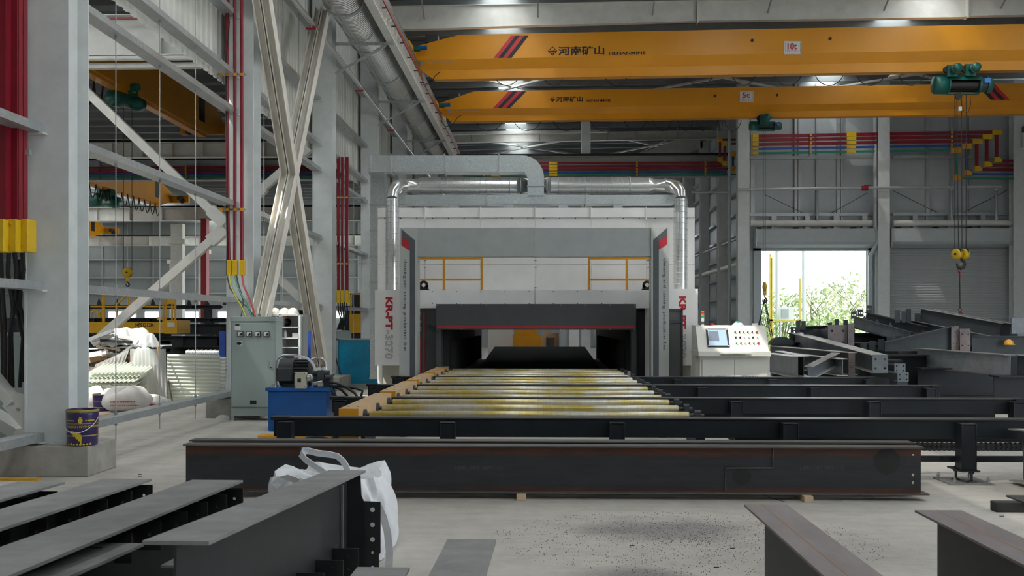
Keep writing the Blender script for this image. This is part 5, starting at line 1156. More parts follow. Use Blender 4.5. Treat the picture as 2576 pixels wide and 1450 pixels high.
for i, (pa, pc, w_, h_, m, lab) in enumerate(pcs):
    Yq = 19.9+.08*(i % 5); b = MB(); A, B2 = P(*pa, Yq), P(*pc, Yq-.12); b.bar(A, B2, w_, h_*.25 if h_ > .05 else h_)
    if h_ > .05 and h_ < .3:
        d = (B2-A).normalized(); s_ = d.cross(V((0, 0, 1))).normalized(); u_ = s_.cross(d)
        for k in (-1, 1): b.bar(A+s_*k*w_/2+u_*h_*.4, B2+s_*k*w_/2+u_*h_*.4, .006, h_, u_)
    tag(b.build('scrap_piece', m), lab, 'scrap', 'pieces in the scrap heap')
b = MB()
for k in range(6): b.tube([P(298+k, 925+k*3, 19.5), P(330, 938+k*2.5, 19.3), P(370, 938+k*2, 19.25), P(402, 925+k*2, 19.3)], .006, 4)
tag(b.build('wire_coil', whp), 'loose white wires looping across the upright clear sheet', 'wire')
q = pb(420, 897, 516, 998, 22.2, 22.25, 'blue_board', tankb); tag(q, 'blue board lying behind the ribbed sheets', 'board')
t = thing('steel_pipe', 'short ribbed bright metal duct lying behind the ribbed sheets', 'duct', P(515, 890, 23)); b = MB(); b.cyl(P(470, 890, 23), P(558, 890, 23), .09, n=16); b.build('tube', zincs, t)
b = MB()
for k in range(8): q = P(475+k*11, 890, 23); b.cyl(q-V((.008, 0, 0)), q+V((.008, 0, 0)), .098, n=16)
b.build('rib', zincg, t); pb(475, 898, 480, 992, 23, 23.05, 'stand', stl, t); pb(550, 898, 555, 992, 23, 23.05, 'stand', stl, t)
tag(pb(552, 833, 566, 994, 22.6, 22.64, 'blue_sheet', bluec), 'tall blue panel edge left of the conduit column', 'panel')
tag(pb(222, 905, 236, 1000, 21.6, 21.7, 'red_post', redp), 'dark red post behind the heap at left', 'post')
# cyan board behind the third column
t = thing('sheet_board', 'scratched cyan board in a metal frame left of the sign box', 'board', P(900, 985, 25.4)); pb(850, 855, 950, 968, 25.4, 25.43, 'board', cyan, t)
for a_ in ((846, 852, 951, 856), (846, 966, 951, 971), (846, 852, 850.5, 985), (948, 852, 951, 985)): pb(*a_, 25.38, 25.45, 'frame', zincg, t)
b = MB(); b.bar(P(840, 885, 24.9), P(864, 966, 24.9), .035, .03); tag(b.build('steel_bar', stl), 'dark bar leaning against the cyan board', 'bar')
# busbar group between the third and fourth columns
Yr = 26.3
t = thing('busbar_riser', 'red and blue busbars dropping behind the third column', 'busbar', P(868, 762, Yr))
for x, w_, m in ((842, 4, bluec), (851, 7, redc), (860.5, 6, redc), (872, 8, redc)):
    pb(x-w_/2, 395, x+w_/2, 735, Yr, Yr+.06, 'busbar', m, t); pb(x-w_/2-.6, 731, x+w_/2+.6, 762, Yr-.03, Yr+.08, 'joint_box', yconn, t)
for y in (497, 664): pb(838, y-1.2, 920, y+1.2, Yr+.07, Yr+.1, 'clamp_rail', zincg, t); [pb(x-3, y-2, x+3, y+2, Yr-.02, Yr-.005, 'saddle', oran, t) for x in (842, 851, 860, 872)]
for k in range(5):
    b = MB(); x = 850+k*5.5; b.tube([P(x, 760, Yr), P(x+2, 785, Yr), P(x+8-k*2, 805, Yr), P(848+k*3, 830, Yr)], .02, 6); b.build('cable', black, t)
tag(pb(846, 832, 877, 860, 26.8, 27.2, 'junction_cabinet', cabg), 'small grey cabinet below the busbar cables', 'cabinet')
# ---------------------------------------------------------------- side aisles beyond the left wall
def xgirder(lab, Y, x0, x1, zt, h, st=1.3, m=white):
    t = thing('crane_runway', lab, 'girder', ((x0+x1)/2, Y, zt-h), 'cross runways of the side aisles'); b = MB()
    b.ibeam((x0, Y, zt-h/2), (x1, Y, zt-h/2), h, .4, .02, .014); b.build('girder_section', m, t)
    b = MB(); b.box(x0, x1, Y-.05, Y+.05, zt, zt+.12); b.build('rail', dark, t)
    b = MB(); x = x0
    while x < x1: b.box(x, x+.012, Y-.18, Y+.18, zt-h+.02, zt-.02); x += st
    b.build('stiffener', m, t)['kind'] = 'stuff'; return t
g1 = xgirder('near white runway crossing above the heap, behind the first column', 24.2, -30, -6.0, P(400, 41, 24.2).z, 1.0, 2.3)
b = MB(); a = P(400, 152, 24.2).z; b.cyl((-30, 24.0, a), (-6.0, 24.0, a), .06, n=10); tag(b.build('service_pipe', white), 'white pipe under the nearest cross runway', 'pipe')
b = MB(); a = P(400, 166, 24.2).z; b.box(-30, -6, 24.1, 24.3, a-.06, a+.06); tag(b.build('tie_beam', white), 'thin white tie beam under the nearest cross runway', 'beam')
b = MB(); a = P(400, 55, 24.2).z; b.bar((-30, 23.9, a), (-6, 23.9, a), .04, .05); tag(b.build('conductor_bar', redc), 'thin red conductor line on the nearest cross runway', 'conductor bar')
xgirder('white runway with stiffeners under the brown crane end', 40.2, -40, -6.0, P(400, 360, 40.2).z, .6, 1.25)
xgirder('grey runway carrying busbars just below the second one', 44.6, -50, -6.0, P(400, 405, 44.6).z, .9, 1.5, lead)
Yb = 44.3
conduit_row('thin red, blue and green busbars across the side aisle', [-50]*5, [-6.1]*5, Yb, [P(500, y, Yb).z for y in (421, 427, 433, 439, 444)], [.05, .05, .05, .04, .04], CM, [], [-16, -22, -29])
xgirder('far pale runway with close stiffeners', 63.0, -62, -6.0, P(400, 523, 63).z, .85, 2.1)
xgirder('farthest pale runway low across the side aisle', 84.0, -62, -6.0, P(400, 595, 84).z, .8, 2.2)
b = MB(); b.box(-62, -5.7, 88, 88.1, 0, 11); wf_ = struct(b.build('wall_far', M('far_cladding', (.26, .28, .28), .5, var=.08)))
b = MB(); b.box(-62.1, -62, -14, 88, 0, 12); struct(b.build('wall_far_left', lead))
for i in range(24):
    x = -60+i*2.3; b = MB(); b.box(x, x+.08, 87.86, 87.99, 3, 11); b.build('stud', zincg, wf_)
for z in (4.2, 5.6, 7.2, 8.8): b = MB(); b.box(-62, -5.8, 87.8, 87.95, z, z+.12); b.build('girt', zincg, wf_)
wm = bpy.data.materials['window_daylight']
for i in range(9):
    x = -42+i*3.3; b = MB(); b.box(x, x+(1.6, 2.4, 1.2)[i % 3], 87.95, 87.99, P(400, 799, 88).z, P(400, 785, 88).z); b.build('window_light', wm, wf_)
for k, (x, Y, w_) in enumerate(((444, 63.2, .75), (509, 72, .6), (438, 84.3, .8), (512, 60, .35))):
    q = P(x, 600, Y); t = thing('steel_column', ['pale column under the far runway left of the conduit column', 'slim pale column deep in the side aisle', 'pale column under the farthest runway', 'thin dark red pipe post deep in the side aisle'][k], 'column', (q.x, Y, 0), 'columns of the side aisles')
    b = MB(); b.box(q.x-w_/2, q.x+w_/2, Y, Y+.5, 0, 8 if k != 2 else 7); b.build('shaft', redp if k == 3 else (white if k != 1 else colw), t)
    if k != 3: b = MB(); b.box(q.x-w_*.75, q.x+w_*.75, Y-.1, Y+.6, 6.7, 7.0); b.build('capital', white, t)
# cranes of the side aisles
yel3 = yel
def ycrane(lab, X, Y0, Y1, zb, h, w_=.55, far=1.6):
    t = thing('bridge_crane', lab, 'crane', (X, Y0, zb), 'cranes of the side aisles'); b = MB()
    pr = [(X, Y0, zb+.35), (X, Y0+far, zb), (X, Y1-far, zb), (X, Y1, zb+.35), (X, Y1, zb+h*.7), (X, Y1-far*1.2, zb+h), (X, Y0+far*1.2, zb+h), (X, Y0, zb+h*.7)]
    b.prism([V(p)-V((w_/2, 0, 0)) for p in pr], (w_, 0, 0)); b.build('box_girder', yel3, t)
    b = MB(); b.bar((X, Y0+far, zb-.05), (X, Y1-far, zb-.05), .3, .1); b.build('rail_flange', yel3, t)
    for y in (Y0, Y1):
        b = MB(); b.box(X-1.4, X+1.4, y-.14, y+.14, zb+.3, zb+.75); b.build('end_truck', yel3, t)
        for s in (-1, 1): b = MB(); b.cyl((X+s*1.0, y-.2, zb+.42), (X+s*1.0, y+.1, zb+.42), .17, n=14); b.build('wheel', stl, t)
        b = MB(); b.cyl((X+.9, y-.5, zb+.55), (X+.9, y-.14, zb+.55), .14, n=12); b.build('drive_motor', mgry, t)
    b = MB(); b.box(X+w_/2, X+w_/2+.006, Y1-far*1.7, Y1-far*1.3, zb+h*.25, zb+h*.95); b.build('stripe', blk, t)
    return t
ca = ycrane('shaded yellow crane seen lengthwise behind the first column', -13.35, 24.2, 40.4, 9.05, 1.45)
cb = ycrane('second yellow crane seen lengthwise, deeper in the side aisle', -23.9, 44.6, 63, 9.0, 1.4)
cc = ycrane('third yellow crane, farthest in the side aisle', -37.5, 63.2, 84, 8.95, 1.2)
for (t, X, y0, y1, n) in ((ca, -13.6, 25.0, 30.5, 9), (cb, -23.6, 50.5, 61, 13)):
    for i in range(n):
        a, c = V((X, y0+(y1-y0)*i/n, 8.98)), V((X, y0+(y1-y0)*(i+1)/n, 8.98)); b = MB(); b.tube([a.lerp(c, k/8)+V((0, 0, -.75*(1-(k/4-1)**2))) for k in range(9)], .03, 5); b.build('festoon_cable', black, t)
t = thing('walkway_rail', 'yellow guard rail on the farthest crane', 'railing', (-36.8, 80, 9.9)); b = MB()
for y in range(66, 84, 2): b.cyl((-36.9, y, 9.9), (-36.9, y, 10.9), .03, n=6)
for z in (10.4, 10.9): b.cyl((-36.9, 66, z), (-36.9, 83, z), .03, n=6)
b.build('rail', yel2, t)
def shoist(q, ax, r, L, lab):
    q = V(q); t = thing('rope_hoist', lab, 'hoist', q, 'side aisle hoists'); ax = V(ax).normalized(); b = MB(); b.lathe(q-ax*L/2, ax, [(0, 0), (r*.9, 0), (r, .05), (r, L*.3), (r*.8, L*.32), (r*.8, L*.75), (r*.9, L*.78), (r*.8, L), (0, L)], 18); b.build('drum_body', hgreen, t)
    b = MB(); s = ax.cross(V((0, 0, 1))); b.ob(q+V((0, 0, r+.1)), ax*L*.3, s*.1, V((0, 0, .2))); b.build('hanger', hgreen, t); b = MB(); b.cyl(q+V((0, 0, r+.15)), q+V((0, 0, r+.15))+s*.5, .13, n=12); b.build('travel_motor', hgreen, t); return t
q = P(318, 255, 31.5); shoist(q, (.45, 1, 0), .26, 1.3, 'green hoist under the shaded yellow crane')
q = V((-23.9, 54, 8.32)); shoist(q, (.6, 1, 0), .38, 1.6, 'green hoist under the second side aisle crane')
Yk = 31.5; t = thing('hook_block', 'yellow pulley block hanging over the scissor lift', 'hook', P(321, 700, Yk)); q = P(321, 686, Yk)
for x in (311, 332): b = MB(); b.cyl(P(x, 262, Yk), P(x, 686, Yk), .010, n=5); b.build('wire_rope', rope, t)
b = MB(); b.lathe(q-V((0, .07, 0)), (0, 1, 0), [(0, 0), (.13, 0), (.16, .02), (.16, .12), (.13, .14), (0, .14)], 20); b.build('sheave_cover', yconn, t); b = MB(); b.cyl(q-V((0, .09, 0)), q+V((0, .09, 0)), .03, n=8); b.build('axle', black, t); b = MB(); b.ob(q+V((0, 0, -.2)), (.04, 0, 0), (0, .04, 0), (0, 0, .08)); b.build('neck', yconn, t); b = MB(); hook(b, q+V((0, 0, -.25)), .14); b.build('hook', hookm, t)
# scissor lift
Ys = 30.0
t = thing('scissor_lift', 'yellow scissor lift platform parked behind the scrap heap', 'lift', P(338, 950, Ys))
o = pb(190, 811, 418, 838, Ys, Ys+1.2, 'deck', yel2, t); pb(413, 806, 445, 840, Ys-.05, Ys+1.1, 'ladder_end', yel2, t); htext('HFS1212H', 341, 386, 813, 823, Ys, blk, o, off=.03)
pb(421, 812, 439, 823, Ys-.06, Ys-.052, 'decal', whp, t)
for y in (843, 862, 882, 905):
    for s in (-1, 1): b = MB(); b.bar(P(200 if s > 0 else 430, y, Ys+.3), P(430 if s > 0 else 200, y+19, Ys+.3), .08, .1); b.build('scissor_arm', black, t)
pb(195, 925, 440, 960, Ys, Ys+1.2, 'chassis', yel2, t)
for x in (215, 420): b = MB(); q = P(x, 962, Ys-.05); b.cyl((q.x, Ys-.1, .2), (q.x, Ys+.15, .2), .2, n=18); b.build('wheel', black, t)
def railp(pts, r=.028, Y=Ys+.05): b = MB(); b.tube([P(x, y, Y) for x, y in pts], r, 8); b.build('guard_rail', yel2, t)
railp([(228, 735), (232, 732), (252, 732), (258, 738), (259, 810)]); railp([(262, 810), (262, 745), (268, 735), (290, 733), (325, 733)]); railp([(228, 772), (330, 772), (340, 771), (440, 773)]); railp([(230, 800), (231, 785), (238, 779), (246, 785), (248, 800)]); railp([(250, 800), (251, 786), (257, 780), (262, 786)])
railp([(292, 768), (326, 735)]); railp([(323, 735), (324, 775)]); railp([(330, 768), (348, 742)]); railp([(294, 772), (294, 810)]); railp([(348, 735), (348, 772)]); railp([(325, 735), (440, 737)])
for x in (411, 417, 433, 441): railp([(x, 738), (x, 812)])
pb(420, 742, 436, 765, Ys+.0, Ys+.03, 'sign_panel', yel2, t); pb(395, 798, 410, 806, Ys+.1, Ys+.3, 'control_box', yel2, t)
# dark steel stock in the side aisle
rr = random.Random(11)
SL = []
for i, (x0, x1, y0, y1, Y) in enumerate(((190, 560, 768, 778, 46), (210, 570, 800, 812, 40), (180, 600, 815, 842, 38), (225, 600, 845, 872, 36), (440, 620, 872, 905, 33), (200, 460, 845, 890, 34), (640, 780, 780, 800, 42), (640, 790, 812, 850, 38), (640, 790, 855, 900, 34), (870, 930, 770, 800, 45), (860, 935, 800, 840, 40), (0, 75, 800, 850, 38))):
    a, c = P(x0, y1, Y), P(x1, y0, Y); h = c.z-a.z; b = MB(); b.ibeam((a.x, Y, (a.z+c.z)/2), (c.x, Y, (a.z+c.z)/2), h, .4, .04, .03)
    lb = ['topmost dark girder', 'second dark girder', 'deep dark girder', 'lower dark girder', 'short dark girder by the blue board', 'dark girder behind the scrap heap', 'upper dark girder behind the rack', 'middle dark girder behind the rack', 'lower dark girder behind the rack', 'upper dark girder past the third column', 'lower dark girder past the third column', 'dark girder behind the near cables'][i] + ' in the side aisle stock'
    tt = thing('steel_girder', lb, 'girder', ((a.x+c.x)/2, Y, a.z), 'dark girders stored in the side aisle'); b.build('section', stlg, tt); b = MB(); x = a.x+.5
    while x < c.x-.3: b.box(x, x+.03, Y-.19, Y+.19, a.z+.02, c.z-.02); x += rr.uniform(.9, 1.5)
    b.build('stiffener', stlg, tt)
    if i in (0,):
        for k in range(9): x = a.x+1+k*.85; b = MB(); b.prism([(x, Y, c.z), (x+.25, Y, c.z), (x+.1, Y, c.z+.35)], (0, .03, 0)); b.build('cleat', stlg, tt)
    SL.append((a.x, c.x, a.z, Y))
for i, (x0, x1, z, Y) in enumerate(SL):
    for k, x in enumerate((x0+.6, x1-.6)):
        if z > .25: b = MB(); b.box(x-.2, x+.2, Y-.25, Y+.25, 0, z); b.box(x-.28, x+.28, Y-.3, Y+.3, 0, .06); tag(b.build('steel_trestle', stlg), ('left' if k == 0 else 'right') + ' dark stand under the ' + bpy.data.objects['steel_girder' + ('' if i == 0 else '.%03d' % i)]['label'][:-19].strip(), 'stand', 'stands of the side aisle stock')
# light through the tunnel's far end: yellow housing and clutter
t = thing('yellow_housing', 'yellow machine housing seen through the tunnel', 'machine', P(1325, 905, 38)); pb(1294, 800, 1353, 843, 38, 39, 'upper_shell', oran, t); pb(1290, 843.5, 1364, 900, 37.9, 39, 'lower_shell', oran, t); pb(1288, 899, 1366, 935, 38, 39, 'base', black, t)
tag(pb(1228, 780, 1292, 935, 39.5, 39.6, 'white_board', mwhite), 'pale panel wall seen through the tunnel at left', 'board'); tag(pb(1432, 780, 1456, 935, 38.5, 38.7, 'white_cabinet', mwhite), 'pale cabinet seen through the tunnel at right', 'cabinet')
for i, (x0, y0, x1, y1, m) in enumerate(((1366, 832, 1383, 935, wood), (1384, 838, 1406, 935, tubec), (1408, 830, 1424, 935, lead), (1374, 850, 1395, 935, stl))): tag(pb(x0, y0, x1, y1, 39.2-.3*i, 39.4-.3*i, 'storage_crate', m), ['pale wooden', 'brown', 'grey', 'rusty'][i] + ' crate seen through the tunnel', 'crate', 'crates seen through the tunnel')
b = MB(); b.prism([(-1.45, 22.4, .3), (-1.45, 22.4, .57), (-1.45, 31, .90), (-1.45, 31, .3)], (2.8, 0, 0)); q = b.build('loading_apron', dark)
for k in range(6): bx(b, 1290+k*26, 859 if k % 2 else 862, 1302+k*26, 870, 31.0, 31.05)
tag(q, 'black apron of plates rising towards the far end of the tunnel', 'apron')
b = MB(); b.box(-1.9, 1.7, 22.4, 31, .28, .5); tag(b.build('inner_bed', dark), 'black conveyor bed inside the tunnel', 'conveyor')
# ---------------------------------------------------------------- foreground beams
def beam(lab, p0, p1, h, bw, mt, mw, grp=None, tf=.014, tw=.010, mb=None, name='steel_beam'):   # p0, p1 = middle of the top flange's upper face
    p0, p1 = V(p0), V(p1); d = (p1-p0).normalized(); s = d.cross(V((0, 0, 1))).normalized(); u = s.cross(d)
    t = thing(name, lab, 'beam', (p0+p1)/2-u*h, grp)
    b = MB(); b.bar(p0-u*tf/2, p1-u*tf/2, bw, tf, u); b.build('top_flange', mt, t)
    b = MB(); b.bar(p0-u*h/2, p1-u*h/2, tw, h-2*tf, u); b.build('web', mw, t)
    b = MB(); b.bar(p0-u*(h-tf/2), p1-u*(h-tf/2), bw, tf, u); b.build('bottom_flange', mb or mt, t)
    return t
FG = 'beams lying in the left foreground'
tA = beam('dark beam with a notched end plate in front of the white bulk bag', (-1.255, 3.38, .90), (-1.215, 6.2, .725), .70, .232, stlp, stlw, FG)
b = MB(); Ye = 6.17
b.prism([P(x, y, Ye) for x, y in ((868, 1205), (906, 1192), (909, 1248), (915, 1262), (957, 1264), (957, 1392), (953, 1396), (953, 1449), (868, 1449))], (0, .012, 0)); o = b.build('end_plate', stlw, tA)
b = MB(); a = P(915, 1391, Ye-.004); c = P(957, 1264, Ye-.004); W, H = c.x-a.x, c.z-a.z; b.plate(a, (1, 0, 0), (0, 0, 1), (0, .003, 0), W, H, [(W*.52, H*f, .0145) for f in (.265, .56, .85)]); b.build('plate_face', stlw, o)
b = MB()
for y, r in ((1283, .0145), (1321, .0145), (1358, .0145), (1391, .0085), (1427, .0085)): q = P(937, y, Ye-.005); b.cyl(q, q-V((0, .001, 0)), r, n=14)
b.build('bolt_hole', cloth, o, 'bolt hole showing the white bag behind')
b = MB(); q = P(861, 1200, Ye-.2); b.bar((q.x, Ye-.2, q.z-.05), (q.x, Ye-.2, .1), .012, .012, (0, 1, 0)); b.build('weld_seam', stlp, tA)
for k, (x0, y0, x1, Yq) in enumerate(((808, 1381, 902, 5.75), (765, 1411, 863, 5.35), (712, 1443, 815, 4.95))):
    a = P(x0, 1560, Yq); c = P(x1, y0, Yq); b = MB(); W, H = c.x-a.x, c.z-a.z; b.plate(a, (1, 0, 0), (0, 0, 1), (0, .010, 0), W, H, [(W*.75, H*.9-.0, .009), (W*.75, H*.72, .009)]); b.build('cleat', stlw, tA)
tB = beam('pale-topped dark beam with square cleats left of the bulk bag', (-2.1, 3.0, .75), (-2.035, 6.2, .66), .62, .325, stlp, stlw, FG)
def cleats(t, px_, xl=.17):
    for (x1, y0, Yq) in px_:
        c = P(x1, y0, Yq); b = MB(); H = .145; b.plate(c+V((-xl, 0, -H)), (1, 0, 0), (0, 0, 1), (0, .01, 0), xl, H, [(xl*.68, H*.55, .010)]); b.build('cleat', stlw, t)
cleats(tB, ((611, 1229, 6.17), (570, 1246, 5.86), (522, 1265, 5.58), (470, 1289, 5.28), (404, 1313, 5.0), (331, 1342, 4.7), (255, 1378, 4.42)))
tC = beam('pale-topped dark beam with cleats, second from the left', (-2.66, 3.0, .74), (-2.63, 6.26, .655), .61, .31, stlp, stlw, FG)
cleats(tC, ((383, 1221, 6.22), (331, 1237, 5.95), (270, 1258, 5.65), (200, 1280, 5.35), (118, 1306, 5.05), (26, 1335, 4.75)))
tD = beam('pale-topped dark beam at the far left edge of the foreground', (-3.2, 3.0, .72), (-3.13, 6.15, .652), .61, .30, stlp, stlw, FG)
cleats(tD, ((144, 1237, 6.1), (78, 1254, 5.8)))
beam('short pale-topped beam end in the bottom left corner', (-2.03, 2.6, .70), (-1.98, 4.55, .63), .6, .29, stlp, stlw, FG)
beam('low beam flange peeking out beneath the notched beam', (-1.72, 4.78, .47), (-1.66, 6.1, .44), .43, .26, stlp, stlw, FG)
beam('flat grey beam end at the bottom centre', (-.42, 3.6, .45), (-.385, 5.5, .45), .44, .27, stlp, stlw, FG); beam('low grey beam end left of the bottom centre one', (-.80, 3.4, .44), (-.78, 4.9, .44), .43, .26, stlp, stlw, FG)
RG = 'beams lying in the right foreground'
def rustline(t, x, y0, y1, z):
    b = MB(); b.box(x-.0025, x+.0025, y0, y1, z, z+.0006); b.build('chalk_line', M('rust_line', (.33, .13, .04), .7) if 'rust_line' not in bpy.data.materials else bpy.data.materials['rust_line'], t)
t = beam('rust-tinged beam at the lower right, left of two', (1.385, 2.8, .525), (1.385, 6.2, .525), .52, .262, stlr, stlw, RG); rustline(t, 1.36, 2.8, 6.2, .525)
t = beam('rust-tinged beam in the lower right corner, right of two', (2.44, 2.8, .495), (2.44, 6.2, .495), .49, .285, stlr, stlw, RG); rustline(t, 2.43, 2.8, 6.2, .495)
# the long girder pair across the floor
def girder_mat():
    m, t, p = nt('banded_rusty_girder'); tc = node(t, 'ShaderNodeTexCoord').outputs['Object']; sx = node(t, 'ShaderNodeSeparateXYZ'); t.links.new(tc, sx.inputs[0])
    co = coords(t, (.7, 1, 5)); n = noise(t, co, 3, 7, .7)
    base = mix(t, ramp(t, n, .3, .7), (.020, .023, .028), (.040, .043, .048))
    ad = node(t, 'ShaderNodeMath', operation='MULTIPLY_ADD'); ad.inputs[1].default_value = .10; t.links.new(noise(t, coords(t, (1, 1, 1)), 1.1, 7, .75), ad.inputs[0]); t.links.new(sx.outputs[2], ad.inputs[2])
    k1 = ramp(t, ad.outputs[0], .125, .165, (1, 1, 1, 1), (0, 0, 0, 1)); k2 = ramp(t, ad.outputs[0], .435, .475)
    k = mix(t, 1.0, k1, k2, 'LIGHTEN'); k = mix(t, 1.0, k, ramp(t, noise(t, coords(t, (.4, 1, 3)), 1.5, 6, .7), .32, .6), 'MULTIPLY')
    c = mix(t, k, base, (.13, .040, .016)); t.links.new(c, p.inputs['Base Color']); p.inputs['Roughness'].default_value = .48; p.inputs['Metallic'].default_value = .2
    return m
gm = girder_mat(); gfl = steel('girder_flange', (.13, .125, .125), (.16, .08, .05), .5, .4, st=(.3, 1, 1), metal=.4)
def lgirder(lab, xa, xb, Y, z0, h, bw):
    t = thing('long_girder', lab, 'girder', ((xa+xb)/2, Y, 0), 'long girders on the floor')
    b = MB(); b.box(xa, xb, Y-bw/2, Y+bw/2, z0+h-.014, z0+h); b.build('top_flange', gfl, t); b = MB(); b.box(xa-.02, xb+.05, Y-bw/2, Y+bw/2, z0, z0+.014); b.build('bottom_flange', gfl, t)
    W, H = xb-xa, h-.028; hl = [(W-.07, H*f, .0145) for f in (.215, .39, .82)] + [(.09, H*f, .011) for f in (.215, .39, .82)]
    b = MB(); b.plate((xa, Y-.006, z0+.014), (1, 0, 0), (0, 0, 1), (0, .012, 0), W, H, hl, 12); b.build('web', gm, t); return t
xa, xb = P(468, 1180, 9.37).x, P(2316, 1180, 9.37).x
t = lgirder('long dark rusty girder with a stepped weld across the floor, front of the pair', xa, xb, 9.37, .055, .445, .17)
w_ = [P(x, y, 9.36) for x, y in ((1944, 1124), (1944, 1178), (1825, 1178), (1825, 1241))]; b = MB(); b.tube(w_, .009, 6); b.build('weld_seam', M('weld_grey', (.13, .125, .12), .5, .4), t)
spot = M('dark_oil_spot', (.012, .012, .013), .55)
for x, y, rx, ry in ((2231, 1161, 33, 33), (1866, 1199, 24, 21)):
    c = P(x, y, 9.363); b = MB(); n = 20; b.add([c+V(((rx*(1+.08*math.sin(3*k))*math.cos(2*math.pi*k/n))/269, 0, (ry*math.sin(2*math.pi*k/n)*(1+.06*math.cos(5*k)))/269)) for k in range(n)], [tuple(range(n))]); b.build('oil_spot', spot, t)
pm_ = M('dot_print', (.085, .085, .09), .6)
htext('1-97851 2*8*2 1395T111 21', 2013, 2122, 1174, 1184, 9.362, pm_, t); htext('1-97851 2*8*2 1395T111 21', 1146, 1262, 1174, 1184, 9.362, pm_, t)
lgirder('second long dark girder just behind the front one', xa-.02, P(2292, 1118, 9.6).x, 9.6, .07, .445, .17)
for i, (x, y) in enumerate(((2010, 1256), (700, 1256), (1300, 1256))):
    q = PF(x, y); b = MB(); b.box(q.x, q.x+.085, 9.2, 9.75, 0, .055); tag(b.build('wooden_block', wood, bevel=.004), ['pale wooden block showing under the long girder', 'wooden block under the left end of the long girder', 'wooden block under the middle of the long girder'][i], 'block', 'blocks under the long girders')
# white bulk bag with its lifting loop
t = thing('bulk_bag', 'white woven bulk bag with a lifting loop behind the notched beam', 'bag', (-1.47, 7.15, 0)); rb = random.Random(2); ph = [rb.uniform(0, 6) for _ in range(9)]; b = MB()
def fn(a, e):
    th = 2*math.pi*a; pw = lambda v, k: math.copysign(abs(v)**k, v)
    r = 1.0-.07*(e > .85)*(e-.85)*6+.05*math.sin(math.pi*e)
    x = .385*r*pw(math.cos(th), .45); y = .40*r*pw(math.sin(th), .45)
    wr = .020*math.sin(6*th+4*e+ph[0])+.014*math.sin(13*th+9*e+ph[1])+.010*math.sin(23*th-6*e+ph[2])
    z = .57*e+(.02*math.sin(2*th+ph[3])+.025*math.sin(5*th+ph[4])+.012*math.sin(9*th+ph[5]))*e**3
    return V((-1.50+.03*math.sin(3*e+1)+x*(1+wr*2), 7.15+y*(1+wr*2), max(.004, z)))
b.grid(fn, 72, 22)
b.grid(lambda a, e: V((-1.47, 7.15, .50)).lerp(fn(a, 1), e)+V((0, 0, .03*math.sin(9*a*6.28+5*e)*e*(1-e)*4)), 72, 6); b.build('woven_body', cloth, t)
def ribbon(pts, w_, wd):
    pts = [V(p) for p in pts]; b = MB(); vs = []
    for k, p in enumerate(pts):
        d = (pts[min(k+1, len(pts)-1)]-pts[max(k-1, 0)]).normalized(); s = d.cross(V(wd)).normalized(); s = s if k == 0 or s.dot(ls) > 0 else -s; ls = s
        n = d.cross(s); vs += [p+s*w_/2+n*.003, p-s*w_/2+n*.003, p-s*w_/2-n*.003, p+s*w_/2-n*.003]
    for k in range(len(pts)-1):
        for i in range(4): b.f.append((k*4+i, k*4+(i+1) % 4, k*4+4+(i+1) % 4, k*4+4+i)); b.sm.append(False)
    b.v = vs; return b
lp = [(830, 1200), (812, 1186), (790, 1172), (768, 1157), (757, 1144), (762, 1136), (776, 1135), (800, 1141), (828, 1144), (848, 1148), (862, 1160), (872, 1176), (877, 1200)]
ribbon([P(x, y, 6.85+.012*k) for k, (x, y) in enumerate(lp)], .055, (.35, 1, .55)).build('lifting_loop', cloth, t)
ribbon([P(x, y, 6.7) for x, y in ((950, 1270), (964, 1300), (975, 1340), (980, 1390), (978, 1450))], .05, (0, 1, 0)).build('side_strap', cloth, t)
ribbon([P(x, y, 6.75) for x, y in ((690, 1225), (705, 1208), (725, 1202), (752, 1212))], .05, (.3, 1, .4)).build('side_strap', cloth, t)
# odd pieces on the floor at the right edge
t = beam('pale painted beam stub at the right edge', (4.95, 8.9, .64), (4.95, 10.4, .56), .54, .30, stll, stlb); q = PF(2506, 1290)
b = MB(); b.box(q.x, q.x+.5, q.y, q.y+.12, 0, .085); tag(b.build('timber_baulk', M('black_timber', (.03, .03, .028), .8, var=.4, vs=8), bevel=.006), 'dark timber baulk on the floor at the right edge', 'timber')
b = MB(); b.box(q.x+.22, q.x+.9, q.y-.05, q.y+.3, .085, .10); tag(b.build('steel_plate', stl), 'steel plate resting on the dark timber at the right edge', 'plate')
b = MB(); A = PF(0, 1210); b.box(A.x-.3, PF(96, 1210).x, A.y, A.y+.09, 0, .02); tag(b.build('yellow_channel', yel2), 'yellow strip lying before the near concrete block', 'strip')
for i, (x, y) in enumerate(((1590, 1374), (1802, 1429), (1843, 1381), (352, 1195), (352, 1201), (2520, 1300))):
    q = PF(x, y); b = MB(); b.box(q.x-.018, q.x+.018, q.y-.006, q.y+.006, 0, .006); tag(b.build('metal_chip', stl), ['dark metal chip left of centre on the grit', 'dark metal chip nearest the bottom edge', 'dark metal chip on the grit patch edge', 'thin metal chip beyond the far left beams', 'second thin metal chip beside it on the left', 'dark chip by the timber baulk'][i], 'chip', 'chips on the floor')
b = MB(); rr = random.Random(9)
for i in range(2500):
    a = rr.uniform(0, 6.28); r = rr.random()**.7; x, y = 1.1+1.5*r*math.cos(a), 7.6+1.1*r*math.sin(a); s = rr.uniform(.0012, .003); b.ob((x, y, s*.6), (s, 0, 0), (0, s, 0), (0, 0, s*.6))
o = b.build('grit', stl); o['kind'] = 'stuff'; tag(o, 'scattered black blasting grit on the floor before the long girder', 'grit')
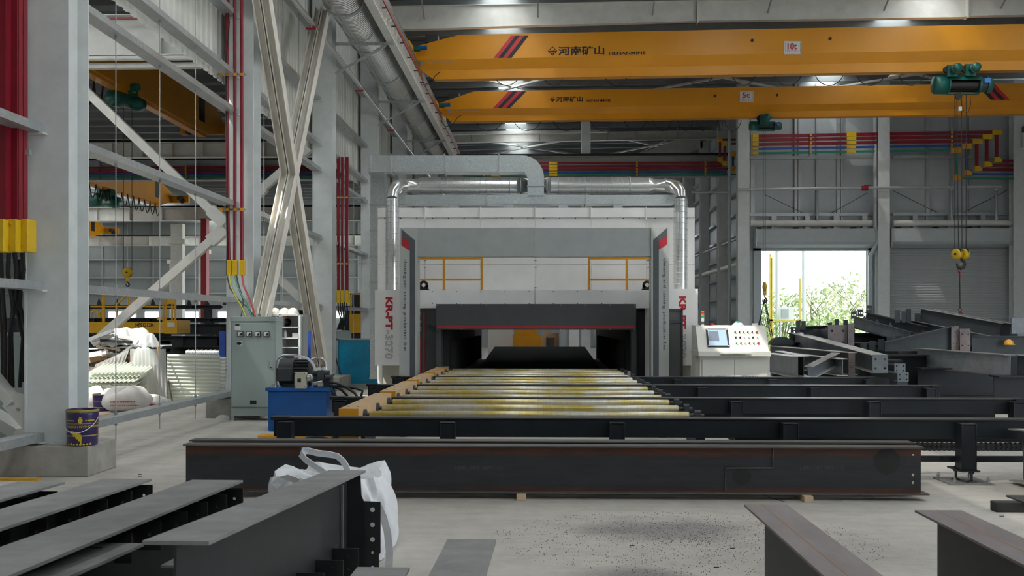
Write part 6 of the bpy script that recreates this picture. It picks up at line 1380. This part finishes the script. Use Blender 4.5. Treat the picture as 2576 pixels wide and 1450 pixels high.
# ---------------------------------------------------------------- console
Yq = 19.3
t = thing('control_console', 'cream control console with a screen and rows of buttons', 'console', P(1848, 1026, Yq)); tz = lambda y, Y=Yq: P(1850, y, Y).z
b = MB(); bx(b, 1760.5, 898, 1936.5, 1020, Yq, Yq+.75); b.build('cabinet', cream, t, bevel=.005); pb(1762, 1020, 1935, 1026, Yq+.03, Yq+.7, 'plinth', black, t)
for x0, x1 in ((1766.5, 1847), (1848, 1930.5)):
    o = pb(x0, 905, x1, 1018, Yq-.018, Yq-.001, 'door', cream, t, .004); q = (x0+x1)/2; htext('KASRY', q-24, q+19, 945.5, 957, Yq-.019, navy, o, off=.03)
pb(1757, 884.5, 1939.5, 897.5, Yq-.16, Yq+.75, 'desk_ledge', cream, t, .006)
a, c = P(1757, 884, Yq-.05), P(1935.5, 884, Yq-.05); zt = tz(819.5, Yq+.32); Yt = Yq+.32; ps = V((0, Yt-(Yq-.02), zt-a.z)); L = ps.length; up = ps.normalized(); nrm = V((1, 0, 0)).cross(up); org = V((a.x, Yq-.02, a.z))
b = MB(); b.prism([org, org+up*L, V((a.x, Yq+.75, zt)), V((a.x, Yq+.75, a.z))], (c.x-a.x, 0, 0)); b.build('sloped_head', cream, t, bevel=.004)
pb(1749, 819, 1757, 1020, Yq+.3, Yq+.78, 'side_wing', cream, t)
W = c.x-a.x; fx = lambda x: (x-1757)/(1935.5-1757)*W; fy = lambda y: (881-y)/(881-819.5)*L
def onp(x0, y0, x1, y1, d0, d1, nm_, m, par=t):
    b = MB(); ce = org+V((1, 0, 0))*(fx(x0)+fx(x1))/2+up*(fy(y0)+fy(y1))/2+nrm*(d0+d1)/2; b.ob(ce, (abs(fx(x1)-fx(x0))/2, 0, 0), up*abs(fy(y1)-fy(y0))/2, nrm*(d1-d0)/2); return b.build(nm_, m, par)
s = onp(1782, 828, 1837.5, 872, .0, .02, 'screen', blk); onp(1783, 829, 1787, 831.5, .02, .023, 'screen_corner', whp, s); onp(1832.5, 829, 1836.5, 831.5, .02, .023, 'screen_corner', whp, s); onp(1783, 868.5, 1787, 871, .02, .023, 'screen_corner', whp, s); onp(1832.5, 868.5, 1836.5, 871, .02, .023, 'screen_corner', whp, s)
onp(1786.5, 831, 1833, 869, .02, .022, 'display', glow('display_glow', (.22, .30, .38), .25), s); onp(1787.5, 834, 1813, 859, .022, .0235, 'display_window', glow('display_dark', (.10, .12, .16), .2), s); onp(1833.8, 856, 1836, 865, .02, .0235, 'side_keys', bluec, s)
bc = {'k': blk, 'g': M('button_green', (.01, .42, .22), .35), 'r': M('button_red', (.65, .03, .05), .35), 'w': whp}
for yy, row in ((836.6, 'kkgkkR'), (849.5, 'kkwwkw'), (863.3, 'grwrgR')):
    for xx, ch in zip((1856, 1866.9, 1877.5, 1888.6, 1899.6, 1910.9), row):
        q = org+V((1, 0, 0))*fx(xx)+up*fy(yy); b = MB(); r = .02 if ch == 'R' else .013; b.lathe(q, nrm, [(r*1.15, 0), (r*1.15, .012), (r, .016), (r, .035), (r*.8, .04), (0, .04)], 12); b.build('button', bc[ch.lower()], t)
pb(1812, 888, 1889, 891.5, Yq-.19, Yq-.155, 'drawer_front', cream, t); pb(1814, 892, 1875, 895, Yq-.175, Yq-.162, 'drawer_slide', chrome, t); pb(1845, 889.5, 1860, 894, Yq-.2, Yq-.19, 'drawer_pull', chrome, t)
q = V((P(1767.7, 800, Yq+.5).x, Yq+.5, zt)); th = thing('signal_beacon', 'red, amber and green signal beacon on the console', 'beacon', q); z = q.z
for h, m, r, nn in ((.02, whp, .03, 'base'), (.06, chrome, .012, 'stem'), (.075, whp, .03, 'body'), (.04, bc['g'], .031, 'green_lens'), (.04, oran, .031, 'amber_lens'), (.045, bc['r'], .031, 'red_lens'), (.012, whp, .03, 'cap')):
    b = MB(); b.cyl((q.x, q.y, z), (q.x, q.y, z+h), r, n=14); b.build(nn, m, th); z += h
b = MB(); b.tube([V((P(1756, 800, Yq+.5).x, Yq+.5, zt+.018))+V((.018*math.cos(k*math.pi/4), 0, .018*math.sin(k*math.pi/4))) for k in range(8)], .006, 5, closed=True); b.build('eye_bolt', chrome, t)
film_blob(V((P(1857, 820, Yq+.45).x, Yq+.42, zt+.005)), .12, .10, .05, cloth, 'white glove heap on top of the console', 6); film_blob(V((P(1854, 818, Yq+.45).x, Yq+.46, zt+.03)), .05, .05, .06, M('teal_cloth', (.02, .42, .38), .6), 'teal rag on top of the console', 7)
b = MB(); q = V((P(1900, 815, Yq+.5).x, Yq+.5, zt)); b.box(q.x-.05, q.x+.06, q.y, q.y+.1, zt, zt+.045); tag(b.build('small_box', whp, bevel=.004), 'small cream box on the console top at right', 'box')
b = MB(); q = V((P(1792, 815, Yq+.5).x, Yq+.5, zt)); b.box(q.x-.03, q.x+.035, q.y, q.y+.05, zt, zt+.04); tag(b.build('small_case', redp, bevel=.004), 'small dark red case on the console top at left', 'box')
b = MB(); q = P(1824, 884, Yq-.1); b.lathe(V((q.x, Yq-.10, tz(884.5))), (0, 0, 1), [(.05, 0), (.045, .018), (.02, .03), (0, .032)], 16); tag(b.build('mouse', whp), 'white mouse on the console ledge', 'mouse')
b = MB(); q = P(1815, 819, Yq+.4); b.box(q.x-.15, q.x+.16, Yq+.36, Yq+.6, zt, zt+.008); tag(b.build('paper_sheets', whp), 'loose paper sheets on the console top', 'paper')

# ---------------------------------------------------------------- steel stacked on the right
SG = 'beams in the right-hand steel stack'
def pbm(lab, a, Ya, c, Yc2, h, bw, mt=stlg, mw=stlg, **k): return beam(lab, P(*a, Ya), P(*c, Yc2), h, bw, mt, mw, SG, **k)
def endplate(t, x0, y0, x1, y1, Y, holes, m=stlg):
    a, c = P(x0, y1, Y), P(x1, y0, Y); W, H = c.x-a.x, c.z-a.z; b = MB(); b.plate(a, (1, 0, 0), (0, 0, 1), (0, .02, 0), W, H, [(W*u, H*v, .022*W/.3) for u, v in holes]); return b.build('end_plate', m, t)
H4 = ((.2, .25), (.8, .25), (.2, .75), (.8, .75))
t = pbm('bright-topped beam with a four-hole end plate, pointing at the camera', (2001, 837), 26.5, (2212, 893), 19.6, .36, .31, stll, stlb); endplate(t, 2195, 893, 2234, 939, 19.55, H4, stlb)
a = P(1989, 880, 26.6); c = P(2012, 824, 26.6); b = MB(); b.plate(a, (1, 0, 0), (0, 0, 1), (0, .02, 0), c.x-a.x, c.z-a.z, [(.1, (c.z-a.z)*f, .022) for f in (.25, .62, .78, .92)]); b.build('end_plate', stlg, t)
pbm('short bright beam end just right of the console', (1930, 888), 22.5, (2007, 897), 19.0, .40, .28, stll, stlb); pbm('second bright beam behind the one by the console', (1960, 883), 23.0, (2022, 896), 19.5, .40, .2, stll, stlg)
t = pbm('long blued beam with a bright top edge behind the console', (1938, 870), 25.0, (2145, 887), 20.5, .46, .2, stll, stlg); endplate(t, 2135, 889, 2151, 949, 20.3, [(u, v) for u in (.3, .7) for v in (.12, .2, .4, .48, .6)], stlr)
pbm('lower bright-edged beam below the long blued one', (1985, 888), 23.0, (2120, 903), 20.0, .34, .22, stll, stlb)
b = MB(); A, B2 = P(2032, 948, 19.9), P(2102, 912, 20.4); tt = thing('steel_beam', 'short grey beam propped up at an angle in the stack', 'beam', A, SG); b.bar(A+V((0, 0, .07)), B2+V((0, 0, .07)), .02, .22); b.build('web', stlb, tt); b = MB(); b.bar(A+V((0, 0, .19)), B2+V((0, 0, .19)), .2, .014); b.build('top_flange', stll, tt); b = MB(); b.bar(A+V((0, 0, -.05)), B2+V((0, 0, -.05)), .2, .014); b.build('bottom_flange', stll, tt)
t = pbm('rust-streaked blue-grey beam at the right of the stack', (2308, 876), 23.4, (2542, 893), 20.2, .43, .3, stlp, steel('blue_rust_web', (.40, .44, .47), (.34, .15, .05), .35, .4, sc=1.6), mb=stlr); pbm('pale beam end cut by the right edge', (2560, 892), 20.4, (2640, 900), 19.5, .43, .3, stlp, stlb)  # first web's colour lightened for the light on it; rust streaks are its own
t = pbm('high twin beam slanting before the closed shutter, front half', (2318, 776), 26.5, (2520, 813), 24.8, .37, .2, stlp, stlg); pbm('high twin beam slanting before the closed shutter, rear half', (2334, 776), 26.9, (2545, 814), 25.2, .37, .2, stlp, stlg)
t = pbm('tilted pale-webbed beam with triangular cleats', (2150, 797), 27.5, (2292, 836), 26.0, .30, .18, stlg, stlb)
for x, y in ((2175, 802), (2207, 811), (2240, 819)): b = MB(); b.prism([P(x-7, y+4, 26.6), P(x+9, y+8, 26.6), P(x, y-8, 26.6)], (0, .02, 0)); b.build('cleat', stlg, t)
t = pbm('upper tilted beam with cleats under the open doorway', (2180, 786), 28.0, (2330, 822), 26.5, .26, .2, stlg, stlg)
for x, y in ((2186, 775), (2148, 790), (2165, 785)): b = MB(); b.plate(P(x-7, y+12, 27.9), (1, 0, 0), (0, 0, 1), (0, .02, 0), .16, .2, [(.05, .1, .02), (.11, .1, .02)]); b.build('cleat', stlg, t)
b = MB(); b.prism([P(x, y, 24.2) for x, y in ((2226, 862), (2392, 823), (2394, 884), (2226, 884))], (0, .02, 0)); tt = thing('steel_beam', 'wedge-shaped dark rafter rising to the right in the stack', 'beam', P(2300, 884, 24.2), SG); b.build('web', stlg, tt); b = MB(); b.bar(P(2222, 863, 24.2), P(2394, 822, 24.2), .24, .016); b.build('top_flange', stlg, tt)
endplate(tt, 2393, 821, 2412, 884, 24.1, [(.3, .3), (.7, .3), (.5, .75)], stlr); endplate(tt, 2415, 827, 2441, 884, 24.0, H4, stlr)
t = pbm('dark beam running low along the right of the stack', (2445, 845), 24.6, (2600, 846), 24.6, .5, .25)
tt = thing('steel_beam', 'pair of brown end plates standing in the middle of the stack', 'beam', P(2110, 870, 24.8), SG); endplate(tt, 2083, 818, 2131, 878, 24.8, H4, stlr); endplate(tt, 2133, 814, 2149, 878, 24.7, [(.5, .3), (.5, .7)], stlr); b = MB(); b.box(P(2085, 850, 24.8).x, P(2147, 850, 24.8).x, 24.83, 26.2, P(2100, 872, 24.8).z, P(2100, 830, 24.8).z); b.build('web_block', stlg, tt)
t = pbm('stepped row of cleats left of the brown plates', (2010, 842), 26.2, (2085, 838), 25.6, .3, .2)
for k in range(7): x = 2022+k*9; pb(x, 838-k*2.2, x+8, 850, 25.7-.02*k, 25.72-.02*k, 'cleat', stlg, t)
t = pbm('stepped row of cleats right of the brown plates', (2160, 866), 25.6, (2260, 868), 25.0, .34, .2)
for k in range(8): x = 2165+k*22; pb(x, 862-k*4.2, x+15, 882, 24.9-.02*k, 24.92-.02*k, 'cleat', stlg, t)
t = pbm('back row dark girder under the open doorway', (2010, 822), 29.0, (2150, 818), 28.6, .55, .3)
for x, y0 in ((2003, 807), (2016, 808), (2082, 812), (2100, 803), (2122, 805)): pb(x, y0, x+11, 830, 28.4, 28.42, 'cleat', stlg, t)
t = pbm('dark cleated girder behind the high twin beam', (2262, 806), 27.6, (2420, 815), 27.2, .4, .3)
for k, x in enumerate((2252, 2269, 2280, 2302, 2320, 2340, 2362)): pb(x, (780, 784, 778, 789, 792, 796, 800)[k], x+12, 812, 26.85, 26.87, 'cleat', stlg, t)
b = MB(); n = 12; q = P(1968, 868, 25.2); b.prism([q+V((.30*math.cos(k*math.pi/n), 0, .20*math.sin(k*math.pi/n))) for k in range(n+1)], (0, .25, 0)); b.box(q.x-.25, q.x+.25, q.y+.02, q.y+.2, 0, q.z); tag(b.build('curved_plate', stlg), 'curved dark plate with orange edge right of the console', 'plate')
# base of the stack
for k, (x0, y0, x1, y1, Y) in enumerate(((2308, 926, 2505, 990, 22.3), (2500, 945, 2640, 1000, 19.8), (1945, 905, 2300, 990, 23.6), (2150, 893, 2330, 925, 22.9), (2160, 905, 2260, 965, 21.2), (1960, 862, 2340, 905, 26.2), (2340, 870, 2640, 930, 25.6), (1985, 838, 2240, 865, 28.6), (2240, 824, 2560, 870, 27.6))):
    a, c = P(x0, y0, Y), P(x1, y0, Y); h = a.z if y1 > 985 else a.z-P(x0, y1, Y).z; z0 = a.z-h
    if z0 > 0.02 and k not in (): h = a.z
    beam(['big black girder low at the right of the stack', 'black box girder end near the right edge', 'long black girder at the foot of the stack', 'short dark girder in the middle of the stack', 'low dark girder before the middle of the stack', 'hidden dark girder behind the middle of the stack', 'hidden dark girder behind the right of the stack', 'rear dark girder under the doorway', 'rear dark girder before the shutter'][k], (a.x, Y, a.z), (c.x, Y, c.z), h-.005, .45, blackst, blackst, SG, .03, .02)
for k, (x0, y0, Yq2) in enumerate(((2250, 915, 20.3), (2258, 937, 19.4))):
    tt = thing('end_plate_beam', ['small pale four-hole plate upper right of the end-plate beam', 'small grey four-hole plate nearest the transfer beam'][k], 'beam', P(x0, 960, Yq2), 'small plated beam ends'); endplate(tt, x0, y0, x0+28, y0+24, Yq2, H4, stlb); b = MB(); a = P(x0+3, y0+20, Yq2); c = P(x0+25, y0+4, Yq2); b.box(a.x, c.x, Yq2+.02, Yq2+2.2, a.z, c.z); b.build('stub', stlg, tt)
    b = MB(); q = P(x0+14, y0+24, Yq2); b.box(q.x-.1, q.x+.1, Yq2+.03, Yq2+.3, 0, q.z); b.build('support', stlg, tt)
helmet(2538, 868, 24.4, M('helmet_orange', (.75, .36, .02), .35), 'orange helmet lying on the dark beam at the right')
b = MB(); bx(b, 2545, 800, 2580, 840, 26, 26.1); tag(b.build('bracket_plate', stlb), 'pale bracket sticking up at the right edge of the stack', 'plate')

# ---------------------------------------------------------------- outdoors through the open doorway
gm2 = M('grass', (.16, .26, .06), .9, var=.4, vs=5); b = MB(); b.add([(9, 48, -.03), (60, 48, -.03), (60, 160, -.03), (9, 160, -.03)], [(0, 1, 2, 3)]); struct(b.build('lawn', gm2))
leafm = [M('leaf_a', (.50, .62, .28), .6, var=.4, vs=3), M('leaf_b', (.66, .70, .45), .6, var=.4, vs=3)]  # leaf colours paled towards white for the strong daylight on them
def bush(lab, x, y, Y, wd, ht, n, m, seed):
    rr = random.Random(seed); q = P(x, y, Y); q.z = 0; t = thing('shrub', lab, 'shrub', q, 'shrubs outside the doorway'); b = MB()
    for i in range(n):
        a = rr.uniform(0, 6.28); r = rr.random()**.5; f = rr.random(); c = q+V((wd*r*math.cos(a)*(1-.3*f), wd*.7*r*math.sin(a), .3+ht*f*(1-.3*r))); u = V((rr.uniform(-1, 1), rr.uniform(-1, 1), rr.uniform(-1, 1))).normalized(); v = u.cross(V((rr.uniform(-1, 1), rr.uniform(-1, 1), rr.uniform(-1, 1)))).normalized(); s = rr.uniform(.10, .22)
        b.add([c-u*s, c+v*s*.35, c+u*s, c-v*s*.35], [(0, 1, 2, 3)])
    b.build('foliage', m, t)['kind'] = 'stuff'; b = MB()
    for k in range(5): b.tube([q+V((0, 0, -.05)), q+V((rr.uniform(-.3, .3)*wd, rr.uniform(-.2, .2), ht*.5)), q+V((rr.uniform(-.7, .7)*wd, rr.uniform(-.3, .3), ht*.85))], [.07, .05, .02], 5)
    b.build('stem', M('bark', (.25, .21, .16), .8) if 'bark' not in bpy.data.materials else bpy.data.materials['bark'], t)
bush('loose green shrub at the left of the doorway', 1965, 812, 56, 1.9, 3.4, 800, leafm[0], 1); bush('tall pale shrub in the middle of the doorway', 2060, 812, 60, 2.2, 4.2, 1000, leafm[1], 2); bush('tall pale shrub at the right of the doorway', 2140, 812, 58, 2.2, 4.6, 1100, leafm[1], 3); bush('small shrub low by the door jamb', 1925, 812, 52, 1.0, 2.2, 400, leafm[0], 4); bush('low wide shrub behind the steel stack', 2110, 812, 54, 2.4, 2.2, 800, leafm[0], 5)
yo = M('outdoor_yellow', (.72, .56, .10), .5); t = thing('yellow_gate_frame', 'yellow tubular frame outside the doorway', 'frame', P(1950, 812, 49))
for pts in (((1938, 640), (1938, 897)), ((1941, 650), (1941, 897)), ((2012, 700), (2012, 897)), ((1936, 806), (2014, 808))): b = MB(); b.bar(P(*pts[0], 49), P(*pts[1], 49), .09, .09, (0, 1, 0)); b.build('tube', yo, t)
t = thing('air_conditioner', 'white outdoor unit standing outside the doorway', 'air conditioner', P(1979, 840, 50)); pb(1961, 772, 1997, 806, 50, 50.5, 'casing', mwhite, t); pb(1963, 806, 1966, 896, 50.05, 50.15, 'leg', white, t); pb(1991, 806, 1994, 896, 50.05, 50.15, 'leg', white, t); pb(1966, 778, 1984, 802, 49.97, 50, 'grille', lead, t)
for k, x in enumerate((1955, 2022)): b = MB(); q = P(x, 812, 52); b.cyl((q.x, 52, 0), (q.x, 52, 6.5), .10, n=8); tag(b.build('light_pole', whp), ['slim white pole left outside the doorway', 'white pole in the middle of the doorway'][k], 'pole')
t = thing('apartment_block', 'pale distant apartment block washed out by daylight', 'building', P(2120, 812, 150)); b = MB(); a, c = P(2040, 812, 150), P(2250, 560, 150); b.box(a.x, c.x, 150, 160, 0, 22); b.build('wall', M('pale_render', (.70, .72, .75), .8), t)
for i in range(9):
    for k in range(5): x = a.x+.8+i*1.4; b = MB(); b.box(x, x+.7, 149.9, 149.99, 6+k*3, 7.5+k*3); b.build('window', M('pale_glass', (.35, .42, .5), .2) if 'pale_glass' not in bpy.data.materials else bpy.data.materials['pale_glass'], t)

# crumpled wrapper by the cabinet
film_blob(PF(556, 1056)+V((0, .1, .01)), .12, .09, .06, film, 'crumpled clear wrapper on the floor beside the cabinet', 12)
t = thing('work_lift', 'yellow lift body seen past the busbar cables and the cyan board', 'lift', P(900, 905, 33)); Yl = 33.0
pb(879, 790, 928, 838, Yl, Yl+.8, 'body', yel2, t); pb(886, 742, 905, 788, Yl+.2, Yl+.25, 'dark_panel', black, t)
for x in (880, 907, 922): pb(x, 738, x+4, 790, Yl+.1, Yl+.16, 'post', yel2, t)
pb(880, 737, 927, 741, Yl+.1, Yl+.16, 'rail', yel2, t); pb(882, 838, 926, 860, Yl+.05, Yl+.7, 'undercarriage', black, t); pb(879, 858, 928, 937, Yl, Yl+.8, 'chassis', yel2, t)
# ---------------------------------------------------------------- pieces that do not touch become parts of their own
def split_parts():
    by = {}
    for o in list(bpy.data.objects):
        if o.type == 'MESH' and o.parent and o.get('kind') != 'stuff' and o.name.split('.')[0] not in ('lettering', 'emblem', 'base_print', 'wing_print', 'dial', 'busbar'): by.setdefault(o.data.name, []).append(o)
    for nm_, obs in by.items():
        me = bpy.data.meshes[nm_]; n = len(me.vertices); p = list(range(n))
        if n > 6000: continue
        def f(a):
            while p[a] != a: p[a] = p[p[a]]; a = p[a]
            return a
        for e in me.edges:
            a, c = f(e.vertices[0]), f(e.vertices[1])
            if a != c: p[a] = c
        bb = {}
        for v in me.vertices:
            r = f(v.index); c = v.co
            if r not in bb: bb[r] = [list(c), list(c)]
            else:
                for i in range(3): bb[r][0][i] = min(bb[r][0][i], c[i]); bb[r][1][i] = max(bb[r][1][i], c[i])
        ks = list(bb)
        if len(ks) < 2 or len(ks) > 60: continue
        q = {k: k for k in ks}
        def g(a):
            while q[a] != a: a = q[a]
            return a
        for i, ki in enumerate(ks):
            for kj in ks[:i]:
                A, B2 = bb[ki], bb[kj]
                if all(A[0][d]-.006 <= B2[1][d] and B2[0][d]-.006 <= A[1][d] for d in range(3)): q[g(ki)] = g(kj)
        cl = {}
        for v in range(n): cl.setdefault(g(f(v)), []).append(v)
        if len(cl) < 2: continue
        own = {}
        for k, vs in cl.items():
            for v in vs: own[v] = k
        meshes = []
        for k, vs in cl.items():
            ix = {v: i for i, v in enumerate(vs)}; pl = [pp for pp in me.polygons if own[pp.vertices[0]] == k]
            m2 = bpy.data.meshes.new(nm_.split('.')[0]); m2.from_pydata([tuple(me.vertices[v].co) for v in vs], [], [[ix[v] for v in pp.vertices] for pp in pl]); m2.update()
            m2.polygons.foreach_set('use_smooth', [pp.use_smooth for pp in pl])
            for mm in me.materials: m2.materials.append(mm)
            meshes.append(m2)
        for o in obs:
            base = o.name.split('.')[0]
            for m2 in meshes[1:]:
                c = o.copy(); c.data = m2; COL.objects.link(c)
            o.data = meshes[0]
split_parts()
